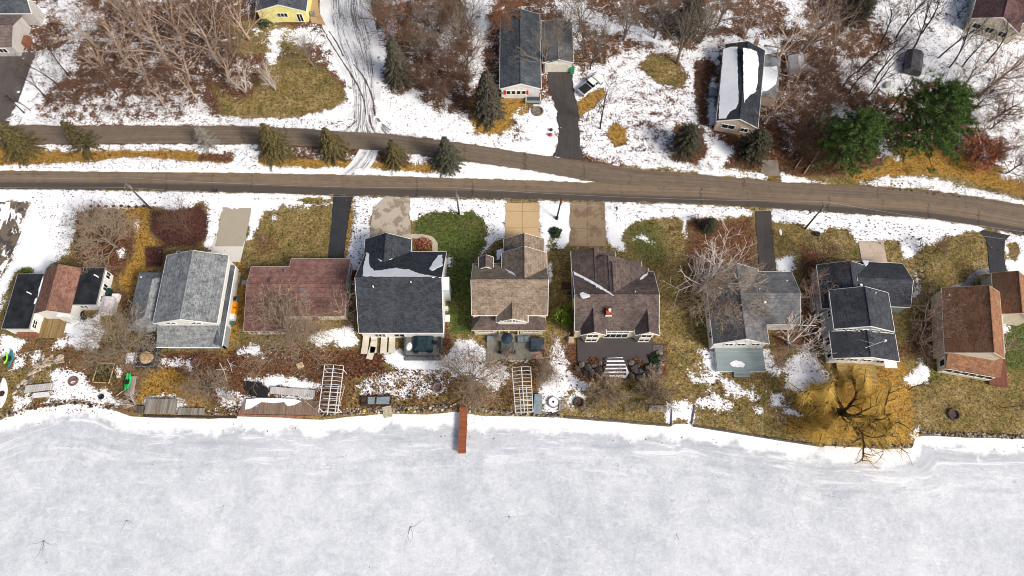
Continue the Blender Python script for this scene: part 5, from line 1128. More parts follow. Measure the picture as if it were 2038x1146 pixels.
def willow(seed):
    rng = random.Random(seed); A, B, G = MB(), MB(), MB()
    A.tube([(0,0,-.3),(0,.1,1.2),(0,.1,2.3)],[.62,.5,.46],10)
    def limb(p,d,L,rad,lev,full=1.0):
        ns = 9 if lev == 0 else (6 if lev == 1 else 3); pts = [p.copy()]
        for i in range(ns):
            d = (d+Vector((rng.uniform(-1,1),rng.uniform(-1,1),rng.uniform(-.7,.9)))*(.34 if lev < 2 else .36)).normalized(); p = p+d*L/ns; pts.append(p.copy())
        A.tube(pts,[max(.02,rad*(1-.65*i/ns)) for i in range(ns+1)],(8,6,4)[min(lev,2)],cap=True)
        if lev >= 1:
            for _ in range(int((22,46,46)[min(lev,2)]*full)):
                t = rng.uniform(.25,1)*ns; j = min(ns-1,int(t)); q = pts[j].lerp(pts[j+1],t-j); a = rng.uniform(0,6.28); o = Vector((math.cos(a),math.sin(a),0)); l = rng.uniform(1.2,3.8); pp = [q]
                for s in range(3): pp.append(pp[-1]+(o*(.55-.12*s)+Vector((0,0,(-.05,-.35,-.6)[s]))+Vector((rng.gauss(0,.15),rng.gauss(0,.15),0)))*l/3)
                G.tube(pp,[.012,.011,.010,.007],3,cap=False)
        if lev < 2:
            for i in range((6,5)[lev]):
                t = min(.99,.22+.78*(i+rng.random())/(6,5)[lev])*ns; j = min(ns-1,int(t)); q = pts[j].lerp(pts[j+1],t-j); dd = (pts[j+1]-pts[j]).normalized(); limb(q, perp(dd,rng,rng.uniform(.45,.95),rng.uniform(0,6.28)), L*rng.uniform(.38,.62), rad*.5, lev+1, full)
    for az,el,L,rr in ((-1.62,.30,9.0,.24),(-1.3,.36,8.0,.17),(-1.15,.5,6.0,.2),(-.55,.30,8.5,.30),(.75,.55,6.0,.24),(2.2,.35,4.2,.22),(2.95,.28,8.5,.28),(-2.4,.4,5.5,.2)):
        limb(Vector((rng.uniform(-.35,.35),rng.uniform(-.3,.4),rng.uniform(1.3,2.2))), Vector((math.cos(az)*math.cos(el),math.sin(az)*math.cos(el),math.sin(el))), L, rr*1.15, 0, (.3 if -2 < az < -1 else 1.0))
    root = thing('willow_tree', 'large willow with golden hanging twigs and black limbs reaching over the ice', 'tree'); A.build('trunk', BK_WILL, root, local=True, smooth=True); G.build('crown', TW_WILL, root, local=True); return root

TPL = {}
def tpl(key, fn): TPL.setdefault(key, fn); return key
def T_(key, seeds, fn): TPL[key] = [fn(s) for s in seeds]
T_('tan', (11,12,13,14), lambda s: bare_tree('bare_tree', s, 16, BK_TAN, TW_TAN, n=(8,5,4), ang=(.85,.75,.8,.85), lr=(.95,.62,.52), r=.34, wob=.22, twig=.032, trunk=.50, tsplit=3))
T_('grey', (21,22,23), lambda s: bare_tree('bare_tree', s, 14, BK_GREY, TW_GREY, n=(10,7,6), ang=(.70,.65,.75,.85), lr=(.85,.58,.50), r=.26, up=.12, twig=.026))
T_('dark', (31,32,33), lambda s: bare_tree('bare_tree', s, 13, BK_DARK, TW_DARK, n=(7,5,4,3), ang=(.55,.6,.7,.8), lr=(.52,.52,.5,.5), trunk=.78, r=.17, up=.12, twig=.016, start=.35))
T_('purple', (41,42), lambda s: bare_tree('bare_tree', s, 11, BK_PURP, TW_PURP, n=(10,7,6,2), ang=(.9,.8,.85,.9), lr=(.92,.60,.50,.5), r=.18, twig=.022, trunk=.48, start=.12))
T_('fuzzy', (51,52,53), lambda s: bare_tree('bare_tree', s, 9, BK_GREY, TW_FUZZ, n=(13,8,6,3), ang=(1.05,.75,.8,.9), lr=(1.15,.66,.58,.55), r=.19, twig=.021, trunk=.44, start=.10, up=.05))
T_('pink', (61,62), lambda s: bare_tree('bare_tree', s, 9, BK_TAN, TW_PINK, n=(8,6,5,2), ang=(.95,.8,.8,.8), lr=(1.0,.62,.54,.5), r=.18, twig=.024, trunk=.45, start=.15))
T_('birch', (71,72,73), lambda s: bare_tree('birch_tree', s, 14, BK_WHITE, TW_WHITE, n=(10,5,3), ang=(.66,.65,.7), lr=(.56,.52,.5), trunk=.86, r=.26, wob=.13, twig=.042, start=.25, tsplit=3))
T_('birchlow', (75,76), lambda s: bare_tree('birch_tree', s, 9, BK_WHITE, TW_WHITE, n=(6,5,4), ang=(.6,.7,.8), lr=(.62,.55,.5), trunk=.62, r=.15, wob=.22, twig=.028, start=.2, stems=3, lean=.55, tsplit=3))
T_('oak', (81,82), lambda s: bare_tree('oak_tree', s, 13, BK_GREY, TW_TAN, n=(8,6,5,2), ang=(.75,.75,.8,.8), lr=(.74,.56,.52,.5), r=.24, twig=.022, leaf=LF_OAK, leafn=7))
T_('globe', (91,92), lambda s: bare_tree('globe_shrub', s, 4.6, BK_GREY, TW_FUZZ, n=(24,8,5,3), ang=(1.05,.5,.55,.6), lr=(1.9,.50,.5,.5), r=.09, twig=.019, trunk=.26, start=.02, up=.08, wob=.12))
T_('spruce', (101,102,103), lambda s: conifer('spruce_tree', s, 8, 3.7, LF_OLIVE, whorls=20, per=9, fr=.42, droop=.38, dens=1.15))
T_('greyspruce', (104,), lambda s: conifer('spruce_tree', s, 8, 3.5, LF_SPR, whorls=21, per=9, fr=.42, droop=.38, dens=1.2))
T_('tallspruce', (105,106), lambda s: conifer('spruce_tree', s, 12, 3.3, LF_DKSPR, whorls=34, per=9, fr=.42, droop=.30, power=.62, dens=1.2))
T_('sparse', (107,), lambda s: conifer('spruce_tree', s, 8, 3.8, LF_OLIVE, whorls=15, per=8, fr=.40, droop=.2, sparse=.25))
T_('dead', (108,), lambda s: conifer('dead_conifer', s, 6, 2.6, LF_GREYN, BK_GREY, whorls=13, per=7, fr=.34, droop=.1, dens=1.3, width=.16))
T_('cedar', (109,110), lambda s: conifer('cedar_tree', s, 6.5, 3.2, LF_CEDAR, whorls=22, per=11, fr=.36, droop=.05, power=.48, dens=1.3))
T_('pine', (111,112), lambda s: pine('pine_tree', s, 14, 6.6, LF_PINE))
T_('oranges', (113,), lambda s: round_shrub('leafy_shrub', s, 4.5, 2.9, LF_ORNG, 2600, .2)); T_('green', (114,), lambda s: round_shrub('green_shrub', s, 4.2, 1.55, LF_BRIGHT, 2600, .2))
TH = {'tan':16,'grey':14,'dark':13,'purple':10,'fuzzy':8,'pink':8,'birch':14,'birchlow':8,'oak':13,'globe':3.6,'spruce':8,'greyspruce':8,'tallspruce':12,'sparse':8,'dead':6,'cedar':6.5,'pine':14,'oranges':4.5,'green':4.2}
_rt = random.Random(77); USED = {}
def plant(kind, px, py, h, label, group=None, cat=None, var=None, rot=None, at=.5, zs=1.0):
    """px, py = where the middle of the crown shows"""
    L = TPL[kind]; i = (USED.get(kind, 0) if var is None else var) % len(L); USED[kind] = USED.get(kind, 0)+1
    p = U(px, py, h*at); s = h/TH[kind]
    return dup(L[i], (p.x,p.y,0), _rt.uniform(0,6.283) if rot is None else rot, (s,s,s*zs), label, cat or L[i].get('category'), group)
def base_plant(kind, bx, by, h, label, group=None, cat=None, var=None, rot=None): return plant(kind, bx, by, h, label, group, cat, var, rot, at=0.0)
# woods: (pixel of crown, height); labels say which wood and where in it
WOODS = [
 ('tan', 'bare tan-barked tree', 'in the wood left of the yellow house', 'bare trees in the wood left of the yellow house', [(215,70,16),(290,60,17),(345,110,14),(400,60,17),(430,120,12),(262,122,13),(182,118,11),(330,30,16),(470,25,14),(150,40,13),(372,165,9),(305,178,8),(240,25,15),(440,70,13)]),
 ('dark', 'slim black-stemmed tree', 'on the snow beside the mauve house', 'black-stemmed trees beside the mauve house', [(62,165,8),(88,140,9),(108,118,9),(40,200,6)]),
 ('purple', 'maroon-twigged tree', 'in the undergrowth left of the yellow house', 'maroon trees left of the yellow house', [(410,25,10),(360,45,10),(455,95,8),(210,160,8),(140,185,7),(330,150,8)]),
 ('grey', 'grey bare tree', 'in the wood right of the rutted lane', 'grey trees right of the rutted lane', [(770,30,14),(835,90,11),(862,40,13),(905,60,13),(935,20,13),(745,10,12)]),
 ('purple', 'maroon-twigged tree', 'in the wood right of the rutted lane', 'maroon trees right of the rutted lane', [(890,120,10),(845,150,8),(880,175,8),(925,100,10),(925,150,8),(900,30,11)]),
 ('oak', 'oak still holding rust-brown leaves', 'at the top right of the lane', 'oaks with rust leaves at the top edge', [(790,35,12),(825,70,9),(870,15,12),(1005,15,11),(985,40,9)]),
 ('grey', 'grey bare tree', 'around the garage of the red-shuttered house', 'grey trees round the garage', [(1085,95,13),(1120,35,12),(1165,75,9),(1205,80,12),(1160,15,12),(1250,30,13)]),
 ('grey', 'grey spreading tree', 'on the slope left of the snowy-roofed house', 'grey trees on the snowy slope', [(1365,70,15),(1315,25,13),(1410,35,13),(1440,15,12)]),
 ('tan', 'tan spreading tree', 'beside the snowy-roofed house', 'tan trees beside the snowy-roofed house', [(1570,75,16),(1545,195,13),(1630,40,16),(1680,75,13),(1600,130,13),(1500,30,12),(1595,215,10)]),
 ('purple', 'maroon-twigged tree', 'between the snowy-roofed house and the big pines', 'maroon trees by the big pines', [(1610,240,9),(1650,195,9),(1640,140,9),(1700,140,9),(1725,205,8),(1590,290,7),(1625,310,6)]),
 ('dark', 'dark leaning tree', 'on the snowy hollow above the big pines', 'dark trees over the snowy hollow', [(1740,95,13),(1775,115,13),(1850,55,13),(1905,70,12),(1928,90,12),(1955,88,12),(1820,25,13),(1880,175,10),(1940,195,10),(1795,190,10),(1760,150,11),(1715,150,10),(2005,80,12),(1785,40,12),(1870,20,12)]),
 ('tan', 'pale bare tree', 'in the snow below the cream house', 'pale trees below the cream house', [(1985,150,12),(2015,200,12),(2030,120,13),(1970,250,9),(2020,280,9),(1950,140,10)]),
 ('purple', 'maroon-twigged tree', 'in the snow below the cream house', 'maroon trees below the cream house', [(2000,230,8),(2032,320,8),(1990,300,6),(1965,190,8)]),
]
ORD = ['first','second','third','fourth','fifth','sixth','seventh','eighth','ninth','tenth','eleventh','twelfth','thirteenth','fourteenth','fifteenth','sixteenth']
for kind, what, where, grp, L in WOODS:
    for i, (px,py,h_) in enumerate(sorted(L)):
        lb = '%s %s, %s from left' % (what, where, ORD[i]) if i else '%s %s, leftmost' % (what, where)
        if i == len(L)-1: lb = '%s %s, rightmost' % (what, where)
        plant(kind, px, py, h_, lb, grp)
# trees one can point at
plant('birchlow',475,158,7,'small white birch with many stems left of the pair on the brown lawn','white birches on the brown lawn')
plant('birchlow',535,150,8,'larger white birch with spreading arms on the brown lawn','white birches on the brown lawn')
plant('grey',612,100,9,'small grey bare tree on the lawn below the yellow house', rot=.3)
base_plant('dark',1195,256,12,'dark bare tree standing alone on the snow right of the curving driveway')
plant('dark',1180,105,9,'dark bare tree just behind the white pickup')
for lb,px,py,h_,k,v in (('olive spruce cut by the left edge on the grass strip',20,272,9,'spruce',0),('sparse olive spruce with bare tip on the grass strip',150,268,8,'sparse',0),('bushy olive spruce over the road left of the lane mouth',537,275,8.5,'spruce',1),('broad olive spruce just left of the rutted crossing',655,280,7.5,'spruce',2),('small olive spruce just right of the rutted crossing',783,300,6.5,'spruce',0),('grey-green spruce at the right end of the grass strip',888,300,8,'greyspruce',0)):
    plant(k,px,py,h_,lb,'spruces on the grass strip',var=v)
plant('dead',405,272,6,'dead grey conifer without needles on the grass strip')
plant('tallspruce',787,120,11,'tall grey-green spruce on the right side of the snowy lane','tall spruces north of the road'); plant('tallspruce',970,188,12,'tall narrow spruce in front of the slate-roofed house','tall spruces north of the road')
plant('cedar',1370,275,7,'round dark cedar on the snow above the main road','cedars above the main road'); plant('cedar',1507,285,7,'wide dark cedar beside the small paved stub','cedars above the main road'); plant('cedar',1375,30,8,'dark cedar half hidden at the top edge above the snowy slope'); plant('cedar',1715,5,8,'olive cedar at the top edge behind the tan trees')
plant('pine',1695,278,13,'dense green pine left of the pair above the road','big green pines',var=0); plant('pine',1858,238,15,'taller green pine right of the pair with gaps in its crown','big green pines',var=1)
plant('oranges',1955,303,5,'shrub with orange-red leaves right of the big pines')
plant('cedar',1413,446,3.4,'small dark evergreen beside the crown of the large white birch'); plant('green',1122,628,4,'bright green leafy shrub between the beige and the brown house')
plant('fuzzy',205,468,9,'round brown fuzzy-twigged tree behind the cottage'); plant('purple',356,440,9,'round maroon-twigged tree on the dark bed behind the grey house'); plant('pink',190,430,6,'thin tan shrubby tree at the edge of the snow behind the cottage')
plant('fuzzy',225,682,9,'wide tan fuzzy-twigged tree between the cottage and the grey deck'); plant('fuzzy',570,660,10.5,'large grey fuzzy-twigged tree in front of the red-roofed house'); plant('pink',668,615,9,'reddish bare tree at the corner of the red-roofed house')
plant('fuzzy',935,752,9,'round brown fuzzy-twigged tree at the landward end of the pier'); plant('dark',930,700,5,'little dark bare tree in the snow beside the green-grey patio')
plant('pink',1100,705,7,'pinkish bare tree in the snow between the patios'); plant('globe',1207,775,4.6,'left one of two globe-shaped bare shrubs on the lakeside lawn','globe shrubs by the seawall'); plant('globe',1300,780,5,'right one of two globe-shaped bare shrubs above the weathered bench','globe shrubs by the seawall')
plant('fuzzy',1440,590,11,'grey bushy tree over the left slope of the grey house',var=1)
b = base_plant('birch',1384,585,16.5,'large white birch with two leaning stems left of the grey house',var=0); base_plant('birch',1378,582,12,'slimmer white birch rising beside the large one left of the grey house','white birches left of the grey house',var=1); b['group'] = 'white birches left of the grey house'
base_plant('birchlow',1572,684,11,'white birch with spreading arms between the grey and navy roofs'); plant('pink',1865,620,10,'pale pinkish bare tree between the navy and orange roofs'); plant('pink',1850,670,7,'low tangled bare tree left of the orange-roofed sunroom')
plant('pink',1548,722,5.5,'small maroon-pink tree leaning over the snow in front of the blue deck'); plant('dark',1830,765,6,'thin dark double-stemmed tree by the snow patch left of the sunroom')
plant('purple',1648,505,9,'dim brown bare tree on the lawn behind the navy-roofed house'); plant('purple',1870,492,5,'low brown shrub at the edge of the snow behind the navy-roofed house'); plant('tan',2012,690,8,'tan bare tree on the green lawn at the right edge'); plant('dark',2015,805,4.5,'heap-like dark bare shrub at the right edge of the lakeside lawn')
plant('fuzzy',400,765,5.5,'low brown fuzzy shrub behind the plank platform'); plant('birchlow',455,790,4.5,'tangle of bleached bare branches above the brown dock'); plant('birchlow',255,800,4,'bleached bare shrub on the bank beside the plank platform'); plant('fuzzy',1085,742,4,'tiny brown shrub right of the white boat lift')
plant('purple',345,560,4,'low maroon shrub at the back corner of the grey house'); plant('pink',522,470,2.2,'small brown shrub on the lawn behind the red-roofed house'); plant('pink',1610,575,8,'reddish bare tree in the gap between the grey and navy roofs'); plant('purple',1010,705,3,'small reddish shrub behind the white boat lift')
wl = willow(5); p = U(1664,824,0); wl.location = (p.x,p.y,0)
for L in TPL.values():
    for r_ in L:
        for c in list(r_.children): bpy.data.objects.remove(c)
        bpy.data.objects.remove(r_)
# undergrowth: uncountable brush over the leaf litter
def undergrowth():
    rng = random.Random(9); m = MB(); zones = [[(95,0),(470,0),(450,225),(200,235),(90,215)],[(760,0),(940,0),(945,240),(860,215),(770,165)],[(1560,60),(1760,120),(1780,260),(1700,330),(1560,340),(1540,230)],[(1385,130),(1420,130),(1405,250),(1385,250)],[(1750,0),(2038,0),(2038,340),(1760,180)]]
    for zi, Z in enumerate(zones):
        V = wpoly(Z); lo, hi = V.min(0), V.max(0); cnt = (2400,1500,1300,200,700)[zi]; Q = np.array([[rng.uniform(lo[0],hi[0]), rng.uniform(lo[1],hi[1])] for _ in range(cnt*2)]); ins = sdf(Q, V) > 0
        for q in Q[ins][:cnt]:
            c = Vector((q[0],q[1],0)); s = rng.uniform(.5,1.6)
            for _ in range(5):
                d = Vector((rng.gauss(0,.7),rng.gauss(0,.7),rng.uniform(.5,1.2)))*s; sd_ = Vector((rng.gauss(0,1),rng.gauss(0,1),0)).normalized()*.018
                m.add([c-sd_, c+sd_, c+d],[(0,1,2)], rng.choice((0,0,1)))
    o = m.build('undergrowth', [TW_DARK, BK_PURP]); tag(o,'reddish-brown brush covering the floor of the woods','undergrowth',kind='stuff')
undergrowth()
# ---------------------------------------------------------------- small things
def single(name, label, cat, mb, mat, loc, group=None, smooth=False): return tag(mb.build(name, mat, loc=loc, smooth=smooth), label, cat, group)
def quadpts(px, z): return [(U(a,b,z).x, U(a,b,z).y) for a,b in px]
GREEN = flat('bright_green_plastic', (.01,.52,.10,1), .35, .05); LIME = flat('lime_plastic', (.25,.72,.03,1), .35, .05); TEALP = flat('teal_plastic', (.035,.17,.19,1), .35, .08)
ORANGE = flat('orange_plastic', (.80,.30,.01,1), .4, .05); REDP = flat('red_plastic', (.60,.02,.03,1), .4, .05); STONE = flat('field_stone', (.17,.145,.12,1), .85, .3, 2.0); STONE2 = flat('pale_stone', (.42,.36,.29,1), .85, .25, 2.0)
WOODP = bark('pole_wood', (.10,.085,.07,1), (.26,.225,.19,1), 3.0); OLDW = flat('weathered_wood', (.27,.24,.21,1), .85, .3, 3.0); TANW = flat('tan_wood', (.42,.30,.17,1), .8, .25, 3.0); ALU = flat('white_aluminium', (.62,.62,.62,1), .4, .06)
CUSH = planks('cream_slats', (.52,.47,.38,1), (.68,.63,.53,1), .16, 'Y'); RUBBER = flat('black_rubber', (.018,.018,.02,1), .7, .2); DKBR = flat('dark_brown', (.05,.028,.024,1), .8, .3, 3); BLUEG = flat('blue_grey_cover', (.20,.245,.275,1), .6, .12, 2); CONC = flat('old_concrete', (.34,.32,.29,1), .9, .15, 2)
# --- poles and wires
TOPS = {}
def pole(key, bx, by, tx, ty, label, arm=True, transformer=False, arm_a=0.0):
    h_ = min(11.0, max(7.0, pole_height(bx, by, tx, ty))); b = U(bx, by); r = thing('utility_pole', label, 'utility pole', b, 0, 'utility poles along the main road')
    m = MB(); m.tube([(0,0,-.3),(0,0,h_)],[.17,.12],10); m.build('pole', WOODP, r, local=True, smooth=True)
    m = MB(); c, s = math.cos(arm_a), math.sin(arm_a)
    if arm:
        m.obox((0,0,h_-.45),2.0,.12,.12,arm_a+math.pi/2); a_ = m.build('crossarm', WOODP, r, local=True)
        for u in (-.9,-.45,.45,.9):
            k = MB(); k.cyl((-s*u,c*u),.05,h_-.33,h_-.12,8); k.build('insulator', GREYM, a_, local=True)
    if transformer:
        m = MB(); m.cyl((-.28*s+.1,.28*c-.28),.22,h_-1.9,h_-1.05,12); m.build('transformer', GREYM, r, local=True)
    TOPS[key] = [(b.x-s*u, b.y+c*u, h_-.12) for u in (-.9,.9)] if arm else [(b.x,b.y,h_-.1)]*2
pole('a',300,415,248,363,'leaning-looking wooden utility pole beside the dark shrub bed at left',transformer=True)
pole('b',914,426,911,382,'grey utility pole at the top of the green lawn',transformer=True)
pole('d',1602,455,1640,409,'utility pole with a transformer on the snow behind the navy-roofed house',transformer=True,arm_a=-.1)
b = U(1108,435); h_ = 7.0; r = thing('utility_pole','plain dark pole without crossarm between the tan and brown driveways','utility pole',b,0,'utility poles along the main road'); m = MB(); m.tube([(0,0,-.3),(.35,-.1,h_)],[.15,.11],10); m.build('pole',BK_DARK,r,local=True); m = MB(); m.cyl((0,0),.3,0,.5,10); m.build('pole_base',BK_DARK,r,local=True); TOPS['c'] = [(b.x+.35,b.y-.1,h_)]*2
TOPS['left'] = [tuple(U(-330,352,8.0+k*.0)+Vector((0,-.9+1.8*k,0))) for k in (0,1)]; TOPS['right'] = [tuple(U(2330,505,8.0)+Vector((0,-.9+1.8*k,0))) for k in (0,1)]
WIRE = flat('wire_metal', (.30,.29,.28,1), .5)
for a, b, lb in (('left','a','overhead wires running left from the pole by the dark shrub bed'),('a','b','overhead wires between the left pole and the pole on the green lawn'),('b','d','long overhead wires between the green lawn and the navy-roofed house'),('d','right','overhead wires running right from the pole behind the navy-roofed house')):
    m = MB()
    for k in (0,1):
        p, q = Vector(TOPS[a][k]), Vector(TOPS[b][k]); m.tube([p.lerp(q,i/12)+Vector((0,0,-1.0*(1-(2*i/12-1)**2)*min(1,(q-p).length/60))) for i in range(13)], .020, 4)
    single('overhead_wires', lb, 'wires', m, WIRE, TOPS[a][0], 'overhead wires along the main road')
def post(name, label, bx, by, h_, r_, mat, lean=(0,0), head=None):
    b = U(bx,by); t = thing(name, label, 'post', b); m = MB(); m.tube([(0,0,-.2),(lean[0],lean[1],h_)],[r_,r_*.8],8); m.build('shaft', mat, t, local=True)
    if head: m = MB(); m.blob((lean[0],lean[1],h_+.1),.22,.22,.2,random.Random(3)); m.build('lamp_head', head, t, local=True)
    m = MB(); m.cyl((0,0),r_*2.0,0,.15,10); m.build('foot', mat, t, local=True)
post('lamp_post','tall dark lamp post on the snow by the mauve house driveway',48,224,4.6,.10,BK_DARK,(0,0),BLACK)
post('wooden_post','pale wooden post on the snow right of the curving driveway',1169,240,4.0,.09,TANW)
for i,(px,py,lb,mt) in enumerate([(436,386,'dark mailbox by the road above the grey-beige driveway',BLACK),(984,405,'tan mailbox by the road left of the tan slab driveway',TANW),(1226,421,'thin dark mailbox on the snow right of the brown driveway',BLACK),(1607,428,'dark mailbox by the road beside the right-hand pole',BLACK),(1117,407,'mailbox with a red flag between the tan and brown driveways',REDP),(2030,470,'dark mailbox at the far right end of the road',BLACK)]):
    b = U(px,py); t = thing('mailbox', lb, 'mailbox', b, 0, 'mailboxes along the main road'); m = MB(); m.tube([(0,0,-.1),(0,0,1.05)],.06,6); m.build('post',WOODP,t,local=True); m = MB(); m.extrude([(-.12,1.05),(.12,1.05),(.12,1.22),(.07,1.30),(-.07,1.30),(-.12,1.22)],'y',-.28,.28); m.build('box',mt,t,local=True)
# --- vehicles (built nose to +x)
def pickup(name, label, px, py, ang, paint, cover, snow=False):
    b = U(px,py,.9); b.z = 0; t = thing(name, label, 'pickup' if not snow else 'car', b, ang)
    m = MB(); prof = [(-2.85,.55),(-2.80,1.02),(-.55,1.06),(-.5,1.06),(1.35,1.08),(2.55,1.00),(2.85,.88),(2.9,.5),(2.55,.38),(-2.7,.40)]
    bm = bmesh.new(); 
    w0 = .98; vs0 = [bm.verts.new((x,-w0,z)) for x,z in prof]; vs1 = [bm.verts.new((x,w0,z)) for x,z in prof]; n = len(prof); bm.faces.new(vs0); bm.faces.new(vs1[::-1])
    for i in range(n): bm.faces.new((vs0[(i+1)%n],vs0[i],vs1[i],vs1[(i+1)%n]))
    bmesh.ops.bevel(bm, geom=[e for e in bm.edges], offset=.06, segments=2, affect='EDGES'); bmesh.ops.recalc_face_normals(bm, faces=bm.faces)
    me = bpy.data.meshes.new('body'); bm.to_mesh(me); bm.free(); me.materials.append(paint); o = bpy.data.objects.new('body', me); C.objects.link(o); o.parent = t
    def frust(x0,x1,x2,x3,w1,w2,z0,z1,nm,mat):
        m = MB(); m.add([(x0,-w1,z0),(x1,-w1,z0),(x1,w1,z0),(x0,w1,z0),(x2,-w2,z1),(x3,-w2,z1),(x3,w2,z1),(x2,w2,z1)],[(3,2,1,0),(4,5,6,7),(0,1,5,4),(1,2,6,5),(2,3,7,6),(3,0,4,7)]); return m.build(nm,mat,t,local=True)
    rear = -.55 if not snow else -1.9
    frust(rear,1.35,rear+.22,.62,.90,.74,1.06,1.66,'windows',GLASSM); frust(rear+.16,.72,rear+.24,.60,.775,.73,1.645,1.74,'cab_roof',paint if not snow else SNOW)
    m = MB()
    for s in (-1,1):
        m.add([(.62+.05,s*.75,1.68),(.55,s*.75,1.68),(1.26,s*.91,1.07),(1.40,s*.91,1.07)],[(0,1,2,3)] if s>0 else [(3,2,1,0)]); xm = (rear+.5)*.5+.1
        m.box(xm-.06,xm+.06,s*.86-.05,s*.86+.05,1.05,1.64)
    m.build('pillars',paint,t,local=True)
    if not snow:
        m = MB(); m.box(-2.68,-.66,-.84,.84,1.04,1.11); m.build('bed_cover',cover,t,local=True); m = MB(); m.box(-2.72,-.6,-.03,.03,1.112,1.14); m.build('cover_rib',RUBBER,t,local=True)
    else:
        frust(1.5,2.6,1.5,2.5,.85,.8,1.06,1.16,'hood_snow',SNOW)
    for x in (-1.75,1.8):
        for s in (-1,1):
            m = MB(); m.tube([(x,s*.74,.38),(x,s*1.0,.38)],.38,18); wh = m.build('wheel',RUBBER,t,local=True); m = MB(); m.tube([(x,s*1.0,.38),(x,s*1.012,.38)],.22,12); m.build('rim',GREYM,wh,local=True)
    for s in (-1,1):
        m = MB(); m.box(2.80,2.90,s*.72-.18,s*.72+.18,.70,.88); m.build('headlight',flat('lamp_glass',(.6,.6,.62,1),.15),t,local=True); m = MB(); m.box(-2.88,-2.82,s*.84-.09,s*.84+.09,.7,.98); m.build('tail_light',REDP,t,local=True)
        m = MB(); m.box(.95,1.15,s*1.06-.12,s*1.06+.12,1.08,1.22); m.build('mirror',BLACK,t,local=True)
    m = MB(); m.box(-3.0,-2.86,-.9,.9,.45,.62); m.build('bumper',GREYM,t,local=True); m = MB(); m.box(2.88,2.99,-.9,.9,.42,.60); m.build('bumper',GREYM,t,local=True)
a_, b_ = U(1163,178,.9), U(1196,152,.9)
pickup('pickup_truck','white pickup with a black bed cover parked beside the curving driveway',1177,167,math.atan2(b_.y-a_.y,b_.x-a_.x),flat('white_paint',(.78,.78,.77,1),.25,.03),RUBBER)
# --- kayaks and boats
def hull(name, label, p0, p1, wd, mat, zc, cat='kayak', group=None, cockpit=True, inside=None):
    a, b = U(*p0,zc), U(*p1,zc); d = b-a; L = d.length; t = thing(name, label, cat, Vector((a.x,a.y,0)), math.atan2(d.y,d.x), group); m = MB(); ns, nr = 16, 10
    for i in range(ns+1):
        u = i/ns; w_ = wd/2*max(.03, math.sin(math.pi*u)**.62); hh = .17+.10*abs(2*u-1)**2.2
        for j in range(nr):
            q = 2*math.pi*j/nr; m.v.append((L*u, w_*math.cos(q), zc+.0+ (hh if math.sin(q)>0 else .19)*math.sin(q)*(1 if math.sin(q)<0 else .75)+(.08*abs(2*u-1)**3)))
    for i in range(ns):
        for j in range(nr): m.f.append((i*nr+j,(i+1)*nr+j,(i+1)*nr+(j+1)%nr,i*nr+(j+1)%nr)); m.m.append(0)
    m.build('hull',mat,t,local=True,smooth=True)
    if cockpit:
        m = MB(); N = 16; m.poly([(L*.47+.42*math.cos(6.283*i/N), wd*.27*math.sin(6.283*i/N), zc+.150) for i in range(N)]); ck = m.build('cockpit',inside or BLACK,t,local=True); m = MB(); m.tube([(L*.47+.44*math.cos(6.283*i/N), wd*.29*math.sin(6.283*i/N), zc+.155) for i in range(N+1)],.025,5,cap=False); m.build('cockpit_rim',BLACK,ck,local=True)
    return t
hull('kayak','bright green kayak, left one of the pair on the wooden rack',(249,777),(255,742),.62,GREEN,.55,group='bright green kayaks on the rack'); hull('kayak','bright green kayak, right one of the pair on the wooden rack',(253,774),(260,744),.55,GREEN,.6,group='bright green kayaks on the rack')
hull('kayak','lime-green kayak lying beside the teal one at the left edge',(9,724),(14,702),.6,LIME,.25); hull('kayak','teal kayak lying beside the lime-green one at the left edge',(18,730),(24,696),.85,TEALP,.3)
hull('rowing_boat','white boat hull at the left edge of the lakeside bank',(2,812),(8,752),1.5,WHITE,.35,'boat',inside=DKBR)
def deckbox(name, label, cat, px, z0, z1, mat, legs=True, group=None, legmat=None, partname='boards'):
    P_ = quadpts(px, z1); c = np.mean(np.array(P_),0); t = thing(name, label, cat, (c[0],c[1],0), 0, group); m = MB(); m.prism(P_, z0, z1); m.build(partname, mat, t)
    if legs:
        for p in P_:
            q = (p[0]+(c[0]-p[0])*.06, p[1]+(c[1]-p[1])*.06); m = MB(); m.tube([(q[0],q[1],-.5),(q[0],q[1],z0-.004)],.06,6); m.build('leg',legmat or OLDW,t)
    return t
deckbox('kayak_rack','weathered grey plank rack under the bright green kayaks','rack',[(253,785),(265,785),(271,748),(259,748)],.15,.35,planks('rack_boards',(.20,.17,.15,1),(.42,.38,.35,1),.16,'X'))
deckbox('dock_section','pale dock section lying on the bank, the solid upper one','dock section',[(48,782),(101,775),(103,762),(51,767)],.25,.4,DECKS); deckbox('dock_section','pale open-topped dock section below the solid one on the bank','dock section',[(66,792),(97,789),(97,779),(66,782)],.12,.25,ALU)
deckbox('plank_platform','tilted platform of grey weathered planks at the ice edge','platform',[(286,823),(349,823),(353,794),(293,793)],.45,.62,DECKW); deckbox('boardwalk','low strip of grey boards right of the plank platform','boardwalk',[(352,825),(405,825),(407,812),(356,811)],.2,.34,DECKW); deckbox('boardwalk','short dark strip of boards left of the plank platform','boardwalk',[(268,822),(285,822),(287,808),(270,808)],.2,.34,planks('dark_boards',(.05,.045,.04,1),(.14,.125,.11,1),.18,'X'))
deckbox('dock_section','long silver-grey dock section lying above the brown dock','dock section',[(536,783),(625,790),(627,776),(539,769)],.3,.45,DECKS)
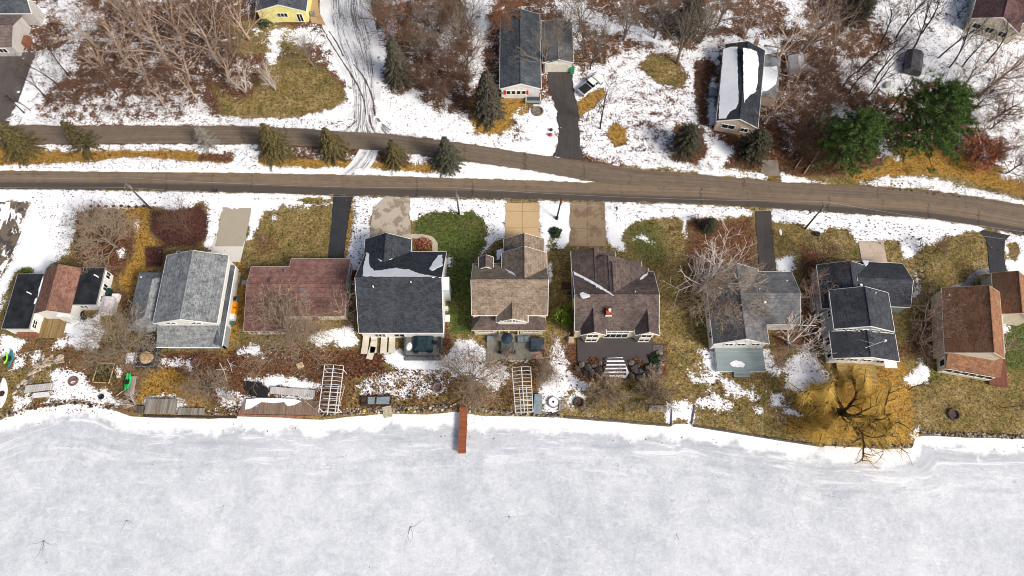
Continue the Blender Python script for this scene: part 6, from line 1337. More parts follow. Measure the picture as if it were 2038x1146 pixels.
d_ = deckbox('brown_dock','long brown plank dock along the shore with a red edge','dock',[(473,823),(636,826),(636,797),(490,795)],.22,.4,DECKBR); m = MB(); m.prism(quadpts([(473,826.5),(612,829.5),(612,827),(473,824)],.4),.1,.36); m.build('edge_board',flat('red_edge_board',(.30,.11,.085,1),.7,.2),d_)
for px,lb in (([(497,806),(514,810),(514,801),(500,799)],'blue-grey mat on the left of the brown dock'),([(565,806),(575,806),(578,795),(567,794)],'blue-grey mat on the middle of the brown dock')):
    P_ = quadpts(px,.44); c = np.mean(np.array(P_),0); m = MB(); m.prism(P_,.42,.47); single('mat',lb,'mat',m,BLUEG,(c[0],c[1],.42))
SN = [([(490,795),(520,792),(560,793),(585,794),(600,798),(585,806),(572,808),(566,800),(545,802),(520,800),(500,812),(488,815)],'snow left on the back of the brown dock'),([(700,808),(701,801),(706,803),(706,808)],'')]
P_ = [(U(a,b,.42).x,U(a,b,.42).y) for a,b in SN[0][0]]; m = MB(); m.prism(P_,.41,.5); c = np.mean(np.array(P_),0); tag(m.build('snow_patch',SNOW,loc=(c[0],c[1],.41)),'white snow left lying along the back of the brown dock','snow')
for i in range(4):
    for j in range(3):
        if (i,j) in ((3,2),(0,0)): continue
        c = U(494+i*11, 782-j*9+i*1.2,.3); m = MB(); m.obox((c.x,c.y,.05),.80,.72,.42,.1); single('dock_float','black plastic dock float in the cluster left of the silver dock section','float',m,RUBBER,(c.x,c.y,.05),'black dock floats in a cluster')
t = thing('sawhorse_frame','triangular wooden frame lying on the right of the brown dock','wooden frame',U(618,800)); m = MB(); p = [U(606,797,.6),U(626,814,.5),U(637,802,.6),U(617,787,1.0)]
m.tube([p[0],p[1],p[2]],.07,5); m.tube([p[0],p[3]],.06,5); m.build('rails',TANW,t)
# --- boat lifts
def lift(label, sw, se, ne, nw, zt=2.3, n=13):
    A = [U(*q,zt) for q in (sw,se,ne,nw)]; c = (A[0]+A[2])/2; t = thing('boat_lift', label, 'boat lift', (c.x,c.y,0), 0, 'white boat lift frames'); m = MB()
    m.tube([A[0],A[3]],.07,5); m.tube([A[1],A[2]],.07,5); m.tube([(A[0]+A[1])/2+Vector((0,0,.35)),(A[3]+A[2])/2+Vector((0,0,.35))],.08,5); m.build('rails',ALU,t)
    for i in range(n):
        u = i/(n-1); a, b = A[0].lerp(A[3],u), A[1].lerp(A[2],u); q = MB(); q.tube([a,a.lerp(b,.25)+Vector((0,0,.26)),a.lerp(b,.5)+Vector((0,0,.36)),a.lerp(b,.75)+Vector((0,0,.26)),b],.038,5); q.build('rib',ALU,t)
    for u in (.08,.92):
        for a in (A[0].lerp(A[3],u),A[1].lerp(A[2],u)):
            q = MB(); q.tube([(a.x,a.y,-.5),a],.07,6); q.build('post',ALU,t)
    q = MB()
    for v in (.33,.72): a, b = A[0].lerp(A[1],v), A[3].lerp(A[2],v); q.tube([a+Vector((0,0,-1.5)),a.lerp(b,.62)+Vector((0,0,-1.5))],.07,5)
    for u in (.06,.2,.34,.48,.6): a, b = A[0].lerp(A[3],u), A[1].lerp(A[2],u); q.tube([a+Vector((0,0,-1.55)),b+Vector((0,0,-1.55))],.06,5)
    q.build('cradle',ALU,t)
lift('white boat lift frame standing at the right end of the brown dock',(634,820),(672,822),(684,728),(646,726)); lift('white boat lift frame on the bank below the green-grey patio',(1026,822),(1061,820),(1056,730),(1019,732))
m = MB(); a = U(683,770,.9); m.tube([U(676,806,1.0),U(686,768,1.0),U(683,765,1.0)],.07,5); single('lift_arm','thin wooden pole frame leaning beside the left boat lift','pole',m,TANW,(a.x,a.y,0))
# --- steps, tables, pads at the shore
t = thing('cold_frame','dark-framed box with two pale panels above the shore steps','cold frame',U(748,797)); P_ = quadpts([(718,807),(777,807),(779,786),(719,789)],.5); m = MB(); m.prism(P_,.0,.48); m.build('frame',DKBR,t)
for qx in ([(732,804),(745,804),(746,790),(732,790)],[(749,804),(774,804),(776,789),(750,790)],[(720,804),(729,804),(729,800),(720,800)]): m = MB(); m.prism(quadpts(qx,.52),.482,.53); m.build('panel',BLUEG if qx[0][0] > 725 else BLACK,t)
def steps(name,label,px0,px1,n,z0,z1,w_,mat,cat='steps',group=None,seed=1,irregular=0.0):
    rng = random.Random(seed); a, b = U(*px0,z0), U(*px1,z1); d = b-a; ang = math.atan2(d.y,d.x)+math.pi/2; t = thing(name,label,cat,(a.x,a.y,0),0,group)
    for i in range(n):
        c = a.lerp(b,(i+.5)/n); m = MB(); m.obox((c.x+rng.uniform(-irregular,irregular),c.y,max(-.4,c.z-.22)),w_*(1+rng.uniform(-irregular,irregular)*.5),(d.length/n)*(.55 if irregular else .82),.2,ang); m.build('tread',mat,t)
    if not irregular:
        for s in (-1,1):
            o = Vector((math.cos(ang),math.sin(ang),0))*s*w_*.5; m = MB(); m.tube([a+o+Vector((0,0,-.05)),b+o+Vector((0,0,-.05))],.06,4); m.build('stringer',mat,t)
    return t
steps('shore_steps','pale wooden steps leading down onto the ice below the dark-framed box',(773,831),(769,808),6,-.3,.4,1.25,flat('pale_wood_steps',(.42,.39,.29,1),.8,.15)); steps('shore_steps','short weathered steps at the corner of the seawall',(1117,827),(1118,797),7,-.2,.5,.75,OLDW)
m = MB(); c = U(725,817); m.blob((c.x,c.y,.1),.26,.26,.2,random.Random(4)); single('buoy','small yellow buoy on the stones left of the shore steps','buoy',m,flat('yellow_plastic',(.62,.42,.02,1),.5),(c.x,c.y,0))
pr = thing('pier','narrow rust-red plank pier reaching out over the ice','pier',U(922,850)); P_ = quadpts([(911,902),(927,902),(931,812),(915,808)],.55); m = MB(); m.prism(P_,.42,.55); m.build('boards',PIERM,pr)
for u in (.05,.35,.65,.95):
    for k0,k1 in ((0,3),(1,2)): q = Vector(P_[k0]).lerp(Vector(P_[k1]),u); m = MB(); m.tube([(q.x,q.y,-.9),(q.x,q.y,.70)],.07,6); m.build('post',OLDW,pr)
deckbox('dock_section','grey folded dock section at the shore beside the right boat lift','dock section',[(1062,824),(1078,823),(1079,784),(1064,784)],.3,.48,BLUEG,legmat=GREYM)
t = thing('fire_table','round white fire table on the snow at the shore','fire table',U(1101,801)); c = U(1101,801); m = MB(); m.cyl((c.x,c.y),.85,0,.42,24); m.build('table',STONE,t); m = MB(); m.cyl((c.x,c.y),.72,.42,.47,24); m.build('snow_top',SNOW,t); m = MB(); m.cyl((c.x,c.y),.18,.47,.53,10); m.build('burner',BLACK,t)
def firering(label,px,py,R=.75,mat=None): c = U(px,py); m = MB(); m.ring((c.x,c.y),R,.17,20,7); m.cyl((c.x,c.y),R*.9,.0,.05,16); single('fire_ring',label,'fire ring',m,mat or flat('burnt_stone',(.075,.05,.045,1),.9,.3),(c.x,c.y,0),'fire rings and old tyres on the lawns')
firering('brown ring of a fire pit on the snow at the left of the shore',147,759,.62,flat('rust_ring',(.16,.08,.07,1),.9,.25)); firering('fire ring in the snow left of the brown fuzzy tree by the pier',871,772,.72,flat('grey_ring',(.20,.15,.14,1),.9,.3)); firering('dark fire ring at the end of the snow below the pinkish tree',1152,801,.7); firering('dark fire ring half filled with snow on the right lawn',1897,825,.78); firering('small dark tyre on the snow left of the plank platform',203,790,.28,BLACK); firering('stone planting ring on the snow of the red-shuttered house',1070,222,.95,STONE); firering('brown ring in the snow behind the grey deck lawn',390,722,.6,flat('rust_ring',(.16,.08,.07,1),.9,.25)); firering('small burnt ring at the right edge of the willow lawn',1783,842,.55)
b = deckbox('bench','weathered plank bench below the right globe shrub','bench',[(1291,819),(1327,820),(1327,807),(1292,806)],.42,.5,planks('bench_boards',(.17,.145,.12,1),(.36,.32,.275,1),.22,'X'))
# --- seawalls
def wall(label,px,z0,z1,th,mat): 
    pts = [U(a,b,z1) for a,b in px]; m = MB()
    for a,b in zip(pts[:-1],pts[1:]):
        d = (b-a); n_ = Vector((-d.y,d.x,0)).normalized()*th/2; ex = d.normalized()*th*.0; m.prism([(a-ex+n_)[:2],(b+ex+n_)[:2],(b+ex-n_)[:2],(a-ex-n_)[:2]],z0,z1)
    c = pts[0]; return single('seawall',label,'seawall',m,mat,(c.x,c.y,z0),'seawalls')
SW = flat('dark_seawall',(.10,.09,.085,1),.85,.25,2)
wall('long dark seawall in front of the lawn with the globe shrubs',[(1124,829),(1230,837),(1334,846)],-.8,.10,.22,SW); wall('short dark seawall returning inland beside the weathered bench',[(1336,847),(1337,814)],-.8,.14,.2,SW); wall('short seawall on the left end of the willow lawn',[(1377,843),(1383,806)],-.8,.14,.2,SW); wall('low dark seawall along the front of the willow lawn',[(1381,847),(1450,858),(1560,876),(1640,888)],-.8,.06,.2,SW); wall('rotten timber edge below the plank platform',[(285,827),(350,828),(405,829),(470,830)],-.8,.1,.25,BK_DARK)
# --- loungers
def lounger(px,py,a,lb):
    c = U(px,py,.35); t = thing('sun_lounger',lb,'sun lounger',(c.x,c.y,0),a,'cream sun loungers beside the dark deck'); m = MB(); m.box(-.5,.5,-1.5,.6,.30,.38); m.build('seat',CUSH,t,local=True); m = MB(); m.add([(-.5,.6,.38),(.5,.6,.38),(.5,1.5,.68),(-.5,1.5,.68),(-.5,.6,.30),(.5,.6,.30),(.5,1.5,.60),(-.5,1.5,.60)],[(0,1,2,3),(7,6,5,4),(0,4,5,1),(1,5,6,2),(2,6,7,3),(3,7,4,0)]); m.build('backrest',CUSH,t,local=True)
    for x in (-.42,.42):
        for y in (-1.35,.5): m = MB(); m.tube([(x,y,0),(x,y,.3)],.045,5); m.build('leg',ALU,t,local=True)
for px,py,a,lb in ((727,686,-.06,'cream lounger farthest left beside the dark deck'),(744,684,.0,'cream lounger second from left, half hidden by the skewed one'),(740,697,-.22,'cream lounger lying skewed in front of the others'),(764,685,0,'cream lounger second from the dark deck'),(780,684,.02,'cream lounger nearest the dark deck')): lounger(px,py,a,lb)
# --- deck of the charcoal-roofed house
a,b,yS_ = deck4; o = h4.M
def chair(px,py,z,a,lb,mat,grp):
    c = U(px,py,z+.4); t = thing('garden_chair',lb,'chair',(c.x,c.y,z),a,grp); m = MB(); m.box(-.28,.28,-.28,.28,.38,.45); m.build('seat',mat,t,local=True); m = MB(); m.box(-.28,.28,.22,.29,.45,.95); m.build('backrest',mat,t,local=True)
    for x in (-.25,.25):
        for y in (-.25,.25): m = MB(); m.tube([(x,y,0),(x,y,.38)],.03,5); m.build('leg',mat,t,local=True)
        m = MB(); m.box(x-.03,x+.03,-.28,.22,.60,.65); m.build('armrest',mat,t,local=True)
t = thing('covered_table','large teal cover draped over the furniture on the dark deck','covered table',U(842,683,.5)); P0 = [U(*q,1.3) for q in ((822,697),(861,697),(862,664),(823,664))]; m = MB()
cx_ = sum((p for p in P0),Vector())/4; bot = [cx_+(p-cx_)*1.0 for p in P0]; top = [cx_+(p-cx_)*.55 for p in P0]
m.add([(p.x,p.y,.95) for p in bot]+[(p.x,p.y,1.5) for p in top]+[(p.x,p.y,.52) for p in bot],[(0,1,5,4),(1,2,6,5),(2,3,7,6),(3,0,4,7),(4,5,6,7),(8,9,1,0),(9,10,2,1),(10,11,3,2),(11,8,0,3)]); m.build('cover',TEAL,t); m = MB(); m.cyl((cx_.x,cx_.y),.12,1.5,1.62,8); m.build('knob',BLACK,t)
for px,py,a_,lb in ((829,700,3.1,'black chair at the lower left corner of the teal cover'),(857,699,3.1,'black chair at the lower right corner of the teal cover'),(867,682,1.5,'black chair right of the teal cover')): chair(px,py,.5,a_,lb,BLACK,'black chairs round the teal cover')
c = U(815,690,.5); m = MB(); m.blob((c.x,c.y,.55),.5,.7,.14,random.Random(8)); tag(m.build('snow_patch',SNOW,loc=(c.x,c.y,.5)),'small heap of snow on the left of the dark deck','snow')
# --- round cover on the grey deck, things beside the grey house
c = U(292,712,1.2); m = MB(); rng = random.Random(6); m.cyl((c.x,c.y),.85,.92,1.35,14,r1=.95); t = thing('fire_pit_table','round tan covered fire pit on the dark grey deck','fire pit',(c.x,c.y,.9)); m.build('base',TANW,t); m = MB(); m.blob((c.x,c.y,1.38),1.12,1.02,.14,rng,11,4,.1); m.build('cover',flat('tan_cover',(.47,.33,.20,1),.8,.2,2),t)
def crate(name,label,cat,px,py,sx,sy,sz,mat,a=0,lid=None,group=None):
    c = U(px,py,sz); t = thing(name,label,cat,(c.x,c.y,0),a,group); m = MB(); m.obox((0,0,0),sx,sy,sz); m.build('box',mat,t,local=True); m = MB(); m.obox((0,0,sz+.003),sx*.9,sy*.9,.06); m.build('lid',lid or mat,t,local=True)
crate('storage_crate','orange crate, upper one of the two beside the grey house','crate',466,605,.72,.95,.9,ORANGE,group='orange crates beside the grey house'); crate('storage_crate','orange crate, lower one of the two beside the grey house','crate',464,618,.72,.85,.9,ORANGE,group='orange crates beside the grey house'); crate('rain_barrel','blue-grey bin above the orange crates','bin',467,594,.7,.7,.95,BLUEG,0,BLACK); crate('white_tank','white tank below the orange crates','tank',461,629,.8,.9,1.0,WHITE); crate('waste_bin','teal bin below the white tank','bin',458,642,.6,.5,.9,TEALP)
crate('meter_box','tan box on the ground between the grey and red-roofed houses','box',474,552,.75,1.9,.5,flat('tan_box',(.30,.23,.15,1),.8,.2)); crate('concrete_pad','pale grey pad beside the tan box','pad',487,562,1.1,.9,.35,BLUEG,0,CONC)
for i,(px,py) in enumerate(((456,652),(454,662),(452,670),(450,678))): c = U(px,py,.2); m = MB(); m.tube([(c.x-.35,c.y,.2),(c.x+.35,c.y+.1,.2)],.19,8); single('log','short log in the row along the wall of the grey house','log',m,TANW,(c.x,c.y,0),'logs along the grey house')
# --- things beside the cottage
t = thing('garden_shed','small white arched shed at the right side of the cottage','shed',U(210,606)); c = U(210,606,1.5); m = MB(); m.extrude([(-1.1,0),(1.1,0),(1.1,1.2),(.7,1.75),(0,1.95),(-.7,1.75),(-1.1,1.2)],'y',-1.3,1.3); m.v = [(c.x+x,c.y+y,z_) for x,y,z_ in m.v]; m.build('shell',flat('mauve_white_sheet',(.52,.48,.50,1),.5,.12),t); m = MB(); m.box(c.x-.5,c.x+.5,c.y-1.36,c.y-1.305,.05,1.6); m.build('door',WHITE,t)
crate('waste_bin','dark green bin at the white wall of the cottage','bin',211,580,1.0,1.2,1.1,flat('dark_green_plastic',(.012,.045,.035,1),.5)); crate('tool_box','white box right of the dark green bin','box',229,588,1.1,.7,.8,WHITE); crate('white_crate','white crate below the tool box','crate',232,595,.5,.8,.5,WHITE)
c = U(213,622,.6); m = MB(); m.tube([(c.x-.7,c.y,.55),(c.x+.7,c.y+.1,.55)],.5,14); m.cyl((c.x-.4,c.y),.07,0,.15,6); m.cyl((c.x+.4,c.y),.07,0,.15,6); single('propane_tank','white propane tank below the arched shed','tank',m,WHITE,(c.x,c.y,0))
c = U(165,628,.4); m = MB(); m.obox((c.x,c.y,.25),.7,1.6,.12,.6); m.tube([(c.x-.4,c.y-.5,0),(c.x+.3,c.y+.5,.9)],.05,5); single('deck_chair','folded dark deck chair beside the cottage deck','deck chair',m,BLACK,(c.x,c.y,0))
for i,(px,py,L_,a_) in enumerate(((104,712,3.2,.1),(108,717,3.0,.05),(112,722,2.6,.12),(92,720,1.5,1.2))): c = U(px,py,.1); m = MB(); m.obox((c.x,c.y,.02+.04*i),L_,.25,.08,a_); single('plank','loose weathered plank in the stack below the cottage','plank',m,TANW if i%2 else OLDW,(c.x,c.y,0),'loose planks below the cottage')
t = thing('brush_pen','low wooden pen heaped with dark green cut branches','pen',U(203,745)); Q = [U(*q,.5) for q in ((184,760),(217,762),(228,724),(196,722))]; m = MB()
for i in range(4): m.tube([Q[i],Q[(i+1)%4]],.09,5)
m.build('frame',TANW,t); m = MB(); rng = random.Random(12); cc = (Q[0]+Q[2])/2
for i in range(500): leafquad(m, Vector((cc.x+rng.uniform(-1.6,1.6),cc.y+rng.uniform(-1.5,1.5),rng.uniform(.05,.6))), rng, .22, 2.2)
m.build('branches',LF_OLIVE,t)
rng = random.Random(21)
for i in range(46):
    u = rng.random(); px = 32+u*85+rng.uniform(-8,8); py = 775-62*math.sin(u*1.5)+rng.uniform(-9,9)+ (12 if u<.3 else 0); c = U(px,py,.1); m = MB(); m.blob((0,0,.05),rng.uniform(.25,.62),rng.uniform(.2,.4),rng.uniform(.10,.2),rng,7,4,.22); a_ = rng.uniform(0,3.1); m.v = [(c.x+x*math.cos(a_)-y*math.sin(a_),c.y+x*math.sin(a_)+y*math.cos(a_),z_) for x,y,z_ in m.v]
    single('flagstone','flat tan stone in the curved tumble of stones on the left bank','stone',m,STONE2 if rng.random()<.7 else STONE,(c.x,c.y,0),'flat stones on the left bank')
for i,px in enumerate(range(182,292,15)): c = U(px,411+rng.uniform(-1,1)); m = MB(); m.blob((c.x,c.y,.1),.32,.25,.22,rng,8,5); single('border_stone','dark border stone in the row on the snow behind the cottage','stone',m,DKBR,(c.x,c.y,0),'border stones on the snow behind the cottage')
for i,(p0,p1,r_) in enumerate((((437,722),(452,760),.09),((430,735),(455,737),.07),((452,715),(462,742),.07),((240,795),(262,803),.08),((232,787),(250,775),.07))): a,b = U(*p0,.3),U(*p1,.15); m = MB(); m.tube([a,a.lerp(b,.5)+Vector((.15,.1,.12)),b],[r_,r_*.8,r_*.5],6); m.tube([a.lerp(b,.4),a.lerp(b,.4)+Vector((.9,.5,.3))],[r_*.6,.02],5); single('driftwood',('long bleached branch on the litter behind the white lift','bleached forked branch lying crosswise behind the brown dock','short bleached branch standing above the forked one','bleached log at the ice edge left of the plank platform','thin bleached log above the ice edge log')[i],'branch',m,BK_WHITE,(a.x,a.y,0))
t = thing('feeder_board','tilted tan board on a stake below the large grey fuzzy tree','board',U(597,728)); c = U(597,727,1.2); m = MB(); m.obox((c.x,c.y,1.1),1.0,.9,.08,.5,0,.25); m.build('board',flat('tan_board',(.50,.37,.24,1),.7,.12),t); m = MB(); m.tube([(c.x,c.y,0),(c.x,c.y,1.1)],.05,5); m.build('stake',OLDW,t)
# --- patio of the beige house
t = thing('patio_umbrella','closed-looking dark blue umbrella over the table on the green-grey patio','umbrella',U(1009,674,.14)); c = U(1009,673,2.2); m = MB(); N = 10
m.v = [(c.x,c.y,2.55)]+[(c.x+.95*math.cos(6.283*i/N),c.y+.95*math.sin(6.283*i/N),2.15) for i in range(N)]; m.f = [(0,1+i,1+(i+1)%N) for i in range(N)]; m.m = [0]*N; m.build('canopy',flat('dark_blue_cloth',(.018,.032,.055,1),.7,.2),t); m = MB(); m.tube([(c.x,c.y,.14),(c.x,c.y,2.6)],.035,6); m.build('pole',GREYM,t)
t = thing('patio_table','square glass table below the umbrella on the green-grey patio','table',(c.x,c.y,.14)); m = MB(); m.box(c.x-.9,c.x+1.1,c.y-1.7,c.y-.2,.80,.84); m.build('tabletop',flat('smoked_glass',(.10,.12,.11,1),.1,.1),t)
for dx,dy in ((-.8,-1.6),(1.0,-1.6),(-.8,-.3),(1.0,-.3)): m = MB(); m.tube([(c.x+dx,c.y+dy,.14),(c.x+dx,c.y+dy,.80)],.04,5); m.build('leg',BLACK,t)
chair(995,701,.14,3.1,'black chair at the left front of the green-grey patio',BLACK,'black chairs on the green-grey patio'); chair(1024,701,.14,3.1,'black chair at the right front of the green-grey patio',BLACK,'black chairs on the green-grey patio')
crate('covered_bench','blue-grey covered bench at the left of the green-grey patio','covered bench',976,674,1.1,.9,.6,BLUEG); crate('covered_bench','blue-grey covered bench left of the hot tub','covered bench',1036,675,1.0,.95,.6,BLUEG); crate('covered_bench','blue-grey covered bench touching the hot tub','covered bench',1049,674,.9,.9,.6,BLUEG); crate('hot_tub','dark slate-blue covered hot tub at the right of the patio','hot tub',1069,684,2.2,2.1,.95,flat('hot_tub_side',(.03,.035,.045,1),.6),0,flat('hot_tub_cover',(.05,.065,.085,1),.5,.15))
crate('grill','small black grill on the stones in front of the green-grey patio','grill',1010,721,.6,.5,.9,BLACK)
P_ = quadpts([(1054,714),(1082,714),(1078,698),(1053,698)],.1); c = np.mean(np.array(P_),0); m = MB(); m.prism(P_,.02,.10); tag(m.build('brick_pavers',flat('pinkish_brick',(.36,.23,.18,1),.85,.3,2.2),loc=(c[0],c[1],0)),'patch of pinkish square pavers right of the green-grey patio',kind='structure')
for i in range(24): c = U(966+i*3.6+rng.uniform(-1,1),719+rng.uniform(-2,3)); m = MB(); m.blob((c.x,c.y,.1),rng.uniform(.16,.3),rng.uniform(.15,.25),.18,rng,7,5); single('edging_stone','pale edging stone in the row in front of the green-grey patio','stone',m,STONE2,(c.x,c.y,0),'edging stones in front of the green-grey patio')
# --- steps and boulders below the brown house
st = steps('stone_steps','five broad dark stone steps dusted with snow below the dark patio',(1226,748),(1224,711),5,.26,.52,3.5,flat('slate_step',(.085,.07,.075,1),.85,.25,2),irregular=.12,seed=4)
P_ = [U(a,b,.16+(748-b)/37*.27) for a,b in ((1200,748),(1206,730),(1209,712),(1240,711),(1246,728),(1252,742),(1245,752),(1225,749))]; c = P_[0]; m = MB(); n_ = len(P_); m.add([p-Vector((0,0,.4)) for p in P_]+P_,[tuple(range(n_))[::-1],tuple(range(n_,2*n_))]+[(i,(i+1)%n_,n_+(i+1)%n_,n_+i) for i in range(n_)]); tag(m.build('snow_patch',SNOW,loc=(c.x,c.y,0)),'snow lying between and around the stone steps','snow')
BL = [(1158,725,.6),(1170,731,.7),(1182,728,.5),(1190,735,.7),(1178,740,.6),(1165,742,.5),(1256,722,.6),(1262,734,.7),(1272,740,.8),(1284,744,.9),(1297,741,.8),(1308,736,.9),(1314,725,.7),(1316,712,.7),(1312,702,.6),(1300,728,.6),(1288,732,.5),(1268,728,.5),(1275,751,.7),(1290,753,.6),(1195,722,.4),(1148,733,.5),(1258,748,.5),(1306,748,.5)]
for i,(px,py,s_) in enumerate(BL): c = U(px,py,.2); m = MB(); m.blob((c.x,c.y,.15),s_*rng.uniform(.8,1.2),s_*rng.uniform(.7,1),s_*.65,rng,9,6,.2); single('boulder','dark rounded boulder in the rockery below the dark patio','boulder',m,(STONE,flat('dark_boulder',(.085,.078,.075,1),.9,.3,2))[i%2],(c.x,c.y,0),'boulders in the rockery below the dark patio')
LFD = leafmat('dark_green_leaves',(.010,.022,.008,1),(.045,.075,.028,1),(.07,.11,.04,1))
def low_shrub(label,px,py,R,hh,mat,seed,n=500):
    rg = random.Random(seed); m = MB(); c = U(px,py,hh*.5)
    for i in range(n):
        a = rg.uniform(0,6.283); u = rg.random()**.5; leafquad(m, Vector((c.x+R*u*math.cos(a)*(1+.2*math.sin(3*a)),c.y+R*u*math.sin(a),.05+hh*(1-u*u)*rg.uniform(.5,1))), rg, .2, 1.5)
    single('low_shrub',label,'shrub',m,mat,(c.x,c.y,0))
low_shrub('dark green creeping shrub at the right end of the rockery',1303,714,1.1,.6,LFD,1); low_shrub('small dark green shrub low in the middle of the rockery',1275,741,.9,.4,LFD,2,350); low_shrub('dark green shrub between boulders right of the stone steps',1290,735,.8,.4,LFD,3,350)
low_shrub('rust-brown dry shrub left of the stone steps',1180,720,.9,.35,LF_OAK,4,260); low_shrub('rust-brown dry shrub right of the stone steps',1266,721,.9,.35,LF_OAK,5,260); low_shrub('reddish dry shrub at the right side of the rockery',1312,728,.8,.4,LF_ORNG,6,260); low_shrub('yellow-green shrub behind the black roof of the cottage',52,541,.9,.9,LF_BRIGHT,7); low_shrub('dark shrub under the wall of the yellow house',525,42,1.3,1.0,LFD,8); low_shrub('low rust shrub inside the curved walk',842,487,1.4,.5,LF_ORNG,9,700); low_shrub('reddish flower bed shrub left of the dark-roofed garage',704,548,.9,.5,LF_OAK,10); low_shrub('dark green tuft on the snow between the two slab driveways',1105,462,1.0,.4,LFD,11)
crate('air_conditioner','grey air conditioner at the left wall of the brown house','air conditioner',1133,583,.8,.8,.8,GREYM,0,BLACK); crate('dark_mat_box','dark flat box above the air conditioner','box',1127,568,1.6,1.1,.25,DKBR); crate('wicker_box','tan wicker box at the left end of the dark patio','box',1137,675,.9,.9,.7,flat('wicker_tan',(.45,.36,.25,1),.8,.25,4)); crate('side_slab','grey slab at the right end of the dark patio','slab',1309,692,1.7,1.1,.16,flat('slab_grey',(.10,.09,.095,1),.8,.2))
crate('spa_cover','white covered chair at the corner of the dark-roofed house','covered chair',890,632,.8,1.0,.7,WHITE); crate('utility_box','pale utility box on the wall side of the dark-roofed house','box',888,612,.6,.6,.9,ALU)
# --- yards behind the houses on the right, and north of the road
t = thing('satellite_dish','white satellite dish on a black bracket on the lawn right of the driveway','satellite dish',U(1557,470)); c = U(1553,462,.8); m = MB(); m.blob((c.x,c.y,.9),.26,.62,.10,random.Random(3),14,6,.0); m.build('dish',WHITE,t); m = MB(); m.tube([(c.x,c.y,.85),(c.x+.7,c.y-.7,.3),(c.x+.2,c.y-1.3,.05)],.06,5); m.build('bracket',BLACK,t)
crate('covered_box','small blue-grey covered box against the wall of the snowy-roofed house','box',1418,181,1.1,1.7,.9,BLUEG,-.2); crate('junction_box','dark junction box on the lawn below the right-hand pole','box',1627,464,.8,.7,.5,BLACK)
t = thing('rail_fence','brown rail fence on the lawn between the navy and orange roofs','fence',U(1834,520)); ps = [U(1828+i*1.6,478+i*13) for i in range(7)]; m = MB()
for z_ in (.45,.9): m.tube([p+Vector((0,0,z_)) for p in ps],.06,4)
m.build('rails',WOODP,t)
for p in ps: m = MB(); m.tube([p+Vector((0,0,-.1)),p+Vector((0,0,1.1))],.09,6); m.build('post',WOODP,t)
def ball(name,label,cat,px,py,r_,mat): c = U(px,py,r_); m = MB(); m.blob((c.x,c.y,r_),r_,r_,r_,random.Random(1),12,8,0); m.cyl((c.x,c.y),r_*.3,2*r_-.02,2*r_+.08,8); single(name,label,cat,m,mat,(c.x,c.y,0),smooth=True)
ball('garden_ball','red garden ball on the snow beside the curving driveway','garden ball',1096,268,.36,REDP); ball('garden_ball','black garden ball just above the red one on the snow','garden ball',1097,258,.30,BLACK)
crate('yard_sign','white and red yard sign on the snow beside the porch','sign',1095,191,.5,.15,.9,WHITE,0,REDP)
t = thing('tool_shed','small pale grey shed under the tan trees right of the snowy-roofed house','shed',U(1586,124)); c = U(1586,124,2); m = MB(); m.box(c.x-1.2,c.x+1.2,c.y-1.3,c.y+1.3,0,2.0); m.build('wall',flat('grey_shed_wall',(.4,.4,.42,1),.7),t); m = MB(); m.extrude([(-1.4,1.95),(0,2.6),(1.4,1.95),(1.4,1.85),(0,2.5),(-1.4,1.85)],'y',-1.5,1.5); m.v = [(c.x+x,c.y+y,z_+.06) for x,y,z_ in m.v]; m.build('roof',flat('grey_sheet',(.42,.44,.47,1),.5),t)
t = thing('covered_trailer','dark tarp-covered trailer in the snowy hollow','trailer',U(1820,122)); c = U(1820,122,1.2); m = MB(); m.extrude([(-1.6,.3),(1.6,.3),(1.6,1.2),(.8,1.8),(-.8,1.8),(-1.6,1.2)],'y',-2.6,2.6); m.v = [(c.x+x*.9+y*.3,c.y+y*.9-x*.3,z_) for x,y,z_ in m.v]; m.build('tarp',flat('dark_tarp',(.06,.06,.065,1),.6,.25,1),t); m = MB(); m.tube([(c.x-1.7,c.y,.3),(c.x-1.5,c.y,.3)],.3,10); m.tube([(c.x+1.5,c.y,.3),(c.x+1.7,c.y,.3)],.3,10); m.build('wheels',RUBBER,t)
hull('upturned_boat','pale boat under snow below the tarp-covered trailer',(1762,175),(1772,162),1.1,flat('grey_green_hull',(.40,.42,.36,1),.6),.3,'boat',cockpit=False)
for i,(p0,p1) in enumerate((((1600,345),(1632,300)),((1582,335),(1598,312)))): a,b = U(*p0,.2),U(*p1,.3); m = MB(); m.tube([a,b],[.13,.08],6); m.tube([a.lerp(b,.5),a.lerp(b,.5)+Vector((.5,.3,.2))],[.06,.02],4); single('fallen_log',('long pale log lying on the litter left of the big pines','short pale log left of the long one')[i],'log',m,BK_TAN,(a.x,a.y,0))
a,b = U(438,82,.3),U(470,74,.3); m = MB(); m.tube([a,b],.16,6); single('snowy_log','snow-topped log on the lawn left of the yellow house','log',m,SNOW,(a.x,a.y,0))
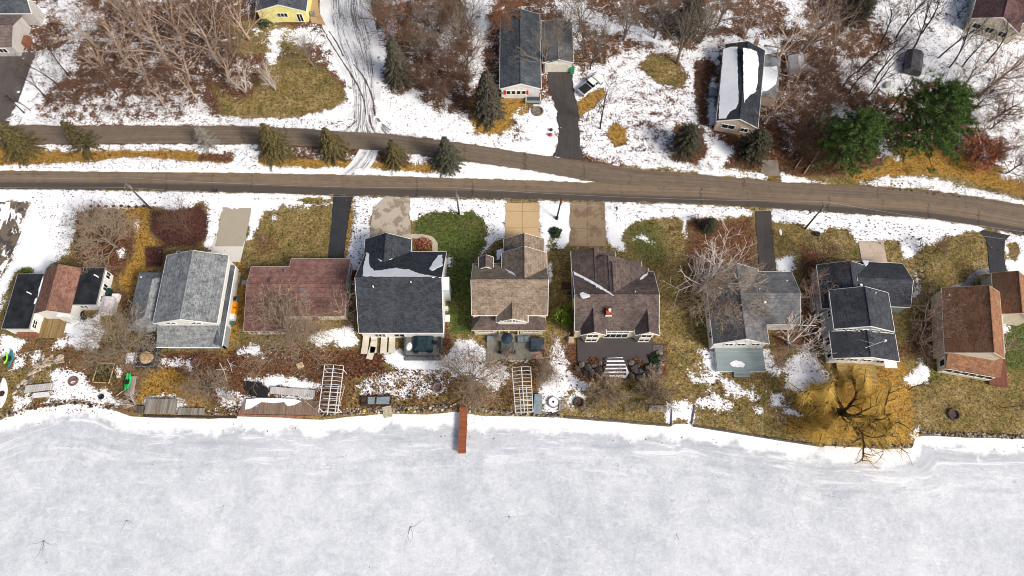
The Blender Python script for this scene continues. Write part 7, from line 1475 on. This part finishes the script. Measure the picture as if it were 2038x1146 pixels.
# --- uncountable: stones along the shore, fallen leaves
def shore_stones():
    rg = random.Random(31); m = MB()
    for seg,n_,sp in (([(640,826),(700,822),(770,818),(850,818),(905,812)],340,10),([(935,818),(960,819),(1020,824),(1060,826),(1115,828)],230,7),([(1830,862),(1930,867),(2045,871)],260,5),([(1640,884),(1760,889),(1815,888)],110,5),([(0,835),(40,819),(90,808),(150,802),(235,816)],150,8),([(405,826),(470,824),(475,800)],120,10)):
        for i in range(n_):
            j = rg.randrange(len(seg)-1); u = rg.random(); px = seg[j][0]*(1-u)+seg[j+1][0]*u+rg.uniform(-3,3); py = seg[j][1]*(1-u)+seg[j+1][1]*u+rg.uniform(-sp,2); c = U(px,py,-.1); s_ = rg.uniform(.10,.26)
            m.blob((c.x,c.y,-.03),s_,s_*rg.uniform(.7,1),s_*.8,rg,6,4,.2,rg.choice((0,0,1,2)))
    tag(m.build('shore_stones',[STONE,STONE2,DKBR]),'band of small brown stones along the edge of the ice','stones',kind='stuff')
shore_stones()
def leaves():
    rg = random.Random(17); m = MB(); T_LIT = [flat('dead_leaf_brown',(.10,.04,.025,1),.9,.3),flat('dead_leaf_dark',(.035,.02,.016,1),.9,.3),flat('dead_leaf_rust',(.26,.095,.035,1),.9,.3)]
    zones = [([(0,238),(700,238),(700,255),(0,252)],900),([(75,100),(420,150),(420,245),(70,245)],1500),([(0,290),(520,292),(520,338),(0,336)],1400),([(760,180),(1010,270),(1010,300),(760,262)],300),([(1130,60),(1400,100),(1420,345),(1180,315)],2200),([(1200,330),(1560,350),(1560,362),(1300,340)],160),([(1730,0),(2038,0),(2038,350),(1900,250)],1400),([(1690,350),(2038,380),(2038,408),(1720,372)],500),([(60,380),(440,384),(430,500),(110,500)],900),([(690,395),(740,395),(720,560),(690,540)],350),([(820,400),(1000,400),(990,480),(830,440)],260),([(1210,402),(1500,415),(1480,440),(1240,470)],400),([(1540,415),(2038,470),(2038,500),(1820,500),(1560,445)],600),([(690,735),(900,735),(900,812),(700,812)],1700),([(900,690),(1170,690),(1160,820),(900,820)],800),([(0,690),(480,700),(480,825),(0,825)],1300),([(1370,690),(1670,700),(1640,830),(1390,820)],800),([(640,700),(770,700),(765,750),(640,750)],900),([(0,830),(2038,890),(2038,900),(0,850)],120)]
    for Z,n_ in zones:
        V = wpoly(Z); lo,hi = V.min(0),V.max(0); Q = np.array([[rg.uniform(lo[0],hi[0]),rg.uniform(lo[1],hi[1])] for _ in range(int(n_*2.2))]); ins = sdf(Q,V) > 0
        for q in Q[ins][:n_]:
            c = Vector((q[0],q[1],.10+.06*rg.random())); a_ = rg.uniform(0,6.28); s_ = rg.uniform(.05,.15)*(1.6 if rg.random()<.12 else 1); d = Vector((math.cos(a_),math.sin(a_),rg.uniform(-.2,.2)))*s_; e_ = Vector((-math.sin(a_),math.cos(a_),rg.uniform(-.2,.2)))*s_*rg.uniform(.4,.9)
            m.add([c-d,c+e_,c+d,c-e_],[(0,1,2,3)],rg.choice((0,1,1,2)))
    tag(m.build('fallen_leaves',T_LIT),'dead leaves and twigs strewn over snow and lawns','leaves',kind='stuff')
leaves()
